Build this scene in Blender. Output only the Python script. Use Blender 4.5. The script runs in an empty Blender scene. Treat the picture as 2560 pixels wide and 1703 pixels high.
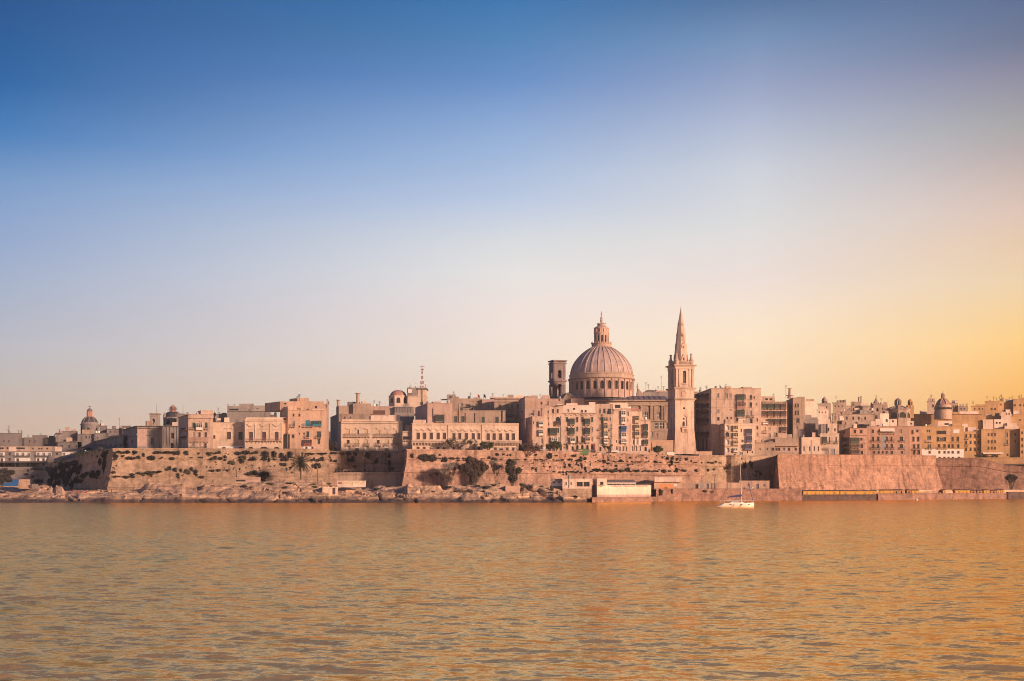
import bpy, bmesh, math, random
import numpy as np
from mathutils import Vector, Matrix, noise as mn
random.seed(7)
S = bpy.context.scene
COL = S.collection
# ------------------------------------------------------------------ camera
FPX, HC, YH = 3072.0, 6.0, 1220.0          # focal length in photo pixels, eye height, horizon row
cd = bpy.data.cameras.new("camera"); cam = bpy.data.objects.new("camera", cd); COL.objects.link(cam)
cam.location = (0, 0, HC); cam.rotation_euler = (math.radians(90), 0, 0)
cd.sensor_width = 36.0; cd.lens = 36.0*FPX/2560; cd.shift_y = (YH-851.5)/2560
cd.clip_start = 0.5; cd.clip_end = 20000
S.camera = cam
S.cycles.filter_width = 1.0
# ------------------------------------------------------------------ light
SUN_AZ, SUN_EL = 128.0, 13.0               # clockwise from the view direction, degrees
sd = Vector((math.sin(math.radians(SUN_AZ))*math.cos(math.radians(SUN_EL)),
             math.cos(math.radians(SUN_AZ))*math.cos(math.radians(SUN_EL)), math.sin(math.radians(SUN_EL))))
sl = bpy.data.lights.new("sun", 'SUN'); so = bpy.data.objects.new("sun", sl); COL.objects.link(so)
sl.energy = 4.8; sl.angle = math.radians(3.5); sl.color = (1.0, 0.675, 0.49)
so.rotation_euler = (-sd).to_track_quat('-Z', 'Y').to_euler(); so.location = (300, -300, 200)
W = bpy.data.worlds.new("World"); S.world = W; W.use_nodes = True
wn, wl = W.node_tree.nodes, W.node_tree.links
wn.clear()
def wnode(t, **k):
    n = wn.new(t)
    for a, b in k.items(): setattr(n, a, b)
    return n
def wmath(op, a, b=None, clamp=False):
    n = wnode('ShaderNodeMath', operation=op, use_clamp=clamp)
    for i, v in enumerate((a, b)):
        if v is None: continue
        if isinstance(v, (int, float)): n.inputs[i].default_value = v
        else: wl.new(v, n.inputs[i])
    return n.outputs[0]
def lin(r, g, b):
    f = lambda c: (c/255/12.92) if c/255 <= 0.04045 else ((c/255+0.055)/1.055)**2.4
    return (f(r), f(g), f(b), 1)
sky = wnode('ShaderNodeTexSky', sky_type='NISHITA', sun_disc=False)
sky.sun_elevation = math.radians(SUN_EL); sky.sun_rotation = math.radians(SUN_AZ)
sky.air_density = 1.2; sky.dust_density = 3.0; sky.ozone_density = 2.0
tc = wnode('ShaderNodeTexCoord'); sx = wnode('ShaderNodeSeparateXYZ')
nv = wnode('ShaderNodeVectorMath', operation='NORMALIZE')
wl.new(tc.outputs['Generated'], nv.inputs[0]); wl.new(nv.outputs[0], sx.inputs[0])
def ramp(fac, stops):
    n = wnode('ShaderNodeValToRGB'); e = n.color_ramp.elements
    while len(e) > 1: e.remove(e[-1])
    for i, (p, c) in enumerate(stops):
        el = e[0] if i == 0 else e.new(p)
        el.position = p; el.color = c
    wl.new(fac, n.inputs[0]); return n.outputs[0]
def mixc(f, a, b, mode='MIX'):
    n = wnode('ShaderNodeMix', data_type='RGBA', blend_type=mode)
    for i, v in ((0, f), (6, a), (7, b)):
        if isinstance(v, (int, float)): n.inputs[i].default_value = v
        elif isinstance(v, tuple): n.inputs[i].default_value = v
        else: wl.new(v, n.inputs[i])
    return n.outputs[2]
X, Yd, Z = sx.outputs[0], sx.outputs[1], sx.outputs[2]
# dusk gradient: four elevation ramps (sine of elevation) for directions from the blue side to the sunset side
def sky_ramp(stops): return ramp(wmath('MULTIPLY', Z, 2.0, True), [(min(1, z*2), lin(*c)) for z, c in stops])
ZEN = [(.42, (32, 98, 158)), (.5, (28, 84, 146))]
r_left = sky_ramp([(0, (208, 178, 158)), (.051, (205, 182, 165)), (.081, (192, 183, 179)), (.11, (180, 180, 190)), (.149, (160, 172, 195)), (.183, (140, 160, 195)), (.228, (110, 145, 190)), (.258, (62, 120, 180)), (.293, (22, 98, 163)), (.344, (20, 82, 146)), (.5, (16, 66, 128))])
r_mid = sky_ramp([(0, (240, 206, 182)), (.07, (240, 216, 196)), (.104, (238, 220, 205)), (.142, (230, 215, 208)), (.173, (220, 217, 214)), (.198, (207, 210, 214)), (.228, (180, 194, 218)), (.258, (158, 182, 216)), (.29, (134, 166, 212)), (.315, (104, 147, 204)), (.343, (80, 135, 190)), (.369, (55, 120, 180))]+ZEN)
r_right = sky_ramp([(0, (250, 208, 160)), (.09, (252, 224, 188)), (.119, (248, 225, 195)), (.165, (230, 215, 208)), (.208, (212, 212, 212)), (.248, (200, 205, 215)), (.282, (175, 185, 210)), (.31, (150, 165, 200)), (.337, (120, 150, 190)), (.363, (85, 120, 165))]+ZEN)
r_far = sky_ramp([(0, (248, 160, 66)), (.066, (250, 182, 92)), (.111, (250, 205, 132)), (.154, (229, 203, 165)), (.182, (221, 193, 165)), (.204, (211, 186, 172)), (.246, (178, 166, 165)), (.265, (162, 161, 162)), (.301, (136, 136, 158)), (.319, (110, 122, 150)), (.344, (92, 112, 150)), (.42, (70, 96, 142)), (.5, (50, 82, 134))])
hyp = wmath('SQRT', wmath('ADD', wmath('MULTIPLY', X, X), wmath('MULTIPLY', Yd, Yd)))
saz = wmath('DIVIDE', X, wmath('MAXIMUM', hyp, 1e-4))
def band_(a, b):
    m = wnode('ShaderNodeMapRange', interpolation_type='LINEAR'); m.inputs[1].default_value = a; m.inputs[2].default_value = b
    wl.new(saz, m.inputs[0]); return m.outputs[0]
c2 = mixc(band_(-.385, 0.0), r_left, r_mid); c2 = mixc(band_(0.0, .193), c2, r_right); c2 = mixc(band_(.193, .385), c2, r_far)
nz = wnode('ShaderNodeTexNoise'); nz.inputs['Scale'].default_value = 3.0; nz.inputs['Detail'].default_value = 3
mp_ = wnode('ShaderNodeMapping'); mp_.inputs['Scale'].default_value = (1, 1, 3.5); wl.new(nv.outputs[0], mp_.inputs[0]); wl.new(mp_.outputs[0], nz.inputs[0])
nm = wnode('ShaderNodeMapRange'); wl.new(nz.outputs[0], nm.inputs[0]); nm.inputs[1].default_value = .3; nm.inputs[2].default_value = .7; nm.inputs[3].default_value = .97; nm.inputs[4].default_value = 1.03
cs_ = wnode('ShaderNodeVectorMath', operation='SCALE'); wl.new(c2, cs_.inputs[0]); wl.new(nm.outputs[0], cs_.inputs['Scale']); c2 = cs_.outputs[0]
dk = wnode('ShaderNodeMapRange', interpolation_type='SMOOTHSTEP'); wl.new(Z, dk.inputs[0])
dk.inputs[1].default_value = .19; dk.inputs[2].default_value = .35; dk.inputs[3].default_value = .99; dk.inputs[4].default_value = .80
ds_ = wnode('ShaderNodeVectorMath', operation='SCALE'); wl.new(c2, ds_.inputs[0]); wl.new(dk.outputs[0], ds_.inputs['Scale']); c2 = ds_.outputs[0]
bg = wnode('ShaderNodeBackground'); bn = wnode('ShaderNodeBackground'); ms = wnode('ShaderNodeMixShader')
wl.new(c2, bg.inputs[0]); bg.inputs[1].default_value = 0.86
wl.new(sky.outputs[0], bn.inputs[0]); bn.inputs[1].default_value = 0.1
ms.inputs[0].default_value = 0.95
wl.new(bn.outputs[0], ms.inputs[1]); wl.new(bg.outputs[0], ms.inputs[2])
wo = wnode('ShaderNodeOutputWorld'); wl.new(ms.outputs[0], wo.inputs[0])
vs = S.view_settings; vs.view_transform = 'Standard'; vs.look = 'None'; vs.exposure = 0.54; vs.gamma = 1.0
# ------------------------------------------------------------------ helpers
def P(px, py, Y):
    return Vector(((px-1280)*Y/FPX, Y, HC+(YH-py)*Y/FPX))
F1 = (0, 960, 4.9); F2 = (360, 940, 4.6125); F3 = (700, 900, 4.1275); F4 = (1000, 940, 4.6125)
F5 = (1300, 940, 4.6125); F6 = (1640, 940, 4.6125); F7 = (2000, 940, 4.6133); F8 = (2260, 940, 4.6133); F9 = (1350, 750, 5.749)
F0 = (0, 0, 1.0)
def fx(F, x): return F[0]+x/F[2]
def fy(F, y): return F[1]+y/F[2]
def interp(pts, x):
    if x <= pts[0][0]: return pts[0][1]
    for (a, b), (c, d) in zip(pts, pts[1:]):
        if x <= c: return b+(d-b)*(x-a)/(c-a)
    return pts[-1][1]
# ---- materials
MATS = {}
def newmat(name):
    m = bpy.data.materials.new(name); m.use_nodes = True
    nt = m.node_tree; nt.nodes.clear()
    o = nt.nodes.new('ShaderNodeOutputMaterial'); b = nt.nodes.new('ShaderNodeBsdfPrincipled')
    nt.links.new(b.outputs[0], o.inputs[0]); return m, nt, b
def plain(name, c, rough=0.7, metal=0.0, var=0.12, scale=1.5):
    if name in MATS: return MATS[name]
    m, nt, b = newmat(name)
    tcn = nt.nodes.new('ShaderNodeTexCoord'); n = nt.nodes.new('ShaderNodeTexNoise'); n.inputs['Scale'].default_value = scale
    n.inputs['Detail'].default_value = 4
    nt.links.new(tcn.outputs['Object'], n.inputs['Vector'])
    r = nt.nodes.new('ShaderNodeMapRange'); r.inputs[1].default_value = .3; r.inputs[2].default_value = .7
    r.inputs[3].default_value = 1-var; r.inputs[4].default_value = 1+var
    nt.links.new(n.outputs[0], r.inputs[0])
    v = nt.nodes.new('ShaderNodeVectorMath'); v.operation = 'SCALE'; v.inputs[0].default_value = c[:3]
    nt.links.new(r.outputs[0], v.inputs['Scale']); nt.links.new(v.outputs[0], b.inputs['Base Color'])
    b.inputs['Roughness'].default_value = rough; b.inputs['Metallic'].default_value = metal
    MATS[name] = m; return m
def stone(name, c, stain=0.65, blot=0.12, block=0.0, wet=False, stainc=(.35, .30, .28)):
    """weathered limestone: broad blotches, rain streaks, fine grain, coursed blocks"""
    if name in MATS: return MATS[name]
    m, nt, b = newmat(name); N, L = nt.nodes, nt.links
    g = N.new('ShaderNodeNewGeometry')
    def noise(scale, sc=(1, 1, 1), det=5, rough=.6):
        mp = N.new('ShaderNodeMapping'); mp.inputs['Scale'].default_value = sc
        L.new(g.outputs['Position'], mp.inputs[0])
        n = N.new('ShaderNodeTexNoise'); n.inputs['Scale'].default_value = scale
        n.inputs['Detail'].default_value = det; n.inputs['Roughness'].default_value = rough
        L.new(mp.outputs[0], n.inputs[0]); return n.outputs[0]
    def mr(v, a, bb, c0, d):
        r = N.new('ShaderNodeMapRange'); L.new(v, r.inputs[0])
        for i, q in enumerate((a, bb, c0, d)): r.inputs[i+1].default_value = q
        return r.outputs[0]
    def mul(a, bb):
        q = N.new('ShaderNodeMath'); q.operation = 'MULTIPLY'
        for i, v in enumerate((a, bb)):
            if isinstance(v, (int, float)): q.inputs[i].default_value = v
            else: L.new(v, q.inputs[i])
        return q.outputs[0]
    val = mul(mr(noise(blot), .3, .7, .70 if block else .80, 1.25 if block else 1.15), mr(noise(.9, det=6, rough=.75), .3, .7, .78 if block else .84, 1.18 if block else 1.12))
    oi = N.new('ShaderNodeObjectInfo'); val = mul(val, mr(oi.outputs['Random'], 0, 1, .88, 1.1))
    if block:
        val = mul(val, mr(noise(.32, (1, 1, 1.4), 5, .65), .35, .68, .72, 1.2)); val = mul(val, mr(noise(2.3, det=3, rough=.7), .36, .64, .76, 1.22))
        br = N.new('ShaderNodeTexBrick'); br.inputs['Scale'].default_value = 1.0
        br.inputs['Brick Width'].default_value = block*2; br.inputs['Row Height'].default_value = block
        br.inputs['Mortar Size'].default_value = block*.06
        br.inputs[1].default_value = (1, 1, 1, 1); br.inputs[2].default_value = (.84, .84, .84, 1); br.inputs[3].default_value = (.78, .78, .78, 1)
        cx = N.new('ShaderNodeSeparateXYZ'); cc = N.new('ShaderNodeCombineXYZ'); L.new(g.outputs['Position'], cx.inputs[0])
        ad = N.new('ShaderNodeMath'); ad.operation = 'ADD'; L.new(cx.outputs[0], ad.inputs[0]); L.new(cx.outputs[1], ad.inputs[1])
        L.new(ad.outputs[0], cc.inputs[0]); L.new(cx.outputs[2], cc.inputs[1]); L.new(cc.outputs[0], br.inputs[0])
        val = mul(val, br.outputs[0])
    vs_ = N.new('ShaderNodeVectorMath'); vs_.operation = 'SCALE'; vs_.inputs[0].default_value = c[:3]
    L.new(val, vs_.inputs['Scale'])
    streak = mr(noise(.55, (1, 1, .12), 4), .50, .68, 0, stain)
    mx = N.new('ShaderNodeMix'); mx.data_type = 'RGBA'; mx.blend_type = 'MULTIPLY'
    L.new(streak, mx.inputs[0]); L.new(vs_.outputs[0], mx.inputs[6]); mx.inputs[7].default_value = (*stainc, 1)
    col = mx.outputs[2]
    if wet:
        sv = N.new('ShaderNodeVectorMath'); sv.operation = 'SCALE'; L.new(col, sv.inputs[0]); L.new(mr(noise(1.0, (.07, .07, 1.9), 4, .6), .36, .6, .55, 1.1), sv.inputs['Scale']); col = sv.outputs[0]
        cz = N.new('ShaderNodeSeparateXYZ'); L.new(g.outputs['Position'], cz.inputs[0])
        a2 = N.new('ShaderNodeMath'); a2.operation = 'SUBTRACT'; L.new(cz.outputs[2], a2.inputs[0])
        L.new(mr(noise(.07, det=5), .2, .8, -1.0, 1.2), a2.inputs[1])
        wv = mr(a2.outputs[0], 1.0, 2.2, 1, 0)
        m2 = N.new('ShaderNodeMix'); m2.data_type = 'RGBA'; L.new(wv, m2.inputs[0]); L.new(col, m2.inputs[6]); m2.inputs[7].default_value = (.085, .052, .042, 1)
        col = m2.outputs[2]
    L.new(col, b.inputs['Base Color']); b.inputs['Roughness'].default_value = .9
    bp = N.new('ShaderNodeBump'); bp.inputs['Strength'].default_value = .5; bp.inputs['Distance'].default_value = .25
    L.new(noise(1.6, det=6, rough=.7), bp.inputs['Height']); L.new(bp.outputs[0], b.inputs['Normal'])
    MATS[name] = m; return m
def glassm(name, c=(.02, .022, .026), rough=.12):
    if name in MATS: return MATS[name]
    m = plain(name, c, rough, var=.3, scale=.6); return m
def leafm(name, c):
    if name in MATS: return MATS[name]
    m, nt, b = newmat(name); N, L = nt.nodes, nt.links
    oi = N.new('ShaderNodeObjectInfo'); g = N.new('ShaderNodeNewGeometry')
    n = N.new('ShaderNodeTexNoise'); n.inputs['Scale'].default_value = 1.1; L.new(g.outputs['Position'], n.inputs[0])
    a = N.new('ShaderNodeMath'); a.operation = 'ADD'; L.new(n.outputs[0], a.inputs[0]); L.new(oi.outputs['Random'], a.inputs[1])
    a3 = N.new('ShaderNodeMath'); a3.operation = 'ADD'; L.new(a.outputs[0], a3.inputs[0]); L.new(g.outputs['Random Per Island'], a3.inputs[1])
    r = N.new('ShaderNodeMapRange'); r.inputs[1].default_value = .5; r.inputs[2].default_value = 2.2; r.inputs[3].default_value = .55; r.inputs[4].default_value = 1.5
    L.new(a3.outputs[0], r.inputs[0])
    v = N.new('ShaderNodeVectorMath'); v.operation = 'SCALE'; v.inputs[0].default_value = c; L.new(r.outputs[0], v.inputs['Scale'])
    L.new(v.outputs[0], b.inputs['Base Color']); b.inputs['Roughness'].default_value = .8
    MATS[name] = m; return m
ST = {}
def st(k): return ST[k]
ST['lit'] = stone('limestone_warm', (.56, .39, .295))
ST['pale'] = stone('limestone_pale', (.62, .45, .335), .3)
ST['pink'] = stone('limestone_pink', (.50, .33, .26), .4)
ST['grey'] = stone('limestone_grey', (.30, .245, .215), .6)
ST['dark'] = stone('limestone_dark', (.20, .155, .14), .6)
ST['ochre'] = stone('limestone_ochre', (.54, .345, .24), .4)
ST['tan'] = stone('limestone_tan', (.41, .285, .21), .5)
ST['gold'] = stone('limestone_glow_gold', (.50, .285, .13), .4)  # evening glow over the right-hand town worked into the stone colour
ST['white'] = stone('whitewash', (.74, .55, .43), .25)
ST['dusk'] = stone('limestone_shade_tint', (.235, .195, .18), .5)  # shade over the far left quarter put into this stone's colour
ST['dirt'] = stone('hill_earth', (.16, .115, .085), .5)
ST['rough'] = stone('bastion_stone', (.47, .31, .205), .55, .07, .9)
ST['roughp'] = stone('bastion_stone_pink', (.47, .275, .19), .65, .09, .9)
ST['roughr'] = stone('bastion_stone_red', (.46, .25, .165), .8, .06, .9)
ST['roughd'] = stone('bastion_stone_dark', (.26, .17, .135), .7, .08, .9)
ST['roughm'] = stone('bastion_stone_brown', (.42, .275, .20), .7, .08, .9)
ST['rose'] = stone('limestone_glow_rose', (.47, .28, .195), .4)  # stone tinted with the orange glow of the right terrace
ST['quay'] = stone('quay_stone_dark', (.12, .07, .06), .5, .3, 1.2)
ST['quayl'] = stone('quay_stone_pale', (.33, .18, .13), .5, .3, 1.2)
ST['rock'] = stone('shore_limestone', (.62, .385, .235), .35, .12, 0, True)
ST['dome'] = stone('dome_lead_stone', (.43, .31, .275), .5, .25)
ST['rib'] = stone('dome_rib_stone', (.50, .36, .31), .3)
ST['slate'] = stone('nave_roof_slate', (.17, .135, .155), .3, .2)
ST['slated'] = stone('dark_dome_slate', (.05, .045, .05), .3, .3)
ST['red'] = stone('reddish_stone', (.40, .20, .16), .4)
CM = {'brown': plain('brown_shutter', (.085, .045, .04), .6), 'dark': glassm('dark_glass'), 'green': plain('green_paint', (.05, .068, .052), .5),
      'white': plain('white_paint', (.70, .62, .55), .5), 'yellow': plain('cream_yellow_paint', (.52, .38, .22), .6), 'blue': plain('blue_paint', (.02, .10, .27), .6),
      'violet': plain('slate_blue_paint', (.11, .10, .17), .5), 'teal': plain('teal_paint', (.035, .17, .22), .5), 'red': plain('oxblood_paint', (.22, .055, .05), .5), 'grey': plain('grey_paint', (.25, .22, .21), .6),
      'iron': plain('dark_iron', (.05, .04, .04), .5, .3), 'awning': plain('cream_canvas', (.72, .58, .45), .8), 'orange': plain('orange_paint', (.62, .25, .10), .7),
      'glass': glassm('gallery_glass', (.05, .04, .035), .06), 'brownw': plain('brown_timber', (.13, .065, .045), .6), 'pinkp': plain('pink_paint', (.34, .16, .13), .6)}
# ---- mesh buffer
class MB:
    def __init__(s): s.v = []; s.f = []; s.m = []; s.mats = []; s.sm = []
    def mi(s, mat):
        if mat not in s.mats: s.mats.append(mat)
        return s.mats.index(mat)
    def face(s, pts, mat, smooth=False):
        k = len(s.v); s.v.extend([tuple(p) for p in pts]); s.f.append(tuple(range(k, k+len(pts)))); s.m.append(s.mi(mat)); s.sm.append(smooth)
    def mesh_raw(s, vs, fs, mat, smooth=False):
        k = len(s.v); s.v.extend([tuple(p) for p in vs]); i = s.mi(mat)
        for f in fs: s.f.append(tuple(q+k for q in f)); s.m.append(i); s.sm.append(smooth)
    def hexa(s, p, mat):
        s.mesh_raw(p, [(0, 3, 2, 1), (4, 5, 6, 7), (0, 1, 5, 4), (1, 2, 6, 5), (2, 3, 7, 6), (3, 0, 4, 7)], mat)
    def fbox(s, fr, u0, u1, z0, z1, n0, n1, mat):
        """box in a facade frame: u along, z up, n outward"""
        g = fr.at
        s.hexa([g(u0, z0, n1), g(u1, z0, n1), g(u1, z0, n0), g(u0, z0, n0), g(u0, z1, n1), g(u1, z1, n1), g(u1, z1, n0), g(u0, z1, n0)], mat)
    def box(s, x0, x1, y0, y1, z0, z1, mat):
        s.hexa([(x0, y0, z0), (x1, y0, z0), (x1, y1, z0), (x0, y1, z0), (x0, y0, z1), (x1, y0, z1), (x1, y1, z1), (x0, y1, z1)], mat)
    def tube(s, a, b, r0, r1=None, mat=None, seg=6):
        a, b = Vector(a), Vector(b); r1 = r0 if r1 is None else r1
        d = (b-a).normalized(); q = d.to_track_quat('Z', 'Y')
        vs = [a+q @ Vector((r0*math.cos(t), r0*math.sin(t), 0)) for t in [2*math.pi*i/seg for i in range(seg)]]
        vs += [b+q @ Vector((r1*math.cos(t), r1*math.sin(t), 0)) for t in [2*math.pi*i/seg for i in range(seg)]]
        fs = [(i, (i+1) % seg, seg+(i+1) % seg, seg+i) for i in range(seg)]+[tuple(range(seg-1, -1, -1)), tuple(range(seg, 2*seg))]
        s.mesh_raw(vs, fs, mat)
    def lathe(s, cx, cy, prof, seg, mat, smooth=False, ph=0.0):
        vs = []; n = len(prof)
        for r, z in prof:
            for i in range(seg):
                t = 2*math.pi*i/seg+ph; vs.append((cx+r*math.cos(t), cy+r*math.sin(t), z))
        fs = [(j*seg+i, j*seg+(i+1) % seg, (j+1)*seg+(i+1) % seg, (j+1)*seg+i) for j in range(n-1) for i in range(seg)]
        fs += [tuple(range(seg-1, -1, -1)), tuple(range((n-1)*seg, n*seg))]
        s.mesh_raw(vs, fs, mat, smooth)
    def build(s, name, parent=None, kind=None):
        if not s.v: return None
        o_ = Vector((0, 0, 0)); p = parent
        while p is not None: o_ += p.location; p = p.parent
        me = bpy.data.meshes.new(name)
        v = np.array(s.v, dtype=float)-np.array(o_)
        me.from_pydata(v.tolist(), [], s.f)
        for m in s.mats: me.materials.append(m)
        me.polygons.foreach_set('material_index', s.m); me.polygons.foreach_set('use_smooth', s.sm)
        me.update()
        o = bpy.data.objects.new(name, me); COL.objects.link(o)
        if parent is not None: o.parent = parent
        if kind: o['kind'] = kind
        return o
def thing(name, label, cat, loc, group=None):
    o = bpy.data.objects.new(name, None); COL.objects.link(o); o.location = loc
    o.empty_display_size = .5
    o['label'] = label; o['category'] = cat
    if group: o['group'] = group
    return o
def tag(o, label, cat, group=None):
    o['label'] = label; o['category'] = cat
    if group: o['group'] = group
    return o
def recentre(o):
    """move a mesh thing's origin to the foot of its box"""
    me = o.data; n = len(me.vertices); a = np.empty(n*3); me.vertices.foreach_get('co', a); a = a.reshape(-1, 3)
    c = Vector(((a[:, 0].min()+a[:, 0].max())/2, (a[:, 1].min()+a[:, 1].max())/2, a[:, 2].min()))
    a -= np.array(c); me.vertices.foreach_set('co', a.ravel()); me.update(); o.location = o.location+c
    return o
def dup(o, loc=None, rz=0, sc=None, label=None, group=None):
    c = o.copy(); COL.objects.link(c)
    if loc is not None: c.location = loc; c.rotation_euler = (0, 0, rz)
    if sc is not None: c.scale = sc
    if label: c['label'] = label
    if group: c['group'] = group
    for ch in list(o.children):
        d = dup(ch); d.parent = c
    return c
class Fr:
    """a flat facade frame; O = lower left corner seen from outside, u to the right"""
    def __init__(s, O, u, n): s.O, s.u, s.n = Vector(O), Vector(u), Vector(n)
    def at(s, u, z, n=0.0): return (s.O.x+s.u.x*u+s.n.x*n, s.O.y+s.u.y*u+s.n.y*n, z)
class Cyl:
    """a round wall; u is arc length from angle a0 (seen from outside, left to right)"""
    def __init__(s, cx, cy, R, a0): s.c, s.R, s.a0 = (cx, cy), R, a0
    def at(s, u, z, n=0.0):
        t = s.a0+u/s.R; return (s.c[0]+(s.R+n)*math.cos(t), s.c[1]+(s.R+n)*math.sin(t), z)
def facade(mb, fr, W, z0, z1, holes, mat, umax=None, matin=None, u0=0.0, back=True):
    """wall skin with real recesses; hole = (u0,u1,z0,z1,depth,arched)"""
    hs = []
    for h in holes:
        a, b, c, d = max(h[0], u0+.06), min(h[1], W-.06), max(h[2], z0+.04), min(h[3], z1-.06)
        if b-a > .12 and d-c > .12: hs.append((a, b, c, d, h[4], h[5]))
    us = sorted({round(q, 4) for h in hs for q in h[:2]} | {u0, W}); zs = sorted({round(q, 4) for h in hs for q in h[2:4]} | {z0, z1})
    if umax:
        add = []
        for a, b in zip(us, us[1:]):
            k = int((b-a)/umax)
            add += [a+(b-a)*i/(k+1) for i in range(1, k+1)]
        us = sorted(set(us) | set(add))
    for a, b in zip(us, us[1:]):
        if b-a < 1e-4: continue
        run = None
        cells = []
        for c, d in zip(zs, zs[1:]):
            if d-c < 1e-4: continue
            mu, mz = (a+b)/2, (c+d)/2
            inh = any(h[0] < mu < h[1] and h[2] < mz < h[3] for h in hs)
            if inh:
                if run: cells.append(run)
                run = None
            else: run = (run[0], d) if run else (c, d)
        if run: cells.append(run)
        for c, d in cells:
            mb.face([fr.at(a, c), fr.at(b, c), fr.at(b, d), fr.at(a, d)], mat)
    mi_ = matin or mat
    for a, b, c, d, dp, arch in hs:
        g = fr.at
        ztop = d
        if arch:
            r = (b-a)/2; ztop = max(d-r, c+.05); rz = d-ztop; K = 8; um = (a+b)/2
            arc = [(um-r*math.cos(math.pi*i/K), ztop+rz*math.sin(math.pi*i/K)) for i in range(K+1)]
            for i in range(K//2): mb.face([g(a, d), g(*arc[i]), g(*arc[i+1])], mat)
            for i in range(K//2, K): mb.face([g(b, d), g(*arc[i]), g(*arc[i+1])], mat)
            mb.face([g(a, d), g(*arc[K//2]), g(b, d)], mat)
            for i in range(K): mb.face([g(*arc[i]), g(arc[i][0], arc[i][1], -dp), g(arc[i+1][0], arc[i+1][1], -dp), g(*arc[i+1])], mi_)
        else: mb.face([g(a, d), g(a, d, -dp), g(b, d, -dp), g(b, d)], mi_)
        mb.face([g(a, c), g(a, c, -dp), g(a, ztop, -dp), g(a, ztop)], mi_)
        mb.face([g(b, c), g(b, ztop), g(b, ztop, -dp), g(b, c, -dp)], mi_)
        mb.face([g(a, c), g(b, c), g(b, c, -dp), g(a, c, -dp)], mi_)
        if back: mb.face([g(a, c, -dp), g(b, c, -dp), g(b, d, -dp), g(a, d, -dp)], mi_)
# ---- facade elements (coordinates in the measuring frame of each building)
def R(style, xs, w, y0, y1, kind='win'): return [(kind, style, x, x+w, y0, y1) for x in xs]
def G(style, xs, w, y0, y1): return [('gal', style, x, x+w, y0, y1) for x in xs]
SURR = None
def add_window(parent, fr, style, u0, u1, z0, z1, arch, dp, surround=None):
    mb = MB(); g = fr.at
    w = u1-u0
    if style in ('brown', 'green', 'yellow', 'blue', 'violet', 'teal', 'red', 'grey'):
        m = CM[style]; mid = (u0+u1)/2
        mb.fbox(fr, u0, mid-.02, z0, z1, -dp+.03, -.10, m); mb.fbox(fr, mid+.02, u1, z0, z1, -dp+.03, -.13, m)
    else:
        mb.face([g(u0, z0, -dp+.04), g(u1, z0, -dp+.04), g(u1, z1, -dp+.04), g(u0, z1, -dp+.04)], CM['glass' if style in ('white', 'lit') else 'dark'])
        fm = CM['white'] if style in ('white', 'lit') else CM['brownw']
        t = min(.12, w*.12)
        for a, b, c, d in ((u0, u0+t, z0, z1), (u1-t, u1, z0, z1), (u0+t, u1-t, z0, z0+t), (u0+t, u1-t, z1-t, z1), ((u0+u1)/2-t/2, (u0+u1)/2+t/2, z0+t, z1-t)):
            mb.fbox(fr, a, b, c, d, -dp+.05, -dp+.12, fm)
    sm = surround
    if sm and not arch:
        q = .18
        mb.fbox(fr, u0-q, u0-.002, z0, z1, .0, .07, sm); mb.fbox(fr, u1+.002, u1+q, z0, z1, .0, .07, sm)
        mb.fbox(fr, u0-q-.05, u1+q+.05, z1+.002, z1+q+.05, .0, .10, sm); mb.fbox(fr, u0-q-.08, u1+q+.08, z0-.16, z0-.002, .0, .13, sm)
    mb.build('window', parent)
def railing(mb, fr, u0, u1, z0, z1, n, m):
    mb.fbox(fr, u0, u1, z1-.07, z1, n-.07, n, m)
    k = max(3, int((u1-u0)/.30))
    for i in range(k+1):
        a = u0+(u1-u0-.05)*i/k; mb.fbox(fr, a, a+.05, z0, z1-.07, n-.06, n-.01, m)
    for a in (u0, u1-.05): mb.fbox(fr, a, a+.05, z1-.05, z1-.005, 0.0, n-.07, m); mb.fbox(fr, a, a+.05, z0, z1-.05, n*.45, n*.45+.05, m)
def add_gallery(parent, fr, style, u0, u1, z0, z1, dp=.95, sm=None):
    """closed timber balcony: corbels, panelled base, glazed band, little roof"""
    mb = MB(); m = CM[style]; h = z1-z0
    mb.fbox(fr, u0-.08, u1+.08, z0, z0+.14, 0, dp+.06, sm or ST['lit'])
    for q in (u0+.12, u1-.34): mb.fbox(fr, q, q+.22, z0-.42, z0-.003, 0, dp*.6, sm or ST['lit'])
    zb = z0+.14+h*.34
    mb.fbox(fr, u0, u1, z0+.143, zb, 0, dp, m)
    mb.fbox(fr, u0-.05, u1+.05, z1-.20, z1, 0, dp+.08, m)
    mb.fbox(fr, u0+.06, u1-.06, zb+.002, z1-.203, 0, dp-.10, CM['glass'])
    k = max(2, int((u1-u0)/.75))
    for i in range(k+1):
        a = u0+(u1-u0-.12)*i/k; mb.fbox(fr, a, a+.12, zb+.003, z1-.204, dp-.098, dp-.01, m)
    zz = zb+(z1-.2-zb)*.6; mb.fbox(fr, u0+.13, u1-.13, zz, zz+.09, dp-.096, dp-.03, m)
    for q in (u0, u1-.1): mb.fbox(fr, q+(.0 if q == u0 else -.0), q+.1, zb+.003, z1-.204, .25, .35, m)
    for k2 in range(max(1, int((u1-u0)/.9))):
        a = u0+.15+k2*.9; mb.fbox(fr, a, min(a+.6, u1-.1), z0+.3, zb-.12, dp+.002, dp+.03, m)
    mb.build('enclosed_balcony', parent)
def arch_panel(mb, fr, u0, u1, z0, z1, n, m):
    r = (u1-u0)/2; zt = max(z1-r, z0+.02); um = (u0+u1)/2; K = 10
    mb.face([fr.at(u0, z0, n), fr.at(u1, z0, n)]+[fr.at(um+r*math.cos(math.pi*i/K), zt+(z1-zt)*math.sin(math.pi*i/K), n) for i in range(K+1)], m)
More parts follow.
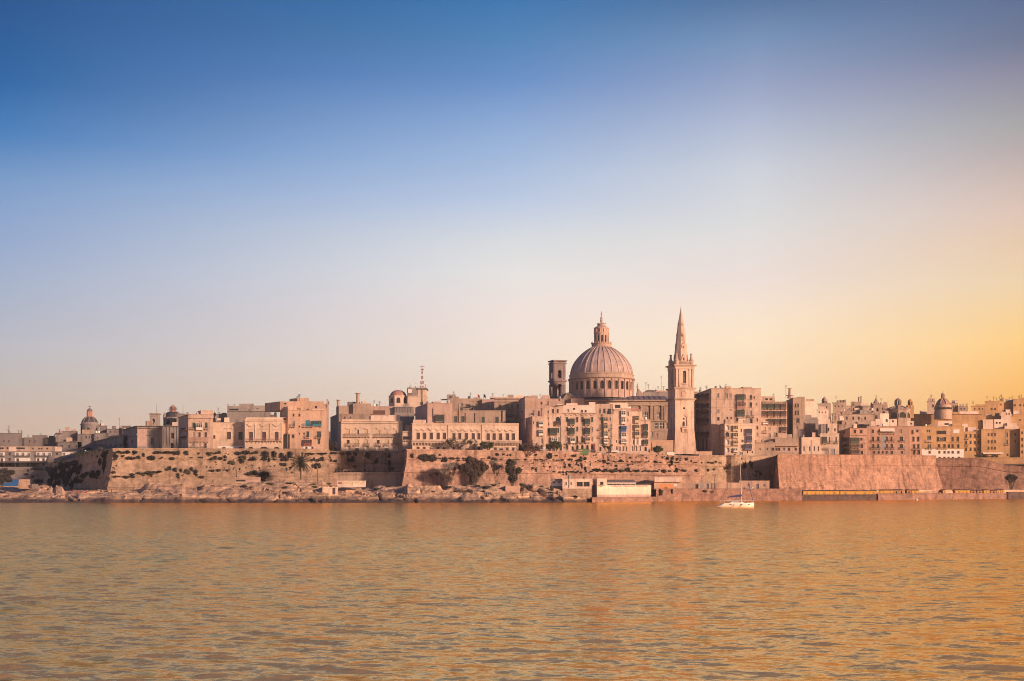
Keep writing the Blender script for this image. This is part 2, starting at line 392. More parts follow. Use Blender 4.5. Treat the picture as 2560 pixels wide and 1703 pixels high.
def do_elements(parent, wallmb, fr, W, z0, z1, els, cv, wmat, trim):
    """split elements into holes of the wall skin and child parts"""
    holes = []; bands = []
    for e in els:
        k = e[0]
        if k in ('win', 'arch', 'door', 'gal', 'bal', 'sbal', 'ped', 'segm', 'band', 'pil', 'cor', 'awn', 'blind', 'pipe', 'oval'):
            u0, u1, b1, b0 = cv(e[2], e[3], e[4], e[5])
        if k == 'win':
            dp = .32; holes.append((u0, u1, b0, b1, dp, False)); add_window(parent, fr, e[1], u0, u1, b0, b1, False, dp, trim if (u1-u0) > .7 else None)
        elif k == 'door':
            holes.append((u0, u1, b0, b1, .35, False)); mb = MB(); mid = (u0+u1)/2
            mb.fbox(fr, u0, mid-.02, b0, b1, -.30, -.18, CM[e[1]]); mb.fbox(fr, mid+.02, u1, b0, b1, -.30, -.2, CM[e[1]]); mb.build('door', parent)
        elif k == 'arch':
            dp = .6; holes.append((u0, u1, b0, b1, dp, True)); mb = MB()
            arch_panel(mb, fr, u0, u1, b0, b1, -dp+.05, CM[e[1]])
            t = .1; mb.fbox(fr, (u0+u1)/2-t/2, (u0+u1)/2+t/2, b0, b1-.1, -dp+.06, -dp+.14, CM['brownw' if e[1] != 'white' else 'grey']); mb.build('arched_window', parent)
        elif k == 'blind':
            holes.append((u0, u1, b0, b1, .22, True))
        elif k == 'gal': add_gallery(parent, fr, e[1], u0, u1, b0, b1)
        elif k == 'bal':
            mb = MB(); mb.fbox(fr, u0, u1, b0, b0+.16, 0, .95, trim)
            n = max(2, int((u1-u0)/1.4))
            for i in range(n+1):
                a = u0+.05+(u1-u0-.3)*i/n; mb.fbox(fr, a, a+.2, b0-.4, b0-.003, 0, .6, trim)
            o = mb.build('balcony', parent); mb = MB(); railing(mb, fr, u0, u1, b0+.163, max(b1, b0+.9), .93, CM[e[1]]); mb.build('railing', o)
        elif k == 'sbal':
            mb = MB(); hh = b1-b0; zs = b0+hh*.42
            mb.fbox(fr, u0, u1, zs, zs+.22, 0, 1.3, trim)
            n = int((u1-u0)/1.35)
            for i in range(n+1):
                a = u0+.05+(u1-u0-.5)*i/n; mb.fbox(fr, a, a+.42, b0+hh*.1, zs-.003, 0, .95, trim); mb.fbox(fr, a+.06, a+.36, b0, b0+hh*.1-.003, 0, .55, trim)
            o = mb.build('stone_balcony', parent); mb = MB()
            mb.fbox(fr, u0, u1, b1-.2, b1, 1.05, 1.3, trim)
            n = max(2, int((u1-u0)/.42))
            for i in range(n+1):
                a = u0+.05+(u1-u0-.3)*i/n; mb.fbox(fr, a, a+.2, zs+.223, b1-.203, 1.1, 1.26, trim)
            mb.build('balustrade', o)
        elif k in ('ped', 'segm', 'oval'):
            mb = MB(); n = .35
            if k == 'ped': prof = [(u0, b0), ((u0+u1)/2, b1), (u1, b0), (u1-.1, b0-.22), ((u0+u1)/2, b1-.32), (u0+.1, b0-.22)]
            else:
                prof = [(u0+(u1-u0)*i/8, b0+(b1-b0)*math.sin(math.pi*i/8)) for i in range(9)]; prof += [(q[0], q[1]-.28) for q in prof[::-1]]
            m = len(prof)//2 if k != 'ped' else 3
            L_ = len(prof)
            vs = [fr.at(u, z, .0) for u, z in prof]+[fr.at(u, z, n) for u, z in prof]
            top = prof[:m] if k == 'ped' else prof[:9]
            kk = len(top)
            fs = []
            for i in range(kk-1): fs.append((L_+i, L_+i+1, L_+L_-2-i if False else L_+L_-1-i-1, L_+L_-1-i))
            fs += [(i, (i+1) % L_, L_+(i+1) % L_, L_+i) for i in range(L_)]
            mb.mesh_raw(vs, fs, trim); mb.build('window_hood', parent)
        elif k == 'band': bands.append((CM.get(e[1]) or ST[e[1]], u0, u1, b0, b1))
        elif k == 'pil':
            mb = MB(); mb.fbox(fr, u0, u1, b0, b1, 0, .25, trim); mb.fbox(fr, u0-.1, u1+.1, b1-.45, b1-.02, .25, .34, trim); mb.build('pilaster', parent)
        elif k == 'pipe':
            mb = MB(); mb.tube(fr.at((u0+u1)/2, b0, .12), fr.at((u0+u1)/2, b1, .12), max(.07, (u1-u0)/2), None, CM['iron'] if e[1] != 'stone' else trim); mb.build('pipe' if e[1] != 'stone' else 'chimney', parent)
        elif k == 'cor':
            mb = MB(); mb.fbox(fr, u0, u1, b0, b1, .0, float(e[1]), trim); mb.fbox(fr, u0-.05, u1+.05, b1+.003, b1+.15, .0, float(e[1])+.15, trim); mb.build('cornice', parent)
        elif k == 'awn':
            mb = MB(); mb.mesh_raw([fr.at(u0, b1, .0), fr.at(u1, b1, .0), fr.at(u1, b0, 1.4), fr.at(u0, b0, 1.4), fr.at(u0, b1-.08, .0), fr.at(u1, b1-.08, .0), fr.at(u1, b0-.08, 1.4), fr.at(u0, b0-.08, 1.4)],
                       [(0, 3, 2, 1), (4, 5, 6, 7), (3, 7, 6, 2), (0, 4, 7, 3), (1, 2, 6, 5)], CM[e[1]]); mb.build('awning', parent)
    for m, u0, u1, b0, b1 in bands:      # painted skin, cut where the openings are
        mb = MB(); f2 = Fr(fr.O+fr.n*.04, fr.u, fr.n)
        facade(mb, f2, u1, b0, b1, [(h[0], h[1], h[2], h[3], .04, h[5]) for h in holes if h[0] < u1 and h[1] > u0 and h[2] < b1 and h[3] > b0], m, u0=u0, back=False)
        mb.build('painted_panel', parent)
    return holes
def terrain(px, Y):
    sf = interp([(1900, 0), (1946, 620), (2200, 645), (2250, 720), (2300, 768), (2346, 768), (2600, 752)], px)
    return interp([(-400, 19), (280, 20.5), (1000, 21.5), (1750, 20.5), (2600, 21)], px)-1+.10*max(0, Y-max(sf, interp(FRONT, px)))
FRONT = [(-1200, 655), (110, 645), (284, 551), (822, 560), (829, 592), (1009, 597), (1019, 549), (1380, 563), (1747, 579), (1753, 610), (1857, 617), (1939, 630), (1946, 598), (2200, 634), (2335, 656), (2346, 767), (2450, 760), (2512, 757), (2660, 748), (3600, 748)]
def building(F, name, label, x0, x1, top, base, Y, mat='lit', els=(), side=(), xl=None, depth=13.0, xr=None, cat='building', roof=(), Y1=None, cor=.3, group=None, trim=None, dx=0.0, clutter=2):
    X = lambda x: fx(F, x); V = lambda y: fy(F, y)
    A = P(X(x0), V(base), Y); Y1 = Y1 or Y; B = P(X(x1), V(base), Y1)
    zt = P(X(x0), V(top), Y).z; zb = A.z
    zb = min(zb, terrain(X((x0+x1)/2), Y)-.3) if base is not None and cat != 'hut' else zb
    if cat == 'hut': cat = 'building'
    A.z = B.z = 0
    if xl is not None: D = P(X(xl), 1220, Y+depth)
    elif xr is not None:
        Cc = P(X(xr), 1220, Y1+depth); D = A+(Cc-B)
    else: D = P(X(x0)+1.0+dx, 1220, Y+depth)
    D.z = 0; C_ = B+(D-A); C_.z = 0
    if xr is not None: C_ = P(X(xr), 1220, Y1+depth); C_.z = 0
    root = thing(name, label, cat, ((A.x+B.x)/2, (A.y+B.y)/2, zb), group)
    wm = ST[mat]; tr = ST[trim] if trim else wm
    W_ = (B-A).length; u = (B-A)/W_; n = Vector((u.y, -u.x, 0))
    fr = Fr(A, u, n)
    def conv(px):   # pixel column -> u along facade
        k = (px-1280)/FPX   # x = k*y
        den = u.x-k*u.y
        return (k*A.y-A.x)/den
    def cv(ex0, ex1, ey0, ey1):
        a, b = conv(X(ex0)), conv(X(ex1)); Ym = A.y+u.y*(a+b)/2
        return a, b, HC+(YH-V(ey0))*Ym/FPX, HC+(YH-V(ey1))*Ym/FPX
    wb = MB()
    holes = do_elements(root, wb, fr, W_, zb, zt, els, cv, wm, tr)
    facade(wb, fr, W_, zb, zt, holes, wm)
    # sides
    SL = (A-D).length; su = (A-D)/SL; sn = Vector((su.y, -su.x, 0)); sf = Fr(D, su, sn)
    if side and xr is None:
        def conv2(px):
            k = (px-1280)/FPX; den = su.x-k*su.y; return (k*D.y-D.x)/den
        def cv2(ex0, ex1, ey0, ey1):
            a, b = conv2(X(ex0)), conv2(X(ex1)); Ym = D.y+su.y*(a+b)/2
            return a, b, HC+(YH-V(ey0))*Ym/FPX, HC+(YH-V(ey1))*Ym/FPX
        facade(wb, sf, SL, zb, zt, do_elements(root, wb, sf, SL, zb, zt, side, cv2, wm, tr), wm)
    else: wb.face([sf.at(0, zb), sf.at(SL, zb), sf.at(SL, zt), sf.at(0, zt)], wm)
    wb.face([(B.x, B.y, zb), (C_.x, C_.y, zb), (C_.x, C_.y, zt), (B.x, B.y, zt)], wm)
    wb.face([(C_.x, C_.y, zb), (D.x, D.y, zb), (D.x, D.y, zt), (C_.x, C_.y, zt)], wm)
    rz = zt-.35
    wb.face([(A.x, A.y, zt), (B.x, B.y, zt), (C_.x, C_.y, zt), (D.x, D.y, zt)], wm)
    wb.build('wall', root)
    if cor:
        mb = MB(); mb.fbox(fr, -.05, W_+.05, zt-.28, zt-.02, 0, cor, tr)
        if SL > 0: mb.fbox(sf, .3, SL, zt-.28, zt-.02, 0, cor, tr)
        mb.build('cornice', root)
    rr = random.Random(int(x0*13+top*7+Y)); extra = []; wpx = (x1-x0)
    if depth >= 10 and clutter and name not in ('seaside_restaurant', 'stone_hut', 'street_terrace'):
        base_top = min([top]+[e[3] for e in roof if e[0] == 'up'])
        upx = [(e[1], e[2]) for e in roof if e[0] == 'up']
        for _ in range(clutter if isinstance(clutter, int) and clutter is not True else 2):
            a = x0+wpx*rr.uniform(.06, .9); m4 = F[2]*FPX/Y
            if any(p-m4 < a < q+m4 for p, q in upx): continue
            t = rr.random()
            if t < .5: w = rr.uniform(1.6, 3.6)*m4; h = rr.uniform(.9, 2.4)*m4; extra.append(('up', a, min(a+w, x1-2), top-h, top, rr.uniform(1, 5), 2.5, rr.choice(('pale', 'tan', 'pink', 'white', 'grey', mat))))
            elif t < .75: extra.append(('tank', a, rr.choice(('grey', 'white', 'iron'))))
            else: extra.append(('ant', a, top-rr.uniform(2.2, 4.5)*m4))
    for e in list(roof)+extra:
        k = e[0]
        if k == 'up':      # upper block: x0,x1,top,base,setback,depth,mat,windows
            q = Y+e[5]; mb = MB(); m_ = (ST.get(e[7]) or CM[e[7]]) if len(e) > 7 else wm
            a = P(X(e[1]), V(e[3]), q); b = P(X(e[2]), V(e[3]), q); dd = e[6]
            sh = (D-A)*(dd/max(depth, .1))
            pts = [Vector((a.x, q, zt-.05)), Vector((b.x, q, zt-.05))]; pts += [pts[1]+sh, pts[0]+sh]
            mb.hexa([tuple(p_) for p_ in pts]+[(p_.x, p_.y, a.z) for p_ in pts], m_)
            if a.z-zt > 2 and len(e) > 8:
                for wx0, wx1, wy0, wy1 in e[8]:
                    c0 = P(X(wx0), V(wy0), q); c1 = P(X(wx1), V(wy1), q); mb.box(c0.x, c1.x, q-.06, q+.1, c1.z, c0.z, CM['dark'])
            mb.build('upper_storey' if a.z-zt > 2 else 'roof_hut', root)
        elif k == 'ant':
            mb = MB(); q = Y+5; a = P(X(e[1]), V(e[2]), q); mb.tube((a.x, q, zt-.05), a, .10, .07, CM['iron'], 4)
            for i in range(3): mb.tube((a.x-.7+.12*i, q, a.z-.25-.45*i), (a.x+.7-.12*i, q, a.z-.25-.45*i), .05, None, CM['iron'], 4)
            mb.build('antenna', root)
        elif k == 'mast':
            mb = MB(); q = Y+5; a = P(X(e[1]), V(e[2]), q); mb.tube((a.x, q, zt-.05), a, e[3], e[3]*.8, tr, 8); mb.tube((a.x, q, a.z), (a.x, q, a.z+.3), e[3]*1.35, None, tr, 8); mb.build('chimney', root)
        elif k == 'tank':
            mb = MB(); q = Y+4; a = P(X(e[1]), 1220, q); mb.lathe(a.x, q, [(.62, zt-.05), (.65, zt+.5), (.65, zt+1.25), (.3, zt+1.5)], 10, CM[e[2]], True); mb.build('water_tank', root)
    return root
# ------------------------------------------------------------------ water
def make_water():
    rows = [-120, -60, -20, 5]+list(np.geomspace(16, 900, 1000))+[1100, 1300, 1500]
    NU = 760
    ys = np.array(rows); us = np.linspace(-.72, .72, NU)
    Yg, Ug = np.meshgrid(ys, us, indexing='ij')
    Xg = Ug*(np.maximum(Yg, 0)+60)
    rng = np.random.default_rng(3)
    Zg = np.zeros_like(Xg)
    step = np.gradient(ys)[:, None]*np.ones_like(Xg)
    for i in range(90):
        lam = 0.5*(3.2/0.5)**rng.random(); th = math.radians(80+rng.normal(0, 32)); k = 2*math.pi/lam
        amp = .0045*lam**.9
        fade = np.clip((lam/np.maximum(step, .01)-2.0)/3, 0, 1)
        ph = k*(Xg*math.cos(th)+Yg*math.sin(th))+rng.random()*6.28
        Zg += fade*amp*(np.sin(ph)+.25*np.cos(2*ph))*.62
    patch = .75+.25*np.sin(Xg*.045+Yg*.02)*np.sin(Yg*.05+1.3)
    Zg *= patch
    zn = Zg/Zg.std(); Zg = Zg.std()*(zn+.17*(zn*zn-1))
    v = np.stack([Xg, Yg, Zg], -1).reshape(-1, 3)
    nr, nc = Xg.shape
    idx = np.arange(nr*nc).reshape(nr, nc)
    f = np.stack([idx[:-1, :-1], idx[:-1, 1:], idx[1:, 1:], idx[1:, :-1]], -1).reshape(-1, 4)
    me = bpy.data.meshes.new('water'); me.vertices.add(len(v)); me.vertices.foreach_set('co', v.ravel())
    me.loops.add(f.size); me.loops.foreach_set('vertex_index', f.ravel().astype(np.int32))
    me.polygons.add(len(f)); me.polygons.foreach_set('loop_start', np.arange(0, f.size, 4, dtype=np.int32))
    me.polygons.foreach_set('use_smooth', np.ones(len(f), dtype=bool)); me.update(calc_edges=True); me.validate()
    o = bpy.data.objects.new('water', me); COL.objects.link(o); o['kind'] = 'structure'
    m, nt, b = newmat('sea_water'); N, L = nt.nodes, nt.links
    N.remove(b); out = [n for n in N if n.type == 'OUTPUT_MATERIAL'][0]
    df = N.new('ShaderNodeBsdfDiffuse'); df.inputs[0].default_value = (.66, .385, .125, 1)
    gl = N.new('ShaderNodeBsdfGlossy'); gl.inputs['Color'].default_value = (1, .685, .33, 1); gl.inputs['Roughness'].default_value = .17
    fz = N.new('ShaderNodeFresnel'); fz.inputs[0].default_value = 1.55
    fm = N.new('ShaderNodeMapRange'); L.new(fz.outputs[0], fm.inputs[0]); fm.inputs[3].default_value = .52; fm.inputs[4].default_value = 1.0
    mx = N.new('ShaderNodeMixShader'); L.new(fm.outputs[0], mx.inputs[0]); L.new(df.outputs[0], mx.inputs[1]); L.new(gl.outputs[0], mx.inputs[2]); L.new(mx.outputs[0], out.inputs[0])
    g = N.new('ShaderNodeNewGeometry')
    def wave(scale, sc, det, rot):
        mp = N.new('ShaderNodeMapping'); mp.inputs['Scale'].default_value = sc; mp.inputs['Rotation'].default_value = (0, 0, rot)
        L.new(g.outputs['Position'], mp.inputs[0]); n = N.new('ShaderNodeTexNoise'); n.inputs['Scale'].default_value = scale
        n.inputs['Detail'].default_value = det; n.inputs['Roughness'].default_value = .55; L.new(mp.outputs[0], n.inputs[0]); return n.outputs[0]
    def tilt(scale, sc, det, rot, kx, ky, prev):     # wind ripples as facet slopes, so that they hold at any distance
        mp = N.new('ShaderNodeMapping'); mp.inputs['Scale'].default_value = sc; mp.inputs['Rotation'].default_value = (0, 0, rot)
        L.new(g.outputs['Position'], mp.inputs[0]); n = N.new('ShaderNodeTexNoise'); n.inputs['Scale'].default_value = scale
        n.inputs['Detail'].default_value = det; n.inputs['Roughness'].default_value = .6; L.new(mp.outputs[0], n.inputs[0])
        s1 = N.new('ShaderNodeVectorMath'); s1.operation = 'SUBTRACT'; L.new(n.outputs['Color'], s1.inputs[0]); s1.inputs[1].default_value = (.5, .5, .5)
        s2 = N.new('ShaderNodeVectorMath'); s2.operation = 'MULTIPLY'; L.new(s1.outputs[0], s2.inputs[0]); s2.inputs[1].default_value = (kx, ky, 0)
        s3 = N.new('ShaderNodeVectorMath'); s3.operation = 'ADD'; L.new(prev, s3.inputs[0]); L.new(s2.outputs[0], s3.inputs[1]); return s3.outputs[0]
    nr = tilt(1.5, (.40, 1, 1), 4, .12, .34, 1.05, g.outputs['Normal']); nr = tilt(6.0, (.5, 1, 1), 2, -.2, .2, .55, nr)
    nn = N.new('ShaderNodeVectorMath'); nn.operation = 'NORMALIZE'; L.new(nr, nn.inputs[0]); b2 = nn
    for q in (df, gl, fz): L.new(b2.outputs[0], q.inputs['Normal'])
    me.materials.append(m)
make_water()
# ------------------------------------------------------------------ shore, ground, hill
WATER = [(-700, 505), (0, 500), (258, 500), (700, 492), (1005, 495), (1400, 505), (1500, 512), (1625, 540), (1750, 560), (1943, 578), (2195, 598), (2350, 638), (2560, 690), (3300, 760)]
RTOP = [(-700, 1216), (0, 1219), (60, 1221), (105, 1210), (128, 1213), (135, 1222), (140, 1212), (155, 1214), (162, 1226), (205, 1226), (257, 1225), (310, 1225), (350, 1227), (362, 1216), (374, 1210), (455, 1210), (464, 1222), (512, 1212), (575, 1209), (630, 1206),
        (690, 1203), (760, 1202), (805, 1207), (840, 1214), (930, 1219), (945, 1212), (990, 1216), (1010, 1214), (1065, 1214), (1130, 1215), (1160, 1217), (1220, 1211), (1250, 1209), (1262, 1216), (1300, 1219), (1310, 1210), (1370, 1212), (1400, 1218), (1420, 1226)]
def zrock(px, py, Y): return HC+(YH-py)*Y/FPX
def shore_back(px): return interp(FRONT, px)+6
def make_shore():
    nx, nt = 900, 64
    pxs = np.linspace(-700, 3300, nx); pxs = np.sort(np.concatenate([np.linspace(-700, -20, 60), np.linspace(-20, 1560, 760), np.linspace(1563, 3300, 80)]))
    vs = []; ts = np.concatenate([[-.12, -.02], np.linspace(0, .42, 42), np.linspace(.45, 1, 20)])
    for px in pxs:
        yw = interp(WATER, px)+(2.6*mn.noise((px*.02, 3.1, 0))+.6*mn.noise((px*.07, 7, 0)) if px < 1600 else 0)
        yb = shore_back(px)
        rocky = 1.0 if px < 1400 else max(0.0, 1-(px-1400)/90)
        zt = zrock(px, interp(RTOP, px), yw+32) if px < 1420 else 0
        zflat = interp([(1400, 4.0), (1480, 1.3), (1632, 1.5), (1642, 4.95), (2600, 4.95)], px)
        if px > 1400: zt = zt*rocky+zflat*(1-rocky) if zt else zflat
        for t in ts:
            Y = yw+(yb-yw)*t; Xw = (px-1280)*Y/FPX
            if t < 0: z = -2.5 if t < -.05 else -.6
            else:
                s1 = min(1, t/.05); lip = interp([(0, 0), (.02, 1.0), (.05, 1.7), (.22, .52*zt+.7), (.36, zt), (.7, zt*.92), (1, 4.3)], t)
                p = Vector((Xw*.11, Y*.11, 2.0)); rough = min(1, max(.6, (px-600)/300))
                big = mn.noise(p*.5+Vector((5, 2, 1))); mid = mn.noise(p*1.6)
                fine = mn.fractal(Vector((Xw*.34, Y*.34, 5.0)), .9, 2.1, 4)
                q = Vector((Xw*.055+Y*.06+.35*mid, Y*.034+.12*big, .5)); vd, vp = mn.voronoi(q)
                cid = math.sin(vp[0].x*127.1+vp[0].y*311.7)*43758.5; cid -= math.floor(cid)
                ck = max(0, 1-(vd[1]-vd[0])*13)
                slab = (cid-.5)*1.5+(q.x-vp[0].x)*(1.6-2.4*cid)
                amp = rocky*min(1, t/.03)*(1 if t < .75 else max(0, (1-t)/.25))
                z = lip+amp*(1.1*big+.45*mid*(1.4-rough)+rough*(slab*1.1-3.4*ck)+.48*fine-.1)
                if amp > 0:      # thin limestone beds
                    ter = math.floor(z/.9+.35*big)*.9+.4; z = z*.92+ter*.08
                z = min(z, lip+1.3)
                if px >= 1400: z = z*rocky+(1-rocky)*((zflat if Y > yw+9.5 or px < 2003 else 2.15) if Y > yw+(1.4 if px < 1640 else 3.2) else -1)
            vs.append((Xw, Y, z))
    nt = len(ts); fs = [(i*nt+j, (i+1)*nt+j, (i+1)*nt+j+1, i*nt+j+1) for i in range(len(pxs)-1) for j in range(nt-1)]
    mb = MB(); mb.mesh_raw(vs, fs, ST['rock']); mb.build('rocky_shore', None, 'structure')
make_shore()
def make_hill():
    pxs = sorted(set(list(np.linspace(-900, 3500, 90))+[q[0] for q in FRONT])); ds = [3, 8, 16, 28, 45, 70, 100, 150, 220, 320, 500, 750]
    vs = []
    for px in pxs:
        y0 = interp(FRONT, px)
        for d in ds:
            Y = y0+d; vs.append(((px-1280)*Y/FPX, Y, terrain(px, min(Y, y0+260))+.3*mn.noise((px*.02, Y*.1, 0))))
    n = len(ds); fs = [(i*n+j, (i+1)*n+j, (i+1)*n+j+1, i*n+j+1) for i in range(len(pxs)-1) for j in range(n-1)]
    mb = MB(); mb.mesh_raw(vs, fs, ST['dirt']); mb.build('hillside', None, 'structure')
make_hill()
# ------------------------------------------------------------------ bastions
WALLS = []
def bastion(label, pts, ztop, zbase, batter, mat, cords, name='bastion', wob=.18, thick=3.0, cat='fortification', top_mat=None):
    """pts: (photo column, depth, z of the top) left to right"""
    tp = [P(a, 1220, b) for a, b, *c in pts]; zts = [(c[0] if c else ztop) for a, b, *c in pts]
    root = thing(name, label, cat, (tp[0].x, tp[0].y, zbase))
    nrm = []
    seg = []
    for a, b in zip(tp, tp[1:]):
        d = (b-a); d.z = 0; d.normalize(); seg.append(Vector((d.y, -d.x, 0)))
    for i in range(len(tp)):
        if i == 0: nrm.append(seg[0])
        elif i == len(tp)-1: nrm.append(seg[-1])
        else:
            q = (seg[i-1]+seg[i]).normalized(); nrm.append(q/max(.45, q.dot(seg[i])))
        if len(pts[i]) > 3: nrm[-1] = Vector((*pts[i][3], 0))
    mb = MB(); NZ = 22
    def pt(i, t, f, n_off=0.0):
        q = tp[i].lerp(tp[i+1], t); nn = nrm[i].lerp(nrm[i+1], t); zt = zts[i]+(zts[i+1]-zts[i])*t
        z = zbase+(zt-zbase)*f
        off = batter*max(0, (1-f-.22)/.78)+n_off
        return Vector((q.x+nn.x*off, q.y+nn.y*off, z))
    for i in range(len(tp)-1):
        L_ = (tp[i+1]-tp[i]).length; nu = max(2, int(L_/1.3)); vs = []
        for a in range(nu+1):
            for b in range(NZ+1):
                p = pt(i, a/nu, b/NZ)
                if 0 < a < nu or True:
                    p = p+seg[i]*wob*(mn.fractal(Vector((p.x*.35+p.y*.3, 0, p.z*.5)), 1, 2, 3) if 0 < b < NZ else 0)*(1 if 0 < a < nu else 0)
                vs.append(p)
        mb.mesh_raw(vs, [(a*(NZ+1)+b, (a+1)*(NZ+1)+b, (a+1)*(NZ+1)+b+1, a*(NZ+1)+b+1) for a in range(nu) for b in range(NZ)], ST[mat])
        # rear of the parapet walk
        q = [pt(i, 0, 1), pt(i, 1, 1), pt(i, 1, 1, -thick), pt(i, 0, 1, -thick)]
        mb.face(q, ST[mat])
        mb.face([q[3], q[2], q[2]-Vector((0, 0, 6)), q[3]-Vector((0, 0, 6))], ST[mat])
        WALLS.append((pts[i][0], pts[i+1][0], lambda px, py, i=i: wall_hit(px, py, i, tp, nrm, zts, zbase, batter), zbase-1, max(zts)+2))
    mb.build('wall', root)
    for f in cords:
        mb = MB()
        for i in range(len(tp)-1):
            vs = []
            for t in (0, 1):
                for dn, dz in ((-.1, .22), (.30, .22), (.42, 0), (.30, -.22), (-.1, -.22)):
                    p = pt(i, t, f, dn); vs.append(p+Vector((0, 0, dz)))
            mb.mesh_raw(vs, [(j, j+1, 5+j+1, 5+j) for j in range(4)]+[(0, 4, 3, 2, 1), (5, 6, 7, 8, 9)], ST[mat])
        mb.build('string_course', root)
    mb = MB()
    for i in range(len(tp)-1):
        q = []
        for t in (0, 1):
            for dn, dz in ((.14, .0), (.14, .42), (-1.0, .55), (-1.0, .0)): q.append(pt(i, t, 1, dn)+Vector((0, 0, dz+.003)))
        mb.mesh_raw(q, [(0, 4, 5, 1), (1, 5, 6, 2), (2, 6, 7, 3), (0, 1, 2, 3), (7, 6, 5, 4)], ST[top_mat or mat])
    mb.build('coping', root)
    return root
def wall_hit(px, py, i, tp, nrm, zts, zbase, batter):
    """point of a bastion face behind a photo column and row"""
    k = (px-1280)/FPX; off = 0
    for _ in range(6):
        a = tp[i]+nrm[i]*off; b = tp[i+1]+nrm[i+1]*off; d = b-a
        den = d.x-k*d.y
        t = (k*a.y-a.x)/den if abs(den) > 1e-6 else 0; t = min(1, max(0, t)); q = a+d*t
        z = HC+(YH-py)*q.y/FPX; zt = zts[i]+(zts[i+1]-zts[i])*t
        f = (z-zbase)/(zt-zbase); off = batter*max(0, (1-f-.22)/.78)
    return Vector((q.x, q.y, z)), nrm[i]
def on_wall(px, py):
    c = [w for w in WALLS if min(w[0], w[1])-.5 <= px <= max(w[0], w[1])+.5]
    best = None
    for w in c:
        p, n = w[2](px, py)
        if not w[3] < p.z < w[4]: continue
        if best is None or p.y < best[0].y: best = (p, n)
    return best
def ztop_at(py, Y): return HC+(YH-py)*Y/FPX
zA = ztop_at(1123, 548)
bastion('tall warm limestone bastion at the left, two rows of dark shrubs along its face', [(104, 648, ztop_at(1168, 648)), (282, 548, zA), (820, 556, ztop_at(1125, 556)), (824, 590, ztop_at(1128, 590))], zA, 3.0, 3.6, 'rough', [.80, .42, .16])
bastion('shaded curtain wall set back between the left bastion and the large middle bastion', [(800, 587), (1035, 593)], ztop_at(1130, 588), 3.0, 2.0, 'roughm', [.74, .55, .38])
zB = ztop_at(1125, 545)
bastion('long middle limestone bastion with a sharp left corner and thin ledges of dark plants', [(1008, 596, zB), (1017, 545, zB, (-.75, -1)), (1380, 560, ztop_at(1131, 560)), (1748, 576, ztop_at(1143, 576)), (1752, 606, ztop_at(1143, 576))], zB, 3.0, 3.4, 'roughp', [.795, .50])
bastion('shaded recessed wall with a rounded bay right of the middle bastion', [(1730, 604), (1816, 611), (1828, 609.6), (1838, 609.2), (1848, 610), (1857, 614), (1965, 629)], ztop_at(1141, 612), 3.0, 1.5, 'rough', [.74], wob=.12)
zC = ztop_at(1138, 594)
bastion('plain right bastion with mottled pinkish masonry and one straight string course', [(1938, 632, zC), (1944, 594, zC, (.1, -1)), (2200, 630, ztop_at(1140, 630)), (2340, 652, ztop_at(1141, 652), (.9, -.9)), (2331, 760, ztop_at(1141, 652))], zC, 3.0, 3.6, 'roughr', [.76], wob=.25)
bastion('dark stained bastion wall at the far right turned away from the light', [(2325, 765, ztop_at(1147, 765)), (2450, 757, ztop_at(1148, 757)), (2512, 754, ztop_at(1164, 754)), (2660, 745, ztop_at(1178, 745))], 25, 3.0, 3.0, 'roughr', [.79], wob=.2)
bastion('upper golden parapet wall above the dark far right bastion', [(2400, 771), (2700, 762)], ztop_at(1146, 770), 13, .5, 'gold', [.5], wob=.1)
bastion('low stained stone wall below the pale apartments at the far left', [(-250, 647), (122, 640)], ztop_at(1170, 643), 3.0, 1.5, 'grey', [.9], wob=.3)
bastion('lower terrace wall of plain stone in front of the shaded curtain wall', [(778, 562), (1004, 562)], ztop_at(1184, 566), 2.5, .3, 'tan', [.95], wob=.1)
# quays on the right
def quay(label, pts, ztop, mat, name='quay_wall'):
    bastion(label, pts, ztop, -1.5, .3, mat, [], name, .06, 4.0, 'quay')
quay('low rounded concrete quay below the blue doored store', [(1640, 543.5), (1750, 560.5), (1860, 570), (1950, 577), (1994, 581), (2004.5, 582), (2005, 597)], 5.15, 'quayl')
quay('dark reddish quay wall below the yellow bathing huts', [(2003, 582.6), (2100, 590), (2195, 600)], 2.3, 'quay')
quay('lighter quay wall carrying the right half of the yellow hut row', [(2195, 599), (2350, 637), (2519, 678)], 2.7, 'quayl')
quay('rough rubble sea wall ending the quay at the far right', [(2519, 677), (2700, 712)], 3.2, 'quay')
quay('pale stone quay edge below the white seaside restaurant', [(1480, 510), (1560, 524), (1641, 543)], 1.6, 'quayl')
# ------------------------------------------------------------------ far left quarter
B_ = building
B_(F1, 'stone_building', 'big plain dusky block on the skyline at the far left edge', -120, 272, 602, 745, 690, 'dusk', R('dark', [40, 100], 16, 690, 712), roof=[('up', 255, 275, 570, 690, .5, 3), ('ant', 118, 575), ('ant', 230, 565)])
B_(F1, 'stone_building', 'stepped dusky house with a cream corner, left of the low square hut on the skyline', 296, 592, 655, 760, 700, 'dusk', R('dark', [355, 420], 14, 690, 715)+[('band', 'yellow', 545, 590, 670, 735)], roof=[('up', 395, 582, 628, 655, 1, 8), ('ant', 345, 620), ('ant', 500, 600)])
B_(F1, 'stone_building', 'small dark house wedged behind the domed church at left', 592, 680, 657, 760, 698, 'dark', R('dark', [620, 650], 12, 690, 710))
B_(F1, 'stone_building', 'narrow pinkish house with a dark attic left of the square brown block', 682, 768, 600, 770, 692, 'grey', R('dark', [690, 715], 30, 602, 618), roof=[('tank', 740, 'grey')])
B_(F1, 'stone_building', 'square brown block just left of the dark domed church', 770, 950, 578, 770, 700, 'dusk', R('dark', [900], 14, 640, 660))
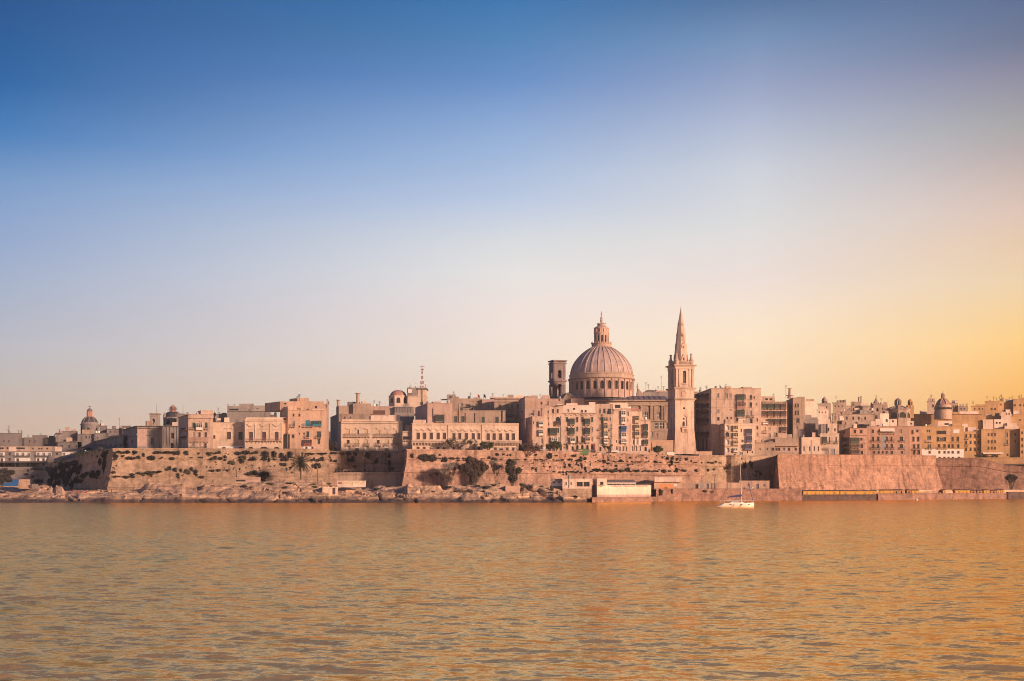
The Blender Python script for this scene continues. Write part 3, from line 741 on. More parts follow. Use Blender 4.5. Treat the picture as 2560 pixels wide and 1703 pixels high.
B_(F1, 'stone_building', 'low grey house at the foot of the dark domed church', 950, 1156, 614, 800, 690, 'dusk', R('dark', [1045, 1085], 18, 640, 665), roof=[('up', 1005, 1130, 560, 614, 3, 6, 'tan')])
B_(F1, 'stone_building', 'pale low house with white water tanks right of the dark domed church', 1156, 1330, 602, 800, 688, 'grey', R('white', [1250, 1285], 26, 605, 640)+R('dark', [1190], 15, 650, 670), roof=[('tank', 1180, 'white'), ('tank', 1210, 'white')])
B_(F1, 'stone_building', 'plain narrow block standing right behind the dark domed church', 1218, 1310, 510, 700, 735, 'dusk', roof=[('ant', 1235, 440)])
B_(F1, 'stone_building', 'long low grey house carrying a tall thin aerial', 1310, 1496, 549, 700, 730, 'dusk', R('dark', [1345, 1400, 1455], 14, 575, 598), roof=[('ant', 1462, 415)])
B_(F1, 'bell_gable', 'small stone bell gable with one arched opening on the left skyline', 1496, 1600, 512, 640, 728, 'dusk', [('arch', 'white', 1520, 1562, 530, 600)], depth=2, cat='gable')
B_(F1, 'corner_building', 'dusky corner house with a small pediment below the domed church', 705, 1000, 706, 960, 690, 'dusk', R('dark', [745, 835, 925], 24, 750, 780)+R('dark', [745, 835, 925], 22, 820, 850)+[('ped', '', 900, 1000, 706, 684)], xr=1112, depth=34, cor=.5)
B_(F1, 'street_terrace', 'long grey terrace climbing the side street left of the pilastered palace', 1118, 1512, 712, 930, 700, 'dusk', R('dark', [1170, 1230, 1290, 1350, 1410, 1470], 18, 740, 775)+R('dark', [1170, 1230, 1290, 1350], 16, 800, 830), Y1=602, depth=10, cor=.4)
B_(F1, 'palace', 'pilastered palace with a pink lit pilaster beside the lower terrace at left', 1682, 1985, 512, 790, 578, 'grey', [('band', 'pink', 1684, 1800, 530, 766), ('cor', '.5', 1682, 1985, 545, 530), ('cor', '.3', 1805, 1940, 632, 622)]+R('dark', [1848], 36, 660, 742)+[('pil', '', 1930, 1945, 545, 765)], side=R('dark', [1545, 1615], 16, 690, 720)+[('cor', '.4', 1515, 1680, 640, 630)], xl=1500, depth=40, cor=.8, trim='grey')
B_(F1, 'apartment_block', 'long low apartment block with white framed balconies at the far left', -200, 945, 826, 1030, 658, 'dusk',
   [('band', 'white', a, b, c, d) for a, b in ((-40, 62), (180, 372), (440, 632), (756, 900)) for c, d in ((836, 888), (905, 958), (966, 1012))]
   + R('grey', [5, 200, 270, 340, 455, 525, 595, 770, 865], 24, 848, 884)+R('dark', [10, 205, 455, 520, 770, 862], 24, 915, 950)+R('dark', [15, 200, 330, 450, 525], 26, 975, 1008)
   + R('dark', [103, 680], 28, 842, 870)+R('dark', [103, 680], 28, 910, 938)+R('dark', [103, 680], 28, 975, 1003)+[('bal', 'iron', -40, 62, 870, 889), ('bal', 'iron', 180, 372, 870, 889), ('bal', 'iron', 440, 632, 870, 889), ('bal', 'iron', 756, 900, 885, 906)],
   roof=[('up', -200, 760, 765, 826, 2.5, 8, 'tan', [(-20, 45, 778, 798), (82, 104, 775, 800), (195, 305, 778, 797), (395, 412, 782, 802), (470, 490, 785, 802), (500, 520, 785, 802), (570, 590, 782, 802)]), ('up', 105, 200, 770, 826, 2.3, 2, 'white'), ('up', 670, 756, 775, 826, 2.2, 2, 'white'), ('tank', 130, 'grey')], cor=.5)
B_(F1, 'boat_shed', 'bright blue stepped shed on the rocks at the far left', 42, 226, 1208, 1262, 533, 'tan', [('band', 'blue', 43, 225, 1209, 1252)], cat='hut', depth=5, cor=0, roof=[('up', 150, 226, 1170, 1210, 0, 5, 'blue')])
B_(F1, 'stone_hut', 'flat roofed ochre hut right of the blue shed', 228, 368, 1170, 1285, 540, 'ochre', R('dark', [318, 350], 10, 1196, 1206)+[('door', 'brown', 345, 372, 1240, 1280)], cat='hut', depth=6, cor=.1)
B_(F1, 'stone_hut', 'small whitish hut left of the ivy covered bastion flank', 388, 465, 1228, 1285, 545, 'grey', [('door', 'grey', 400, 420, 1245, 1280)], cat='hut', depth=4, cor=.1)
# ------------------------------------------------------------------ left row on the bastion
B_(F2, 'church', 'tall grey rounded church wall with pilasters under the scaffolded lantern', 155, 400, 574, 842, 612, 'grey', [('pil', '', x, x+10, 585, 800) for x in (160, 190, 225, 262, 300, 350, 378)]+R('dark', [312], 32, 655, 722)+[('arch', 'dark', 305, 340, 772, 832)], cor=.6, trim='grey')
B_(F2, 'town_house', 'narrow four storey house with a long pink balcony across its front', 510, 796, 440, 842, 560, 'lit',
   R('green', [557, 702], 30, 538, 598)+G('white', [606], 74, 543, 626)+[('bal', 'iron', 538, 602, 588, 616), ('bal', 'iron', 684, 742, 588, 616), ('segm', '', 640, 682, 528, 510)]+R('white', [560], 22, 650, 704)+R('brown', [626, 697], 28, 650, 708)
   + [('bal', 'pinkp', 510, 748, 706, 758)]+R('white', [552, 625], 26, 770, 815)+R('brown', [694], 28, 772, 828)+[('bal', 'iron', 538, 730, 815, 838), ('cor', '.4', 510, 796, 490, 480)],
   side=R('dark', [425, 455, 480], 14, 600, 640)+R('dark', [430, 470], 14, 690, 730)+[('bal', 'iron', 455, 506, 600, 622), ('bal', 'iron', 440, 500, 700, 722)], xl=398, depth=26,
   roof=[('up', 655, 796, 396, 440, .3, 8, 'lit', [(707, 733, 422, 460)]), ('up', 608, 630, 422, 440, 1, 2), ('ant', 500, 415)], cor=.35)
B_(F2, 'town_house', 'low peeling wall house with two big dark shutters between two taller houses', 796, 1162, 532, 842, 563, 'pale',
   R('brown', [957], 45, 645, 730)+R('green', [1090], 47, 645, 735)+R('dark', [797], 26, 685, 725)+[('cor', '.3', 935, 1035, 608, 602), ('cor', '.3', 1075, 1150, 612, 605), ('band', 'white', 850, 1140, 808, 841)]+R('dark', [903, 1097], 36, 823, 842), roof=[('tank', 905, 'blue'), ('up', 840, 885, 490, 532, 6, 3, 'white')], cor=.25)
B_(F2, 'stone_building', 'blank grey building with a rooftop pergola on the left skyline', 958, 1456, 402, 560, 602, 'grey', [('cor', '.3', 985, 1455, 408, 400)]+R('dark', [1225], 14, 412, 420), depth=16,
   roof=[('up', 960, 1098, 346, 402, .4, 9, 'grey', [(985, 1090, 378, 398)]), ('up', 1098, 1268, 320, 402, .6, 9, 'grey', [(1205, 1228, 388, 398)]), ('up', 1268, 1446, 342, 402, .6, 9, 'grey', [(1300, 1320, 370, 378)]), ('ant', 968, 318), ('ant', 1040, 322)], cor=0)
B_(F2, 'stone_building', 'low grey house with satellite dishes behind the dark cypress', 832, 966, 436, 545, 606, 'grey', roof=[('ant', 870, 420), ('up', 895, 950, 425, 437, 2, 3)])
B_(F2, 'stone_building', 'dark strip of a back house between the pergola roof and the tall orange house', 1450, 1530, 448, 560, 615, 'dark')
B_(F2, 'loggia_house', 'ornate two storey house with three tall brown doors over ground arches', 1162, 1606, 500, 850, 558, 'pale',
   R('brown', [1212, 1362, 1508], 44, 645, 748)+[('segm', '', a, a+92, 580, 552) for a in (1190, 1340, 1490)]+[('cor', '.12', a, a+92, 614, 608) for a in (1190, 1340, 1490)]+[('bal', 'pinkp', 1162, 1592, 722, 752)]+[('blind', '', x, x+32, 757, 788) for x in range(1170, 1580, 43)]
   + [('arch', 'dark', 1195, 1266, 818, 850), ('arch', 'dark', 1325, 1440, 818, 850), ('arch', 'dark', 1490, 1565, 818, 850), ('cor', '.35', 1162, 1606, 520, 502)]+[('pil', '', x, x+8, 545, 720) for x in (1280, 1450, 1585)],
   xl=1160, roof=[('up', 1175, 1600, 478, 500, .1, 1.0, 'pale')], cor=.5)
B_(F3, 'tall_house', 'tall orange stone house with teal and red closed balconies', 80, 480, 515, 930, 560, 'ochre',
   R('dark', [190], 22, 495, 513)+R('dark', [130, 190], 19, 555, 583)+R('dark', [192], 18, 678, 697)+R('dark', [77], 14, 708, 722)+R('grey', [127], 24, 628, 690)+[('bal', 'iron', 110, 157, 660, 693)]
   + R('dark', [122], 26, 770, 805)+R('dark', [193, 240], 15, 750, 771)+R('green', [272], 28, 738, 800)+R('green', [380], 46, 738, 803)+[('bal', 'iron', 262, 302, 780, 802), ('bal', 'iron', 374, 428, 780, 806)]
   + [('bal', 'teal', 246, 340, 655, 692), ('band', 'teal', 265, 312, 622, 690)]+G('teal', [341], 88, 628, 686)+G('red', [246], 84, 824, 882)+R('green', [388], 27, 812, 868)+[('band', 'white', 240, 356, 892, 928), ('arch', 'dark', 36, 100, 760, 925)]+R('brown', [262, 325], 20, 895, 928),
   side=[], xl=0, depth=6, cor=.2, roof=[('up', 0, 456, 428, 520, 3, 12, 'ochre', [(45, 68, 443, 458), (275, 298, 505, 520), (362, 384, 476, 500)]), ('up', 178, 298, 393, 430, 5, 6, 'ochre'), ('up', 80, 234, 480, 520, .2, 8, 'ochre', [(190, 212, 495, 513)]), ('up', 333, 470, 505, 520, .5, .4, 'pale'), ('tank', 113, 'grey'), ('tank', 218, 'white'), ('ant', 178, 372), ('ant', 203, 356), ('ant', 195, 350)])
B_(F3, 'entrance_block', 'low link house with a tall dark archway beside the tall orange house', 0, 79, 655, 930, 561, 'ochre', [('arch', 'green', 34, 100-22, 760, 925)]+R('dark', [34], 30, 596, 620), cor=.2, roof=[('up', 30, 78, 592, 656, .4, 5, 'tan')])
B_(F3, 'stone_building', 'narrow pale house peeping out right of the tall orange house', 455, 500, 452, 700, 590, 'pink', R('dark', [475], 12, 470, 490))
B_(F3, 'stone_building', 'brown back house with a tall round chimney and small roof dome', 606, 942, 556, 640, 632, 'tan', R('dark', [660, 720], 14, 585, 605), xl=520, depth=30,
   roof=[('up', 606, 760, 472, 556, 3, 9, 'tan'), ('up', 755, 942, 450, 556, 1, 9, 'tan'), ('up', 850, 890, 425, 452, 3, 3, 'white'), ('mast', 804, 348, 1.1), ('mast', 601, 418, .9), ('up', 705, 782, 432, 456, 6, 3, 'dark'), ('up', 940, 960, 480, 556, 2, 4)], cor=.15)
B_(F3, 'seafront_house', 'three storey house with paired long balconies and a white roof storey', 632, 1264, 630, 942, 602, 'pale',
   R('yellow', [687, 872], 32, 718, 768)+R('yellow', [1000, 1088, 1178], 28, 722, 768)+R('white', [787], 28, 720, 768)+[('bal', 'iron', 668, 928, 760, 796), ('bal', 'iron', 975, 1234, 762, 797)]
   + R('dark', [690, 1000], 28, 826, 862)+R('yellow', [782, 875, 1092, 1178], 30, 822, 868)+[('bal', 'iron', a, a+58, 857, 884) for a in (680, 765, 868, 988, 1077, 1172)]
   + [('arch', 'white', a, a+42, 885, 940) for a in (684, 872, 990, 1172)]+R('dark', [778, 1085], 36, 912, 940)+[('band', 'white', 770, 826, 890, 911), ('band', 'white', 1077, 1130, 890, 911), ('cor', '.35', 632, 1264, 656, 650)]+[('ped', '', a, a+45, 708, 700) for a in (680, 778, 866, 992, 1080, 1170)],
   xl=595, depth=22, cor=.4, roof=[('up', 936, 1236, 574, 630, 1.2, 7, 'white', [(1165, 1187, 596, 620)]), ('up', 1115, 1236, 568, 580, 1.1, 7, 'white'), ('up', 640, 935, 614, 630, .15, .5, 'pale'), ('tank', 1120, 'grey'), ('tank', 1160, 'grey')])
B_(F3, 'stone_building', 'long plain back wall with a timber trellis behind the paired balcony house', 942, 1182, 478, 640, 636, 'pink', [('band', 'brownw', 940, 1085, 520, 565)], roof=[('tank', 970, 'white'), ('tank', 1005, 'grey')], cor=.1)
B_(F3, 'stone_building', 'greyish ribbed shed wall below the little domed chapel', 1182, 1386, 482, 640, 634, 'grey', [('pil', '', x, x+3, 485, 540) for x in range(1190, 1380, 16)], cor=.1)
B_(F4, 'stone_building', 'broad pinkish block with a glazed closed balcony above the long palace roof', 316, 604, 312, 560, 590, 'pink', G('green', [412], 100, 452, 530)+[('pipe', 'iron', 377, 384, 375, 528), ('cor', '.2', 400, 520, 445, 438)], side=R('dark', [258, 290], 12, 480, 505), xl=176, depth=34, cor=.1, roof=[('ant', 320, 290), ('up', 380, 470, 296, 312, 2, 4)])
# ------------------------------------------------------------------ centre
hood = []
for i, a in enumerate([183, 252, 326, 412, 485]): hood.append(('ped' if i in (0, 1, 2, 3, 4) else 'segm', '', a, a+64, 630, 602 if i == 2 else 612))
for i, a in enumerate([590, 660, 733, 815, 880]): hood.append(('segm', '', a, a+60, 636, 616))
for i, a in enumerate([985, 1056, 1125, 1208, 1275]): hood.append(('ped' if i % 2 == 0 else 'segm', '', a, a+68, 638, 606 if i == 2 else 620))
B_(F4, 'seafront_palace', 'long two storey palace with fifteen dark shuttered windows under small pediments', 142, 1370, 545, 872, 558, 'pale',
   R('brown', [192, 265, 343, 422, 495], 36, 655, 730)+R('brown', [605, 672, 748, 828, 893], 34, 660, 732)+R('brown', [1000, 1068, 1143, 1222, 1290], 35, 663, 740)+hood
   + [('sbal', '', 136, 545, 737, 800), ('sbal', '', 980, 1402, 745, 802), ('bal', 'iron', 590, 650, 712, 736), ('cor', '.3', 142, 1370, 566, 556)]+R('brown', [195, 265, 425, 495], 30, 818, 860)+R('brown', [605, 672, 835, 896], 28, 820, 866)+R('brown', [1222, 1290, 1085], 30, 825, 872)
   + [('band', 'pale', 318, 415, 812, 868), ('band', 'pale', 738, 826, 810, 868), ('band', 'pale', 1118, 1208, 816, 872)]+R('dark', [345, 752, 1145], 40, 836, 870)+[('pil', '', 553, 562, 560, 860), ('pil', '', 945, 955, 560, 860)],
   xl=136, depth=18, cor=.55, roof=[('up', 150, 300, 505, 545, 8, 3, 'lit')])
B_(F4, 'porch_house', 'low porch house with a dark glazed loggia at the left end of the long palace', 30, 140, 635, 850, 598, 'pale', R('dark', [32], 70, 697, 736)+[('cor', '.3', 30, 140, 648, 640), ('pil', '', 104, 110, 650, 735), ('bal', 'pinkp', 30, 132, 735, 752)], xl=26, depth=8, cor=.3, roof=[('up', 60, 140, 565, 640, 3, 5, 'tan')])
B_(F4, 'stone_building', 'long brown back building with green shutters and a tall round pipe', 606, 1216, 398, 560, 594, 'tan',
   R('green', [624, 707], 36, 465, 534)+R('green', [940, 1100], 36, 472, 538)+[('pipe', 'stone', 674, 694, 318, 535), ('pipe', 'iron', 750, 757, 430, 533), ('pipe', 'iron', 860, 867, 428, 536), ('pipe', 'iron', 1172, 1184, 392, 525), ('segm', '', 606, 834, 398, 358)], cor=.15)
B_(F4, 'stone_building', 'upper back house with square roof hut left of the two small flags', 574, 946, 260, 420, 640, 'tan', R('dark', [760], 50, 328, 346)+R('white', [860, 700], 26, 318, 345)+[('cor', '.3', 810, 945, 290, 284)], cor=.2, roof=[('up', 540, 640, 214, 262, 1, 6, 'grey', [(570, 600, 236, 252)]), ('up', 468, 545, 272, 300, 3, 6, 'pale'), ('up', 640, 684, 238, 262, 1, 4), ('ant', 620, 178), ('up', 850, 890, 248, 262, 1, 3)])
B_(F4, 'stone_building', 'upper back house with a leaning white stair beside a lone white window', 946, 1092, 270, 420, 638, 'pink', R('white', [1015], 28, 335, 372), cor=.2)
B_(F4, 'tenement', 'tall brown tenement with stacked iron balconies behind the long palace', 1088, 1404, 250, 560, 622, 'tan',
   R('dark', [1138], 26, 330, 362)+R('dark', [1226, 1281, 1345], 24, 330, 364)+R('dark', [1224, 1281, 1345], 26, 405, 455)+R('dark', [1224, 1345], 26, 480, 525)+R('white', [1281], 24, 490, 525)+[('bal', 'iron', 1218, 1310, 440, 465), ('bal', 'iron', 1330, 1372, 440, 465), ('bal', 'iron', 1218, 1310, 515, 540), ('cor', '.4', 1088, 1404, 300, 292), ('cor', '.3', 1088, 1404, 272, 266), ('bal', 'iron', 1218, 1310, 360, 385)], cor=.3,
   roof=[('up', 1048, 1230, 242, 252, 3, 6, 'pale'), ('up', 1240, 1310, 217, 252, 4, 5, 'tan'), ('up', 1336, 1420, 222, 252, 4, 5, 'white'), ('up', 1430, 1480, 232, 252, 4, 5), ('ant', 1070, 195), ('ant', 1190, 205)])
B_(F4, 'tall_house', 'tall plain pinkish house turned sideways left of the closed balcony row', 1440, 1588, 240, 880, 598, 'pink', R('white', [1500], 40, 428, 455)+[('band', 'ochre', 1446, 1586, 288, 375)]+R('dark', [1510], 18, 640, 665), side=R('dark', [1395], 18, 400, 440)+R('dark', [1385, 1410], 12, 490, 520), xl=1368, depth=22, cor=.15, roof=[('up', 1520, 1588, 225, 242, 1, 6), ('up', 1480, 1520, 232, 242, 1, 6)])
B_(F5, 'stone_building', 'pinkish stepped back house just below the square dark bell tower', 205, 505, 262, 500, 622, 'pink', R('dark', [240], 18, 300, 330), roof=[('up', 255, 345, 222, 264, 1, 7, 'pink'), ('tank', 262, 'white'), ('ant', 232, 205)], cor=.15)
B_(F5, 'stone_building', 'stepped pink house front between the dark alley and the white roof block', 330, 500, 290, 480, 600, 'pink', cor=.1, roof=[('up', 300, 332, 330, 400, .4, 5)])
B_(F5, 'white_house', 'whitewashed roof block with one small pointed arch window behind the closed balcony row', 500, 872, 335, 480, 592, 'white', R('white', [545], 22, 385, 415)+[('arch', 'dark', 609, 637, 368, 416)]+R('dark', [705, 747], 20, 394, 420), cor=.1, roof=[('up', 430, 502, 325, 400, 1.5, 6, 'white'), ('up', 535, 662, 315, 336, .1, 6, 'white'), ('up', 795, 870, 302, 336, 2, 6, 'white'), ('ant', 855, 285)])
B_(F5, 'town_house', 'plain low house with two white closed balconies left of the arched balcony house', 142, 282, 464, 872, 568, 'lit', G('white', [216], 52, 522, 585)+G('white', [216], 52, 622, 690)+R('green', [205], 10, 525, 585)+R('green', [207], 10, 622, 690)+R('white', [236], 26, 718, 780)+[('band', 'white', 230, 350, 820, 862)]+R('dark', [240, 300], 20, 795, 850)+R('dark', [105+45], 10, 525, 555), side=R('dark', [65, 110], 12, 520, 555)+R('dark', [95], 14, 680, 705), xl=62, depth=20, cor=.2)
B_(F5, 'town_house', 'stone house with an arched upper balcony and a wide green closed balcony', 282, 500, 355, 868, 570, 'lit', R('dark', [318], 14, 398, 428)+R('dark', [370, 425], 20, 380, 428)+[('arch', 'dark', 412, 462, 472, 540)]+G('brownw', [410], 54, 520, 572)+R('dark', [318, 318], 14, 480, 495)+G('green', [345], 84, 602, 686)+R('green', [320, 431], 20, 602, 655)+G('white', [362], 68, 706, 772)+R('white', [328, 440], 16, 706, 770)+[('pipe', 'iron', 470, 474, 460, 850), ('cor', '.15', 282, 500, 438, 434)]+R('dark', [325, 455], 26, 800, 862)+R('dark', [325], 12, 545, 568), cor=.15, roof=[('up', 440, 500, 350, 357, .2, 5)])
B_(F5, 'terrace_house', 'wide stone terrace house with four green closed balconies and an arched ground floor', 500, 872, 425, 872, 570, 'lit',
   G('green', [572, 748], 58, 492, 566)+R('green', [530, 706, 818], 26, 474, 530)+R('brown', [646], 26, 474, 535)+G('green', [572, 748], 58, 600, 678)+R('green', [532, 648], 24, 586, 640)+R('white', [707, 822], 20, 590, 645)
   + G('white', [582], 52, 706, 778)+G('yellow', [755], 52, 706, 772)+R('dark', [648, 706], 22, 697, 772)+R('white', [532, 822], 22, 702, 758)+[('bal', 'iron', 640, 678, 752, 776), ('bal', 'iron', 698, 736, 752, 776)]
   + [('arch', 'grey', 590, 620, 812, 862)]+[('arch', 'dark', a, a+27, 796, 852) for a in (648, 705, 764, 820)]+[('segm', '', a, a+50, 452, 440) for a in (525, 580, 640, 700, 755, 812)]+[('segm', '', a, a+28, 594, 578) for a in (590, 762)]+[('segm', '', a, a+28, 700, 684) for a in (590, 765)]+[('cor', '.3', 500, 872, 436, 428)]+[('band', 'red', 818, 868, 780, 850)]+R('green', [535], 22, 798, 850), cor=.3)
B_(F5, 'terrace_house', 'stone terrace house with a tall central stack of cream closed balconies', 872, 1076, 440, 872, 571, 'lit',
   G('yellow', [962], 50, 475, 546)+G('yellow', [965], 46, 556, 636)+G('white', [965], 48, 645, 720)+G('white', [966], 46, 732, 782)+R('white', [912, 1028], 24, 474, 520)+R('white', [912, 1030], 26, 556, 622)+R('white', [912, 1030], 26, 645, 712)+R('white', [912, 1028], 26, 730, 792)
   + [('bal', 'iron', 904, 948, 604, 626), ('bal', 'iron', 1024, 1062, 606, 628), ('bal', 'iron', 904, 948, 692, 714), ('bal', 'iron', 1024, 1062, 694, 716), ('pipe', 'iron', 943, 950, 440, 780)]+R('dark', [915, 1030], 24, 820, 866), cor=.2, roof=[('up', 876, 1076, 322, 442, 1.2, 8, 'lit', [(917, 930, 376, 430), (962, 985, 378, 430), (1012, 1050, 378, 430)]), ('up', 1020, 1050, 400, 440, .6, .5, 'iron')])
B_(F5, 'terrace_house', 'stone terrace house whose closed balcony stack has one bright blue balcony', 1076, 1282, 382, 872, 572, 'lit',
   G('white', [1166], 50, 402, 476)+G('white', [1170], 44, 484, 556)+G('blue', [1166], 58, 580, 648)+[('band', 'blue', 1142, 1165, 576, 612), ('band', 'blue', 1206, 1230, 576, 612)]+G('white', [1166], 60, 655, 726)+G('white', [1166], 64, 736, 778)+R('white', [1235], 20, 410, 460)+R('white', [1235], 16, 490, 530)+R('white', [1146], 12, 655, 700)+R('dark', [1146], 14, 745, 772)+R('dark', [1108], 10, 740, 770)
   + [('arch', 'white', a, a+22, 812, 866) for a in (1103, 1140, 1178, 1214)]+[('cor', '.15', 1082, 1282, 402, 396)], cor=.2, roof=[('up', 1028, 1240, 312, 384, 2.5, 6, 'white', [(1095, 1158, 332, 372)]), ('up', 1175, 1280, 372, 384, 2, 4), ('tank', 1235, 'white'), ('tank', 1262, 'white')])
B_(F5, 'terrace_house', 'narrow terrace house with a dark red roof awning and three cream closed balconies', 1282, 1402, 405, 872, 573, 'lit', G('yellow', [1322], 48, 458, 542)+G('yellow', [1322], 54, 560, 626)+G('yellow', [1322], 54, 640, 712)+[('band', 'white', 1290, 1400, 726, 796)]+R('white', [1300, 1345], 20, 735, 790)+[('arch', 'white', a, a+22, 808, 866) for a in (1285, 1330, 1374)]+R('brown', [1328], 16, 476, 500)+[('pipe', 'iron', 1318, 1322, 600, 860)], cor=.2, roof=[('up', 1288, 1388, 380, 405, .6, 3, 'red'), ('up', 1296, 1372, 370, 382, 1.2, 2, 'red')])
B_(F5, 'terrace_house', 'last and lowest terrace house with three dark green closed balconies near the spire', 1402, 1502, 502, 872, 573, 'lit', G('green', [1422], 52, 556, 636)+G('green', [1422], 52, 646, 706)+G('green', [1424], 52, 734, 796)+[('arch', 'green', 1434, 1462, 818, 866), ('cor', '.25', 1402, 1502, 520, 512)], cor=.25, roof=[('up', 1402, 1428, 470, 504, .5, 3), ('tank', 1450, 'white')])
B_(F5, 'garden_wall_house', 'blank ochre walled yard building at the foot of the spire tower', 1500, 1768, 745, 878, 584, 'ochre', [('pipe', 'iron', 1516, 1520, 768, 868), ('cor', '.12', 1500, 1768, 748, 742)], cor=.15)
# ------------------------------------------------------------------ right of the spire
def gallery_rows(side):
    r = []
    return r
B_(F6, 'apartment_building', 'huge seven storey block with dark timber galleries down its shaded left side', 636, 1212, 142, 905, 632, 'lit',
   R('white', [706], 24, 198, 258)+R('lit', [806, 850], 20, 203, 260)+G('green', [932], 84, 212, 288)+G('pinkp', [932], 86, 300, 378)+G('green', [932], 86, 392, 468)+G('white', [948], 70, 484, 512)+R('dark', [1083], 22, 218, 275)+R('dark', [1080], 26, 305, 366)+R('white', [1080], 24, 400, 460)+R('dark', [1085], 26, 490, 545)
   + R('white', [1018], 18, 216, 266)+R('white', [1020], 16, 308, 342)+R('white', [707], 24, 385, 430)+R('dark', [706], 26, 474, 516)+R('dark', [814, 858], 17, 474, 500)+R('white', [855], 18, 385, 402)+R('white', [1150], 18, 312, 345)+R('dark', [1160], 16, 490, 526)+R('dark', [1160], 16, 578, 616)+R('lit', [1164], 16, 654, 692)+R('dark', [1116, 1132], 9, 235, 262)
   + [('cor', '.12', 636, 1212, 268, 264), ('cor', '.12', 636, 1212, 360, 356), ('bal', 'iron', 1055, 1130, 455, 472)],
   side=[e for r0, r1, k in ((212, 282, 0), (322, 382, 1), (402, 470, 0), (490, 556, 1), (648, 712, 0)) for e in (G('brownw', [446], 50, r0, r1)+G('brownw', [502], 48, r0, r1)+G('brownw', [556], 52, r0, r1))]+[('pil', '', a, a+7, 580, 640) for a in (470, 520, 575, 610)]+R('dark', [480, 530, 575], 20, 730, 860),
   xl=438, depth=46, cor=.4, roof=[('up', 1000, 1108, 126, 143, .4, 8, 'lit', [(1020, 1035, 132, 140)]), ('ant', 513, 130), ('ant', 588, 122), ('ant', 806, 92), ('ant', 835, 112), ('tank', 690, 'grey'), ('ant', 736, 100)])
B_(F6, 'stone_building', 'lower pink rooftop behind the spire tower left of the huge block', 436, 640, 180, 400, 668, 'tan')
B_(F6, 'corner_house', 'slim light corner house with rounded stacked balconies in front of the huge block', 792, 948, 545, 935, 619, 'pale',
   [('arch', 'white', 800, 846, 568, 622), ('arch', 'dark', 800, 846, 648, 702), ('arch', 'white', 804, 846, 734, 790), ('arch', 'white', 804, 846, 826, 882)]+G('yellow', [886], 56, 572, 636)+G('yellow', [886], 58, 656, 722)+G('yellow', [886], 56, 742, 802)+G('white', [892], 42, 832, 880)+[('bal', 'pinkp', 790, 856, 690, 712), ('arch', 'dark', 892, 926, 902, 932), ('cor', '.2', 792, 948, 640, 634), ('cor', '.2', 792, 948, 728, 722), ('cor', '.2', 792, 948, 812, 806)],
   side=R('brown', [695], 18, 580, 610)+R('white', [700], 22, 652, 695)+R('brown', [700], 20, 745, 780)+[('cor', '.4', 672, 790, 635, 626), ('cor', '.4', 672, 790, 725, 716), ('cor', '.4', 672, 790, 808, 800)], xl=670, depth=30, cor=.5, roof=[('up', 800, 900, 500, 546, 3, 5, 'tan'), ('tank', 880, 'grey'), ('tank', 830, 'grey')])
B_(F6, 'corner_house', 'narrow house with three slate blue closed balconies right of the slim corner house', 948, 1140, 545, 930, 620.5, 'pale', G('violet', [1036], 68, 610, 688)+G('violet', [1042], 62, 694, 768)+G('violet', [1018], 84, 786, 856)+R('violet', [976], 16, 610, 646)+R('violet', [980], 18, 794, 832)+R('brown', [984], 26, 735, 765)+R('white', [970], 30, 880, 912)+[('cor', '.15', 948, 1140, 576, 570), ('arch', 'dark', 1048, 1062, 860, 890)]+R('dark', [1104], 12, 866, 892), cor=.2, roof=[('up', 950, 1004, 510, 546, .3, 4, 'pale'), ('up', 1015, 1085, 520, 546, 1.5, 4, 'grey')])
ggr = []
for i, (a, b) in enumerate(((318, 384), (404, 470), (494, 562))):
    for j, x in enumerate((1214, 1290, 1364)):
        if i == 2 and j == 0: ggr += G('white', [1230], 60, 528, 560)
        else: ggr += G(('green', 'brownw', 'brownw')[i], [x], 54, a, b)
    ggr += G('brownw', [1434], 66, a, b)
B_(F6, 'apartment_building', 'six storey block fronted by a grid of glazed timber galleries catching the light', 1214, 1512, 296, 740, 642, 'lit', ggr+G('brownw', [1438], 64, 586, 648)+R('lit', [1300], 20, 590, 626)+R('lit', [1300], 22, 660, 716)+R('yellow', [1240], 24, 590, 638)+[('band', 'green', 1366, 1404, 650, 712), ('bal', 'iron', 1226, 1278, 630, 656), ('cor', '.3', 1214, 1512, 306, 298)]+R('dark', [1380], 18, 656, 690), cor=.3, roof=[('up', 1216, 1372, 236, 300, 3, 8, 'tan', [(1260, 1290, 258, 280), (1310, 1340, 258, 280)]), ('ant', 1356, 205), ('tank', 1280, 'grey')])
B_(F6, 'tall_house', 'tall bare tower house with a slender stone chimney at its left corner', 1582, 1716, 250, 740, 641, 'tan', R('dark', [1600, 1630], 16, 320, 362)+R('dark', [1602, 1630], 16, 400, 452)+R('lit', [1600], 20, 492, 542)+R('dark', [1626], 28, 490, 540)+R('white', [1608], 24, 575, 616)+[('band', 'white', 1648, 1680, 630, 700)], side=R('dark', [1508], 14, 320, 362)+R('dark', [1508], 14, 405, 450)+R('dark', [1508], 14, 495, 540)+R('dark', [1508], 14, 580, 622)+R('dark', [1520], 12, 670, 700), xl=1496, depth=24, cor=.15, roof=[('up', 1640, 1716, 240, 252, .5, 6), ('ant', 1498, 105), ('mast', 1543, 150, .9), ('mast', 1546, 230, 1.5)])
B_(F6, 'white_building', 'blank whitewashed wall block right of the tall tower house', 1712, 1832, 292, 560, 660, 'white', roof=[('up', 1730, 1822, 266, 293, 2, 5, 'tan')], cor=.1)
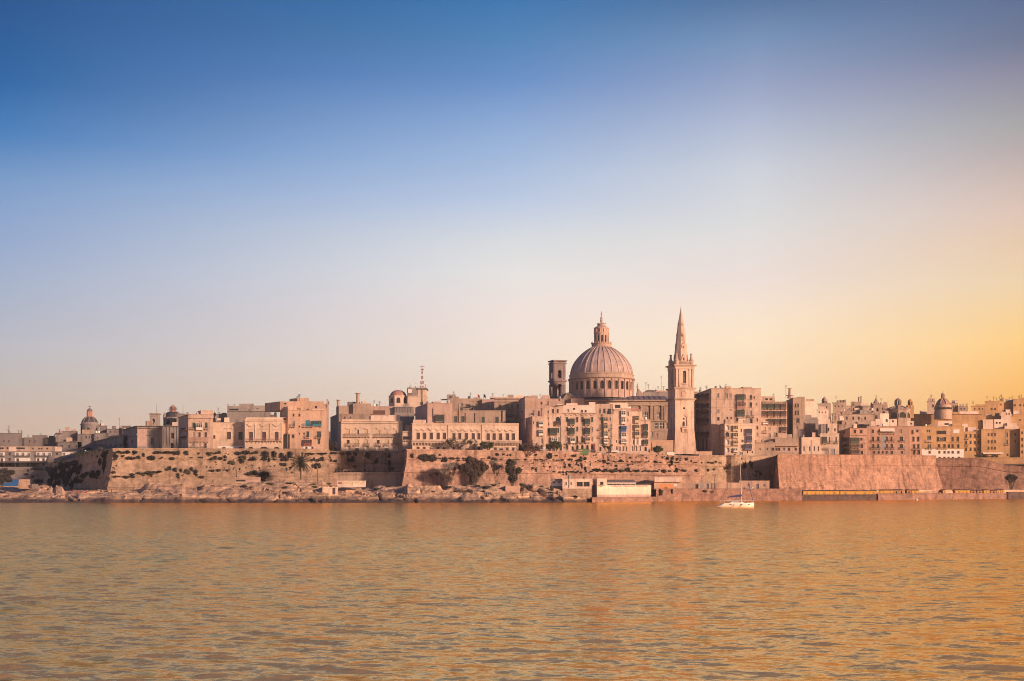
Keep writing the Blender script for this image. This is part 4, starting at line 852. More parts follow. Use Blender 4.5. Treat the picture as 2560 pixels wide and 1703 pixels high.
B_(F6, 'low_house', 'long low house with a flat canopy over small paired windows on the right terrace', 1372, 1684, 712, 925, 631, 'tan', R('dark', [1336+40, 1408, 1520, 1598], 25, 828, 862)+R('white', [1465], 24, 828, 860)+[('cor', '1.2', 1330, 1640, 812, 806), ('band', 'pink', 1374, 1682, 812, 880)]+R('dark', [1648], 12, 830, 862), cor=.15, roof=[('up', 1360, 1440, 704, 714, .4, 2)])
B_(F6, 'low_house', 'stepped low stone house with two small white windows left of the canopy house', 1144, 1372, 765, 925, 629, 'tan', R('white', [1190, 1266], 24, 828, 860)+R('dark', [1335], 26, 828, 862)+[('cor', '.15', 1144, 1372, 775, 770)], cor=.15, roof=[('up', 1148, 1196, 738, 768, 1, 3, 'lit'), ('up', 1300, 1348, 748, 768, 1, 3, 'dark'), ('tank', 1225, 'grey'), ('ant', 1270, 700)])
B_(F7, 'stone_building', 'dark pinkish windowless back wall above the row of four slit windows', 48, 232, 500, 740, 648, 'grey', roof=[('up', 60, 130, 450, 502, 3, 5, 'grey'), ('up', 130, 200, 478, 502, 3, 5)], cor=.1)
B_(F7, 'low_house', 'low pale pink house with four dark slit windows', 18, 234, 706, 925, 630, 'pale', R('dark', [40, 106, 158, 205], 13, 812, 866)+[('pipe', 'iron', 128, 131, 740, 905)], cor=.15, side=[])
B_(F7, 'corner_house', 'three storey pale corner house with a green closed balcony and small iron balconies', 234, 452, 660, 925, 633, 'pale', G('green', [260], 46, 702, 782)+R('brown', [333, 409], 15, 704, 772)+[('bal', 'iron', 328, 366, 748, 776), ('bal', 'iron', 402, 440, 748, 778)]+R('grey', [282], 48, 838, 912)+R('grey', [358], 44, 838, 910)+[('bal', 'iron', 270, 330, 832, 848)], cor=.2, roof=[('up', 318, 430, 548, 662, .6, 8, 'pale', [(322, 337, 598, 640), (396, 411, 605, 640)]), ('up', 212, 346, 492, 580, 3, 7, 'white'), ('up', 240, 302, 552, 662, .4, 6, 'grey')])
B_(F7, 'gallery_house', 'dark sided house wrapped in brown timber galleries on the right terrace', 576, 772, 600, 925, 648, 'rose',
   R('dark', [620, 692], 28, 620, 662)+[('cor', '.4', 576, 772, 688, 678)]+G('green', [580], 100, 712, 778)+G('brownw', [580], 102, 790, 834)+G('brownw', [580], 102, 848, 912)+R('dark', [695], 26, 714, 746)+R('dark', [697], 27, 788, 832)+R('dark', [699], 28, 864, 906)+[('cor', '.2', 690, 772, 776, 770), ('cor', '.2', 690, 772, 852, 846)],
   side=R('dark', [508], 14, 630, 668)+G('brownw', [470], 40, 712, 778)+G('brownw', [520], 46, 712, 778)+G('brownw', [470], 98, 790, 834)+G('brownw', [470], 98, 848, 912), xl=452, depth=34, cor=.3)
B_(F7, 'apartment_building', 'wide apartment house with a white roof canopy and dark balcony rails', 770, 1262, 578, 928, 654, 'rose',
   R('dark', [830, 890], 26, 700, 754)+R('dark', [990, 1043], 22, 700, 750)+R('dark', [1152], 36, 700, 752)+R('dark', [832, 890], 26, 786, 836)+R('dark', [990, 1048], 22, 786, 830)+R('dark', [1152], 34, 786, 836)+R('dark', [840, 896, 942, 988, 1050, 1166], 22, 866, 898)
   + [('bal', 'iron', 990, 1092, 735, 758), ('bal', 'iron', 818, 930, 738, 758), ('bal', 'iron', 818, 930, 818, 840), ('bal', 'iron', 990, 1092, 818, 840), ('bal', 'iron', 1146, 1208, 738, 758), ('bal', 'iron', 1146, 1208, 818, 840), ('awn', 'awning', 918, 1086, 602, 640), ('bal', 'iron', 918, 1086, 645, 668), ('band', 'grey', 935, 985, 675, 850)]+R('dark', [972, 1030], 42, 612, 652)+R('lit', [1152], 20, 615, 662)+R('dark', [830], 22, 618, 660)+[('cor', '.15', 770, 1262, 680, 674), ('cor', '.15', 770, 1262, 770, 764)], cor=.2, roof=[('up', 870, 940, 498, 580, 6, 4, 'white'), ('up', 820, 872, 525, 580, 6, 4, 'pale'), ('tank', 960, 'white'), ('up', 1030, 1118, 500, 580, 8, 4, 'white', [(1062, 1082, 512, 535)])])
B_(F8, 'apartment_building', 'plain tan house with a column of dark windows left of the white based block', 58, 204, 578, 928, 662, 'rose', R('dark', [84], 26, 622, 672)+R('dark', [140], 26, 618, 650)+R('dark', [95, 150], 26, 700, 758)+R('dark', [105, 152], 26, 788, 838)+R('dark', [103, 155], 28, 858, 906)+[('bal', 'iron', 96, 180, 835, 852)], cor=.2, roof=[('up', 48, 112, 520, 580, 3, 5, 'white', [(75, 90, 540, 560)])])
B_(F8, 'apartment_building', 'apartment block standing on a white ground storey of small square windows', 204, 690, 580, 965, 772, 'gold',
   [('band', 'white', 205, 689, 846, 962)]+R('dark', [284, 396, 456, 502, 550, 616], 22, 868, 894)+R('dark', [398, 453, 502, 552, 620], 24, 936, 960)+R('white', [268], 44, 690, 742)+R('white', [275], 36, 790, 836)+[('bal', 'white', 255, 322, 738, 762), ('bal', 'iron', 255, 322, 825, 842)]+R('dark', [376], 108, 632, 672)+[('band', 'dark', 376, 486, 704, 756)]+R('white', [410], 40, 712, 740)+R('dark', [392, 452], 28, 788, 826)+[('bal', 'iron', 385, 490, 822, 842), ('band', 'ochre', 490, 546, 616, 682), ('cor', '.2', 490, 690, 690, 684), ('cor', '.2', 490, 690, 768, 762), ('band', 'white', 570, 640, 618, 660)]+R('dark', [548, 608], 24, 702, 756)+R('dark', [505, 548, 614], 24, 788, 832)+R('white', [262], 40, 622, 652), cor=.2, roof=[('up', 395, 556, 522, 582, 8, 5, 'white', [(468, 516, 545, 565)]), ('tank', 250, 'white'), ('up', 575, 660, 545, 582, 6, 4, 'gold')])
B_(F8, 'apartment_building', 'shadowed golden apartment house with iron balconies at the right end', 690, 892, 640, 960, 792, 'gold', [e for y in (672, 748, 826) for e in R('dark', [705, 758, 808, 850], 20, y, y+40)]+[('bal', 'iron', 698, 738, y, y+22) for y in (706, 784)]+[('bal', 'iron', 838, 886, y, y+22) for y in (700, 776, 852)], cor=.2, roof=[('up', 665, 735, 552, 642, 6, 5, 'white'), ('up', 735, 830, 590, 642, 5, 5, 'white')])
B_(F8, 'apartment_building', 'orange golden block with nine small square windows at the far right', 892, 1338, 612, 960, 790, 'gold', [e for y in (660, 742, 816) for e in R('dark', [967, 1004, 1040], 18, y, y+34)]+R('white', [1172], 26, 655, 712)+R('white', [1174], 24, 735, 790)+R('dark', [1274], 20, 655, 690)+R('dark', [1274], 20, 735, 770)+R('dark', [1184], 20, 895, 925)+[('bal', 'iron', 1165, 1206, 776, 796), ('awn', 'awning', 905, 1140, 882, 900)]+R('dark', [1235], 40, 918, 945), cor=.2, roof=[('up', 910, 1030, 502, 614, 8, 6, 'pale'), ('up', 1040, 1140, 500, 614, 9, 6, 'white', [(1060, 1080, 530, 552), (1095, 1115, 530, 552)]), ('up', 1160, 1320, 575, 614, 5, 6, 'pale'), ('up', 1190, 1300, 540, 578, 8, 5, 'pale')])
B_(F8, 'apartment_building', 'golden apartment house cut by the right edge of the picture', 1340, 1620, 600, 980, 786, 'gold', [e for y in (640, 715, 790, 860) for e in R('dark', [1352, 1400, 1450], 18, y, y+34)], cor=.2)
# ------------------------------------------------------------------ far right skyline
def far(F, label, x0, x1, top, base, Y, mat='gold', win=None, roof=(), **k):
    els = []
    if win:
        xs, w, y0, y1 = win; els = R('dark', xs, w, y0, y1)
    return B_(F, 'hillside_house', label, x0, x1, top, base, Y, mat, els, roof=roof, clutter=7, **k)
far(F7, 'white stepped houses on the slope left of the small skyline turret', 198, 325, 388, 560, 690, 'white', ([215, 250, 290], 12, 410, 430), [('up', 205, 300, 352, 390, 3, 6, 'pale')])
far(F7, 'broad pale wall with terraces below the small skyline turret', 208, 356, 318, 480, 735, 'tan', ([260, 300], 10, 350, 370), [('up', 240, 350, 312, 320, 2, 4)])
far(F7, 'flat roofed house on the skyline between the turret and the long ridge roof', 378, 532, 306, 480, 748, 'tan', ([400, 440, 480], 12, 340, 360))
far(F7, 'long ridge block with two stub aerials on the right skyline', 528, 842, 342, 480, 752, 'tan', ([560, 610, 660, 710], 12, 372, 390), [('up', 586, 700, 296, 344, 2, 6, 'tan'), ('up', 700, 786, 312, 344, 2, 6, 'white'), ('mast', 678, 248, .5), ('mast', 705, 242, .5)])
far(F7, 'plain house between the pyramid steeple and the octagonal chapel', 918, 1010, 340, 500, 748, 'tan', ([945, 975], 10, 370, 390))
far(F7, 'low pinkish houses with white water tanks in the middle of the right slope', 440, 700, 408, 520, 715, 'pink', ([470, 520, 570, 620], 14, 420, 436), [('tank', 505, 'white'), ('tank', 680, 'white'), ('up', 455, 515, 400, 410, 2, 4)])
far(F7, 'plain row of flat roofs below the pyramid steeple', 690, 868, 398, 560, 712, 'pink', ([745, 790, 825], 22, 400, 420))
far(F7, 'arched window facade in the middle of the right slope', 486, 862, 438, 610, 690, 'tan', ([528, 603, 668, 742], 20, 470, 505), [])
far(F7, 'low terrace house with small white boxes right of the pale corner house', 350, 500, 512, 700, 672, 'tan', ([370, 430, 465], 14, 530, 552), [('tank', 460, 'white'), ('tank', 490, 'white')])
far(F7, 'long tan facade behind the brown timber gallery house', 445, 800, 560, 760, 668, 'tan', ([600, 640, 700], 14, 565, 582))
far(F7, 'white fronted house left of the octagonal chapel', 922, 1024, 432, 580, 705, 'white', ([990], 22, 500, 530))
far(F8, 'long ridge wall with a double cornice below the far right domed church', 58, 905, 440, 580, 800, 'gold', None, [('up', 510, 632, 415, 442, 3, 5, 'gold', [(515, 575, 420, 434), (585, 630, 420, 434)]), ('up', 640, 860, 408, 442, 3, 5, 'white', [(668, 690, 418, 436), (728, 818, 420, 434)])], cor=.8)
far(F8, 'sloping continuation of the ridge wall towards the right edge', 905, 1300, 462, 600, 806, 'gold', ([960, 1040, 1120, 1200], 14, 520, 540))
far(F8, 'dark tower block beside the far right domed church', 268, 360, 290, 480, 815, 'tan', ([325], 18, 330, 360), [('ant', 308, 215)])
far(F8, 'shadowed block right behind the far right domed church', 536, 620, 312, 480, 820, 'tan', ([560, 590], 12, 340, 358), [('ant', 575, 280)])
far(F8, 'stepped roofs right of the far right domed church', 620, 735, 345, 480, 818, 'tan', ([650, 690], 14, 370, 388), [('up', 668, 690, 322, 347, 1, 4), ('up', 640, 655, 325, 347, 1, 4)])
far(F8, 'wide stepped house near the right end of the skyline', 780, 940, 345, 520, 824, 'gold', ([810, 860, 900], 14, 370, 390), [('up', 820, 935, 328, 347, 2, 5)])
far(F8, 'flat block with a rooftop box near the right end of the skyline', 936, 1086, 292, 520, 826, 'gold', ([1000, 1040], 20, 372, 392), [('up', 978, 1004, 276, 294, 2, 4)])
far(F8, 'tall narrow block near the right end of the skyline', 1086, 1154, 286, 520, 828, 'gold', ([1110], 14, 320, 340))
far(F8, 'long gold roofed house between the narrow block and the right edge', 1154, 1262, 306, 520, 830, 'gold', ([1180, 1220], 14, 425, 445))
far(F8, 'big skyline building with three aerials at the right edge', 1260, 1620, 264, 520, 826, 'gold', ([1265, 1330, 1375], 22, 328, 348), [('up', 1318, 1620, 250, 266, 2, 5), ('ant', 1325, 225), ('ant', 1353, 215), ('mast', 1330, 235, .4)])
far(F8, 'small pale house with two arched windows on the far right slope', 1120, 1234, 412, 560, 800, 'pale', ([1176, 1205], 14, 430, 448))
far(F8, 'pale hillside houses filling the slope above the nine window block', 640, 920, 500, 660, 812, 'gold', ([690, 740, 800, 850], 16, 530, 550))
far(F8, 'warm hillside houses filling the slope behind the white based block', 100, 640, 484, 620, 808, 'gold', ([160, 240, 420, 600], 16, 510, 530))
far(F8, 'golden hillside houses filling the slope at the right edge', 1230, 1620, 440, 640, 812, 'gold', ([1270, 1330], 16, 500, 520))
# ------------------------------------------------------------------ along the water
B_(F5, 'seaside_restaurant', 'white seaside restaurant with a big blank lower wall and a covered terrace', 890, 1512, 1262, 1425, 520, 'white', [('band', 'pink', 891, 1511, 1368, 1400), ('band', 'brown', 1052, 1168, 1263, 1275), ('band', 'brown', 1196, 1322, 1263, 1275), ('band', 'brown', 1350, 1466, 1263, 1275)], cat='hut', xl=826, depth=14, cor=.05, Y1=545,
   roof=[('up', 890, 1000, 1183, 1264, .0, 10, 'white', [(926, 962, 1220, 1256)])], side=R('dark', [846, 862], 9, 1222, 1256))
B_(F5, 'seaside_restaurant', 'lower white wing with two wide dark windows on a stone base', 490, 826, 1185, 1300, 521, 'white', R('grey', [518, 580], 22, 1222, 1260)+R('dark', [655, 734], 68, 1222, 1275)+[('pipe', 'iron', 563, 565, 1186, 1290)], cat='hut', depth=10, cor=.08, roof=[('tank', 568, 'grey'), ('up', 470, 500, 1172, 1186, 3, 3, 'white'), ('up', 726, 745, 1160, 1186, 3, 2, 'iron')])
B_(F5, 'foundation_wall', 'rough stone foot wall under the lower white wing', 490, 826, 1300, 1440, 520.5, 'rough', cat='hut', depth=9, cor=0)
B_(F5, 'stone_hut', 'grey and white hut at the left end of the white restaurant', 356, 490, 1186, 1330, 526, 'grey', R('dark', [382, 440], 22, 1218, 1232)+[('band', 'white', 360, 489, 1218, 1270)], cat='hut', depth=8, cor=.05)
B_(F6, 'kiosk', 'flat roofed orange kiosk with a long pale fascia', -22, 300, 1168, 1308, 557, 'ochre', [('cor', '1.0', -20, 298, 1222, 1170), ('band', 'orange', 38, 208, 1248, 1300), ('band', 'white', 208, 240, 1245, 1275)]+R('dark', [100, 120], 10, 1278, 1298), cat='hut', depth=8, cor=.0, trim='white')
B_(F6, 'stone_hut', 'dark low store with a blue door between the kiosk and the ochre store', 302, 696, 1232, 1310, 572, 'tan', [('door', 'violet', 583, 608, 1240, 1300), ('band', 'grey', 512, 556, 1225, 1285)]+R('dark', [455], 32, 1250, 1300), cat='hut', depth=6, cor=.05)
B_(F6, 'store_house', 'plain ochre store with a slate blue door and two blue windows', 960, 1308, 1208, 1312, 580, 'ochre', [('door', 'violet', 1157, 1185, 1246, 1300)]+R('violet', [1056], 24, 1246, 1275)+R('violet', [1238], 24, 1246, 1276), cat='hut', depth=8, cor=.05)
B_(F6, 'store_house', 'low blank ochre shed left of the blue doored store', 696, 960, 1230, 1312, 576, 'ochre', [('pipe', 'iron', 820, 824, 1234, 1305), ('band', 'tan', 856, 878, 1232, 1308)], cat='hut', depth=7, cor=.05)
B_(F4, 'stone_hut', 'square pale masonry block on the rocks below the climbing tree', 1216, 1382, 1268, 1420, 514, 'ochre', cat='hut', depth=8, cor=0)
B_(F3, 'stone_hut', 'low pale hut with one brown door set in the rocks', 438, 596, 1312, 1400, 507, 'pale', [('door', 'brown', 540, 570, 1318, 1388)], cat='hut', depth=6, cor=.05)
B_(F2, 'stone_hut', 'long flat roofed beach shelter on the rocks below the left bastion', 1052, 1342, 1170, 1235, 530, 'pink', R('dark', [1058], 112, 1198, 1218)+[('cor', '.5', 1052, 1342, 1186, 1172)], cat='hut', depth=5, cor=.1)
B_(F3, 'stone_hut', 'small dark windowed shed against the shaded curtain wall', 650, 778, 1132, 1170, 578, 'tan', R('dark', [660, 695, 735], 26, 1142, 1165), cat='hut', depth=4, cor=.1)
# graffiti wall
def graffiti_wall():
    F = F3; a = P(fx(F, 592), fy(F, 1288), 516); b = P(fx(F, 884), fy(F, 1250), 516)
    t = thing('graffiti_wall', 'low white wall covered with yellow green painted lettering on the rocks', 'wall', ((a.x+b.x)/2, 516, a.z))
    m = MB(); m.box(a.x, b.x, 516, 516.6, a.z-1, b.z, ST['white']); m.box(a.x-.1, b.x+.1, 515.9, 516.7, b.z+.002, b.z+.15, ST['white']); m.build('wall', t)
    m = MB(); rng = random.Random(4); gm = plain('graffiti_green', (.30, .33, .06), .7); x = a.x+2.4; rm = plain('graffiti_red', (.28, .08, .07), .7); h = b.z-a.z
    fr = Fr((0, 516, 0), (1, 0, 0), (0, -1, 0))
    m.fbox(fr, a.x+.3, a.x+1.9, a.z+.3, b.z-.5, 0, .012, rm)
    while x < b.x-1.5:      # looping scrawl
        w = rng.uniform(.9, 1.5)
        pts = [(x+w*.5+w*.5*math.cos(t_), a.z+h*.5+h*.32*math.sin(t_)) for t_ in np.linspace(rng.uniform(0, 1.5), rng.uniform(4, 6.5), 12)]
        for (p, q), (r, s) in zip(pts, pts[1:]): m.tube((p, 515.98, q), (r, 515.98, s), .09, None, gm, 4)
        x += w*1.12
    m.build('painted_lettering', t)
graffiti_wall()
def terrace_roof():
    F = F5; Y = 547
    a = P(fx(F, 1003), fy(F, 1264), Y); b = P(fx(F, 1338), fy(F, 1200), Y)
    t = thing('terrace_canopy', 'dark tiled terrace canopy with a scalloped white fringe over the restaurant diners', 'canopy', ((a.x+b.x)/2, Y, a.z))
    m = MB(); m.hexa([(a.x, Y, b.z-1.3), (b.x, Y, b.z-1.3), (b.x, Y+7, b.z), (a.x, Y+7, b.z), (a.x, Y, b.z-1.1), (b.x, Y, b.z-1.1), (b.x-.6, Y+7, b.z+.2), (a.x+.6, Y+7, b.z+.2)], ST['dark']); m.build('roof', t)
    m = MB(); x = a.x
    while x < b.x-.7: m.mesh_raw([(x, Y-.03, b.z-1.15), (x+.8, Y-.03, b.z-1.15), (x+.8, Y-.03, b.z-1.5), (x+.4, Y-.03, b.z-1.85), (x, Y-.03, b.z-1.5)], [(0, 4, 3, 2, 1)], CM['awning']); x += .8
    m.build('fringe', t)
    for i in range(7):
        x = a.x+.2+(b.x-a.x-.5)*i/6; m = MB(); m.box(x, x+.14, Y+.1, Y+.24, a.z-.2, b.z-1.28, CM['white']); m.build('post', t)
    m = MB(); m.box(a.x+.4, b.x-.4, Y+5, Y+5.4, a.z-.2, a.z+2.2, CM['brownw']); m.build('back_wall', t)
    m = MB(); m.box(a.x, P(fx(F, 1510), 0, Y).x, Y+.4, Y+.5, a.z+.6, a.z+.68, CM['white']); 
    x = a.x
    while x < P(fx(F, 1505), 0, Y).x: m.box(x, x+.06, Y+.42, Y+.48, a.z-.2, a.z+.6, CM['white']); x += .7
    m.build('railing', t)
terrace_roof()
# yellow bathing huts: individual huts along the quay
def hut_row():
    ym = plain('hut_yellow', (.62, .33, .05), .7); dm = plain('hut_door', (.42, .20, .09), .7); rm = plain('hut_roof', (.10, .06, .055), .8)
    def yq(px): return interp([(2004, 583), (2100, 595), (2195, 605), (2350, 643), (2519, 684)], px)
    huts = []
    for a, b in [(38, 132), (134, 225), (227, 340), (342, 455), (466, 585), (587, 690), (692, 800), (802, 895)]: huts.append((fx(F7, a), fx(F7, b), fy(F7, 1322), 2.3, 'plain ochre yellow bathing hut in the left hut row on the dark quay', 'row of yellow bathing huts on the dark quay', 'y'))
    for a, b in [(925, 1005), (1006, 1080), (1290, 1375)]: huts.append((fx(F7, a), fx(F7, b), fy(F7, 1315), 2.7, 'yellow hut with a reddish doorway between the dark hut fronts on the pale quay', 'yellow huts on the pale quay', 'y'))
    for a, b in [(1085, 1140), (1142, 1198), (1232, 1285)]: huts.append((fx(F7, a), fx(F7, b), fy(F7, 1312), 2.7, 'dark brown fronted hut among the yellow huts on the pale quay', 'brown huts on the pale quay', 'd'))
    for a, b in [(450, 485), (590, 688), (694, 760), (920, 988), (1075, 1110), (1114, 1160)]: huts.append((fx(F8, a), fx(F8, b), fy(F8, 1312), 2.7, 'yellow hut near the right end of the hut row below the stained bastion', 'yellow huts at the right end', 'y'))
    for a, b in [(768, 830), (845, 905), (1000, 1068)]: huts.append((fx(F8, a), fx(F8, b), fy(F8, 1318), 2.7, 'open fronted reddish kiosk near the right end of the hut row', 'open kiosks at the right end', 'd'))
    for a, b, top, zb, lab, gr, kind in huts:
        Y = yq((a+b)/2); p = P(a, top, Y); q = P(b, top, Y)
        t = thing('bathing_hut', lab, 'hut', ((p.x+q.x)/2, Y, zb), gr); h = p.z
        m = MB(); m.box(p.x+.03, q.x-.03, Y, Y+3.5, zb-.1, h-.2, ym if kind == 'y' else dm); m.build('wall', t)
        m = MB(); m.hexa([(p.x-.05, Y-.45, h-.22), (q.x+.05-.1, Y-.45, h-.22), (q.x-.05, Y+3.8, h+.1), (p.x-.05, Y+3.8, h+.1), (p.x-.05, Y-.45, h-.1), (q.x-.05, Y-.45, h-.1), (q.x-.05, Y+3.8, h+.25), (p.x-.05, Y+3.8, h+.25)], rm); m.build('roof', t)
        m = MB(); w = q.x-p.x; m.box(p.x+w*.38, p.x+w*.62, Y-.05, Y-.002, zb, h-.75, dm if kind == 'y' else CM['dark']); m.build('door', t)
hut_row()
# ------------------------------------------------------------------ landmarks
def mz(F, Y): return lambda y: HC+(YH-fy(F, y))*Y/FPX
def mr(F, Y): return lambda h: h/F[2]*Y/FPX
def carmelite_dome():
    F, Y = F9, 660.0; z = mz(F, Y); r = mr(F, Y); c = P(fx(F, 884), 1220, Y); cx, cy = c.x, Y
    t = thing('domed_basilica', 'huge ribbed stone dome with a ring of arched windows and a tall lantern', 'basilica', (cx, cy, z(1420)))
    N = 28; Rd = r(458); bay = 2*math.pi*Rd/N; wm = ST['pink']
    drum = Cyl(cx, cy, Rd, math.radians(-90-3.2)-.5*2*math.pi/N)
    m = MB(); zb, zt = z(1430), z(1158); hw = r(26)
    for i in range(N):
        a = i*bay; fr = drum
        class Sub:
            def __init__(s, a): s.a = a
            def at(s, u, zz, n=0.0): return drum.at(u+s.a, zz, n)
        sub = Sub(a)
        facade(m, sub, bay, zb, zt, [(bay/2-hw, bay/2+hw, z(1312), z(1196), .9, True)], wm, umax=1.4, back=True)
    dr = m.build('drum', t)
    for i in range(N):
        a = i*bay; m = MB()
        class Sub2:
            def at(s, u, zz, n=0.0): return drum.at(u+a, zz, n)
        sf = Sub2()
        arch_panel(m, sf, bay/2-hw, bay/2+hw, z(1312), z(1196), -.8, CM['dark'])
        for q in (-.33, .33): m.fbox(sf, bay/2+q*hw*1.0-.06, bay/2+q*hw*1.0+.06, z(1312), z(1205), -.79, -.7, CM['brownw'])
        # hood moulding round the arch
        K = 8; rr = hw+.22; zc = z(1196)-hw
        for k in range(K):
            a0, a1 = math.pi*k/K, math.pi*(k+1)/K
            m.tube(sf.at(bay/2+rr*math.cos(a0), zc+rr*math.sin(a0), .05), sf.at(bay/2+rr*math.cos(a1), zc+rr*math.sin(a1), .05), .16, None, wm, 5)
        m.fbox(sf, bay/2-hw-.3, bay/2+hw+.3, z(1324), z(1313), .0, .25, wm)
        m.build('arched_window', dr)
        m = MB(); m.fbox(sf, -.42, .42, zb, z(1172), .0, .42, wm); m.fbox(sf, -.55, .55, z(1178), z(1164), .43, .62, wm); m.build('pilaster', dr)
    m = MB()
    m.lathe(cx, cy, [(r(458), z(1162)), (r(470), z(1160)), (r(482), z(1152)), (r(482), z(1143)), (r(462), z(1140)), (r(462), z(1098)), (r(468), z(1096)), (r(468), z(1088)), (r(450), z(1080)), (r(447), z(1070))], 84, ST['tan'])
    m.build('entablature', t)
    prof = [(447, 1074), (444, 1050), (438, 1022), (424, 975), (406, 935), (382, 895), (347, 848), (305, 803), (272, 772), (238, 746), (195, 716), (150, 690)]
    m = MB(); m.lathe(cx, cy, [(r(a), z(b)) for a, b in prof], 112, ST['dome'], True); dm = m.build('dome_shell', t)
    m = MB()
    for i in range(N):
        an = math.radians(-90-3.2)+(i+.5)*2*math.pi/N; q = Vector((math.cos(an), math.sin(an), 0)); sd_ = Vector((-q.y, q.x, 0))
        for (a, b), (e, f) in zip(prof, prof[1:]):
            for w0, w1 in ((.34, .34),):
                p0, p1 = Vector((cx, cy, 0))+q*r(a), Vector((cx, cy, 0))+q*r(e); p0.z, p1.z = z(b), z(f)
                k0, k1 = .2+.2*a/447, .2+.2*e/447
                out = (Vector((q.x*(b-f), q.y*(b-f), (a-e)))).normalized()*.28
                m.hexa([p0-sd_*k0, p0+sd_*k0, p1+sd_*k1, p1-sd_*k1, p0-sd_*k0+out, p0+sd_*k0+out, p1+sd_*k1+out, p1-sd_*k1+out], ST['rib'])
    m.build('dome_rib', dm)
    m = MB(); 
    m.lathe(cx, cy, [(r(150), z(692)), (r(146), z(676)), (r(142), z(674)), (r(142), z(640)), (r(148), z(637)), (r(148), z(628)), (r(140), z(626))], 32, wm)
    for i in range(16):
        an = i*2*math.pi/16; q = Vector((cx+r(142)*math.cos(an), cy+r(142)*math.sin(an), z(628))); m.tube(q, q+Vector((0, 0, r(22))), .35, .08, wm, 5)
    m.build('lantern_base', t)
    NL = 12; Rl = r(101); bl = 2*math.pi*Rl/NL; lc = Cyl(cx, cy, Rl, math.radians(-90)-.5*2*math.pi/NL); m = MB(); hl = r(13)
    wins = MB()
    for i in range(NL):
        class S3:
            def __init__(s, a): s.a = a
            def at(s, u, zz, n=0.0): return lc.at(u+s.a, zz, n)
        q = S3(i*bl); facade(m, q, bl, z(628), z(480), [(bl/2-hl, bl/2+hl, z(618), z(512), .5, True)], wm, umax=.6)
        m.fbox(q, -.22, .22, z(626), z(492), 0, .28, wm)
        w = MB(); arch_panel(w, q, bl/2-hl, bl/2+hl, z(618), z(512), -.42, CM['dark']); w.build('lantern_window', t)
    m.lathe(cx, cy, [(r(101), z(490)), (r(112), z(486)), (r(112), z(474)), (r(104), z(470)), (r(104), z(420)), (r(110), z(416)), (r(110), z(402)), (r(98), z(398)), (r(66), z(378)), (r(60), z(374)), (r(60), z(352)), (r(64), z(348)), (r(50), z(342)), (r(20), z(336))], 24, wm)
    for i in range(NL):
        an = (i+.5)*2*math.pi/NL; q = Vector((cx+r(105)*math.cos(an), cy+r(105)*math.sin(an), z(472))); m.tube(q, q+Vector((0, 0, r(50))), .3, .26, wm, 5)
    for i in range(10):
        an = i*2*math.pi/10; q = Vector((cx+r(59)*math.cos(an), cy+r(59)*math.sin(an), z(350))); m.tube(q, q+Vector((.25*math.cos(an), .25*math.sin(an), r(22))), .3, .06, wm, 5)
    m.build('lantern', t)
    m = MB(); m.lathe(cx, cy, [(r(19), z(338)), (r(12), z(322)), (r(22), z(296)), (r(12), z(284)), (r(20), z(266)), (r(17), z(254)), (r(8), z(244)), (r(6), z(218)), (r(15), z(202)), (r(6), z(192)), (r(8), z(178)), (r(2), z(164))], 10, wm, True); m.build('finial', t)
carmelite_dome()
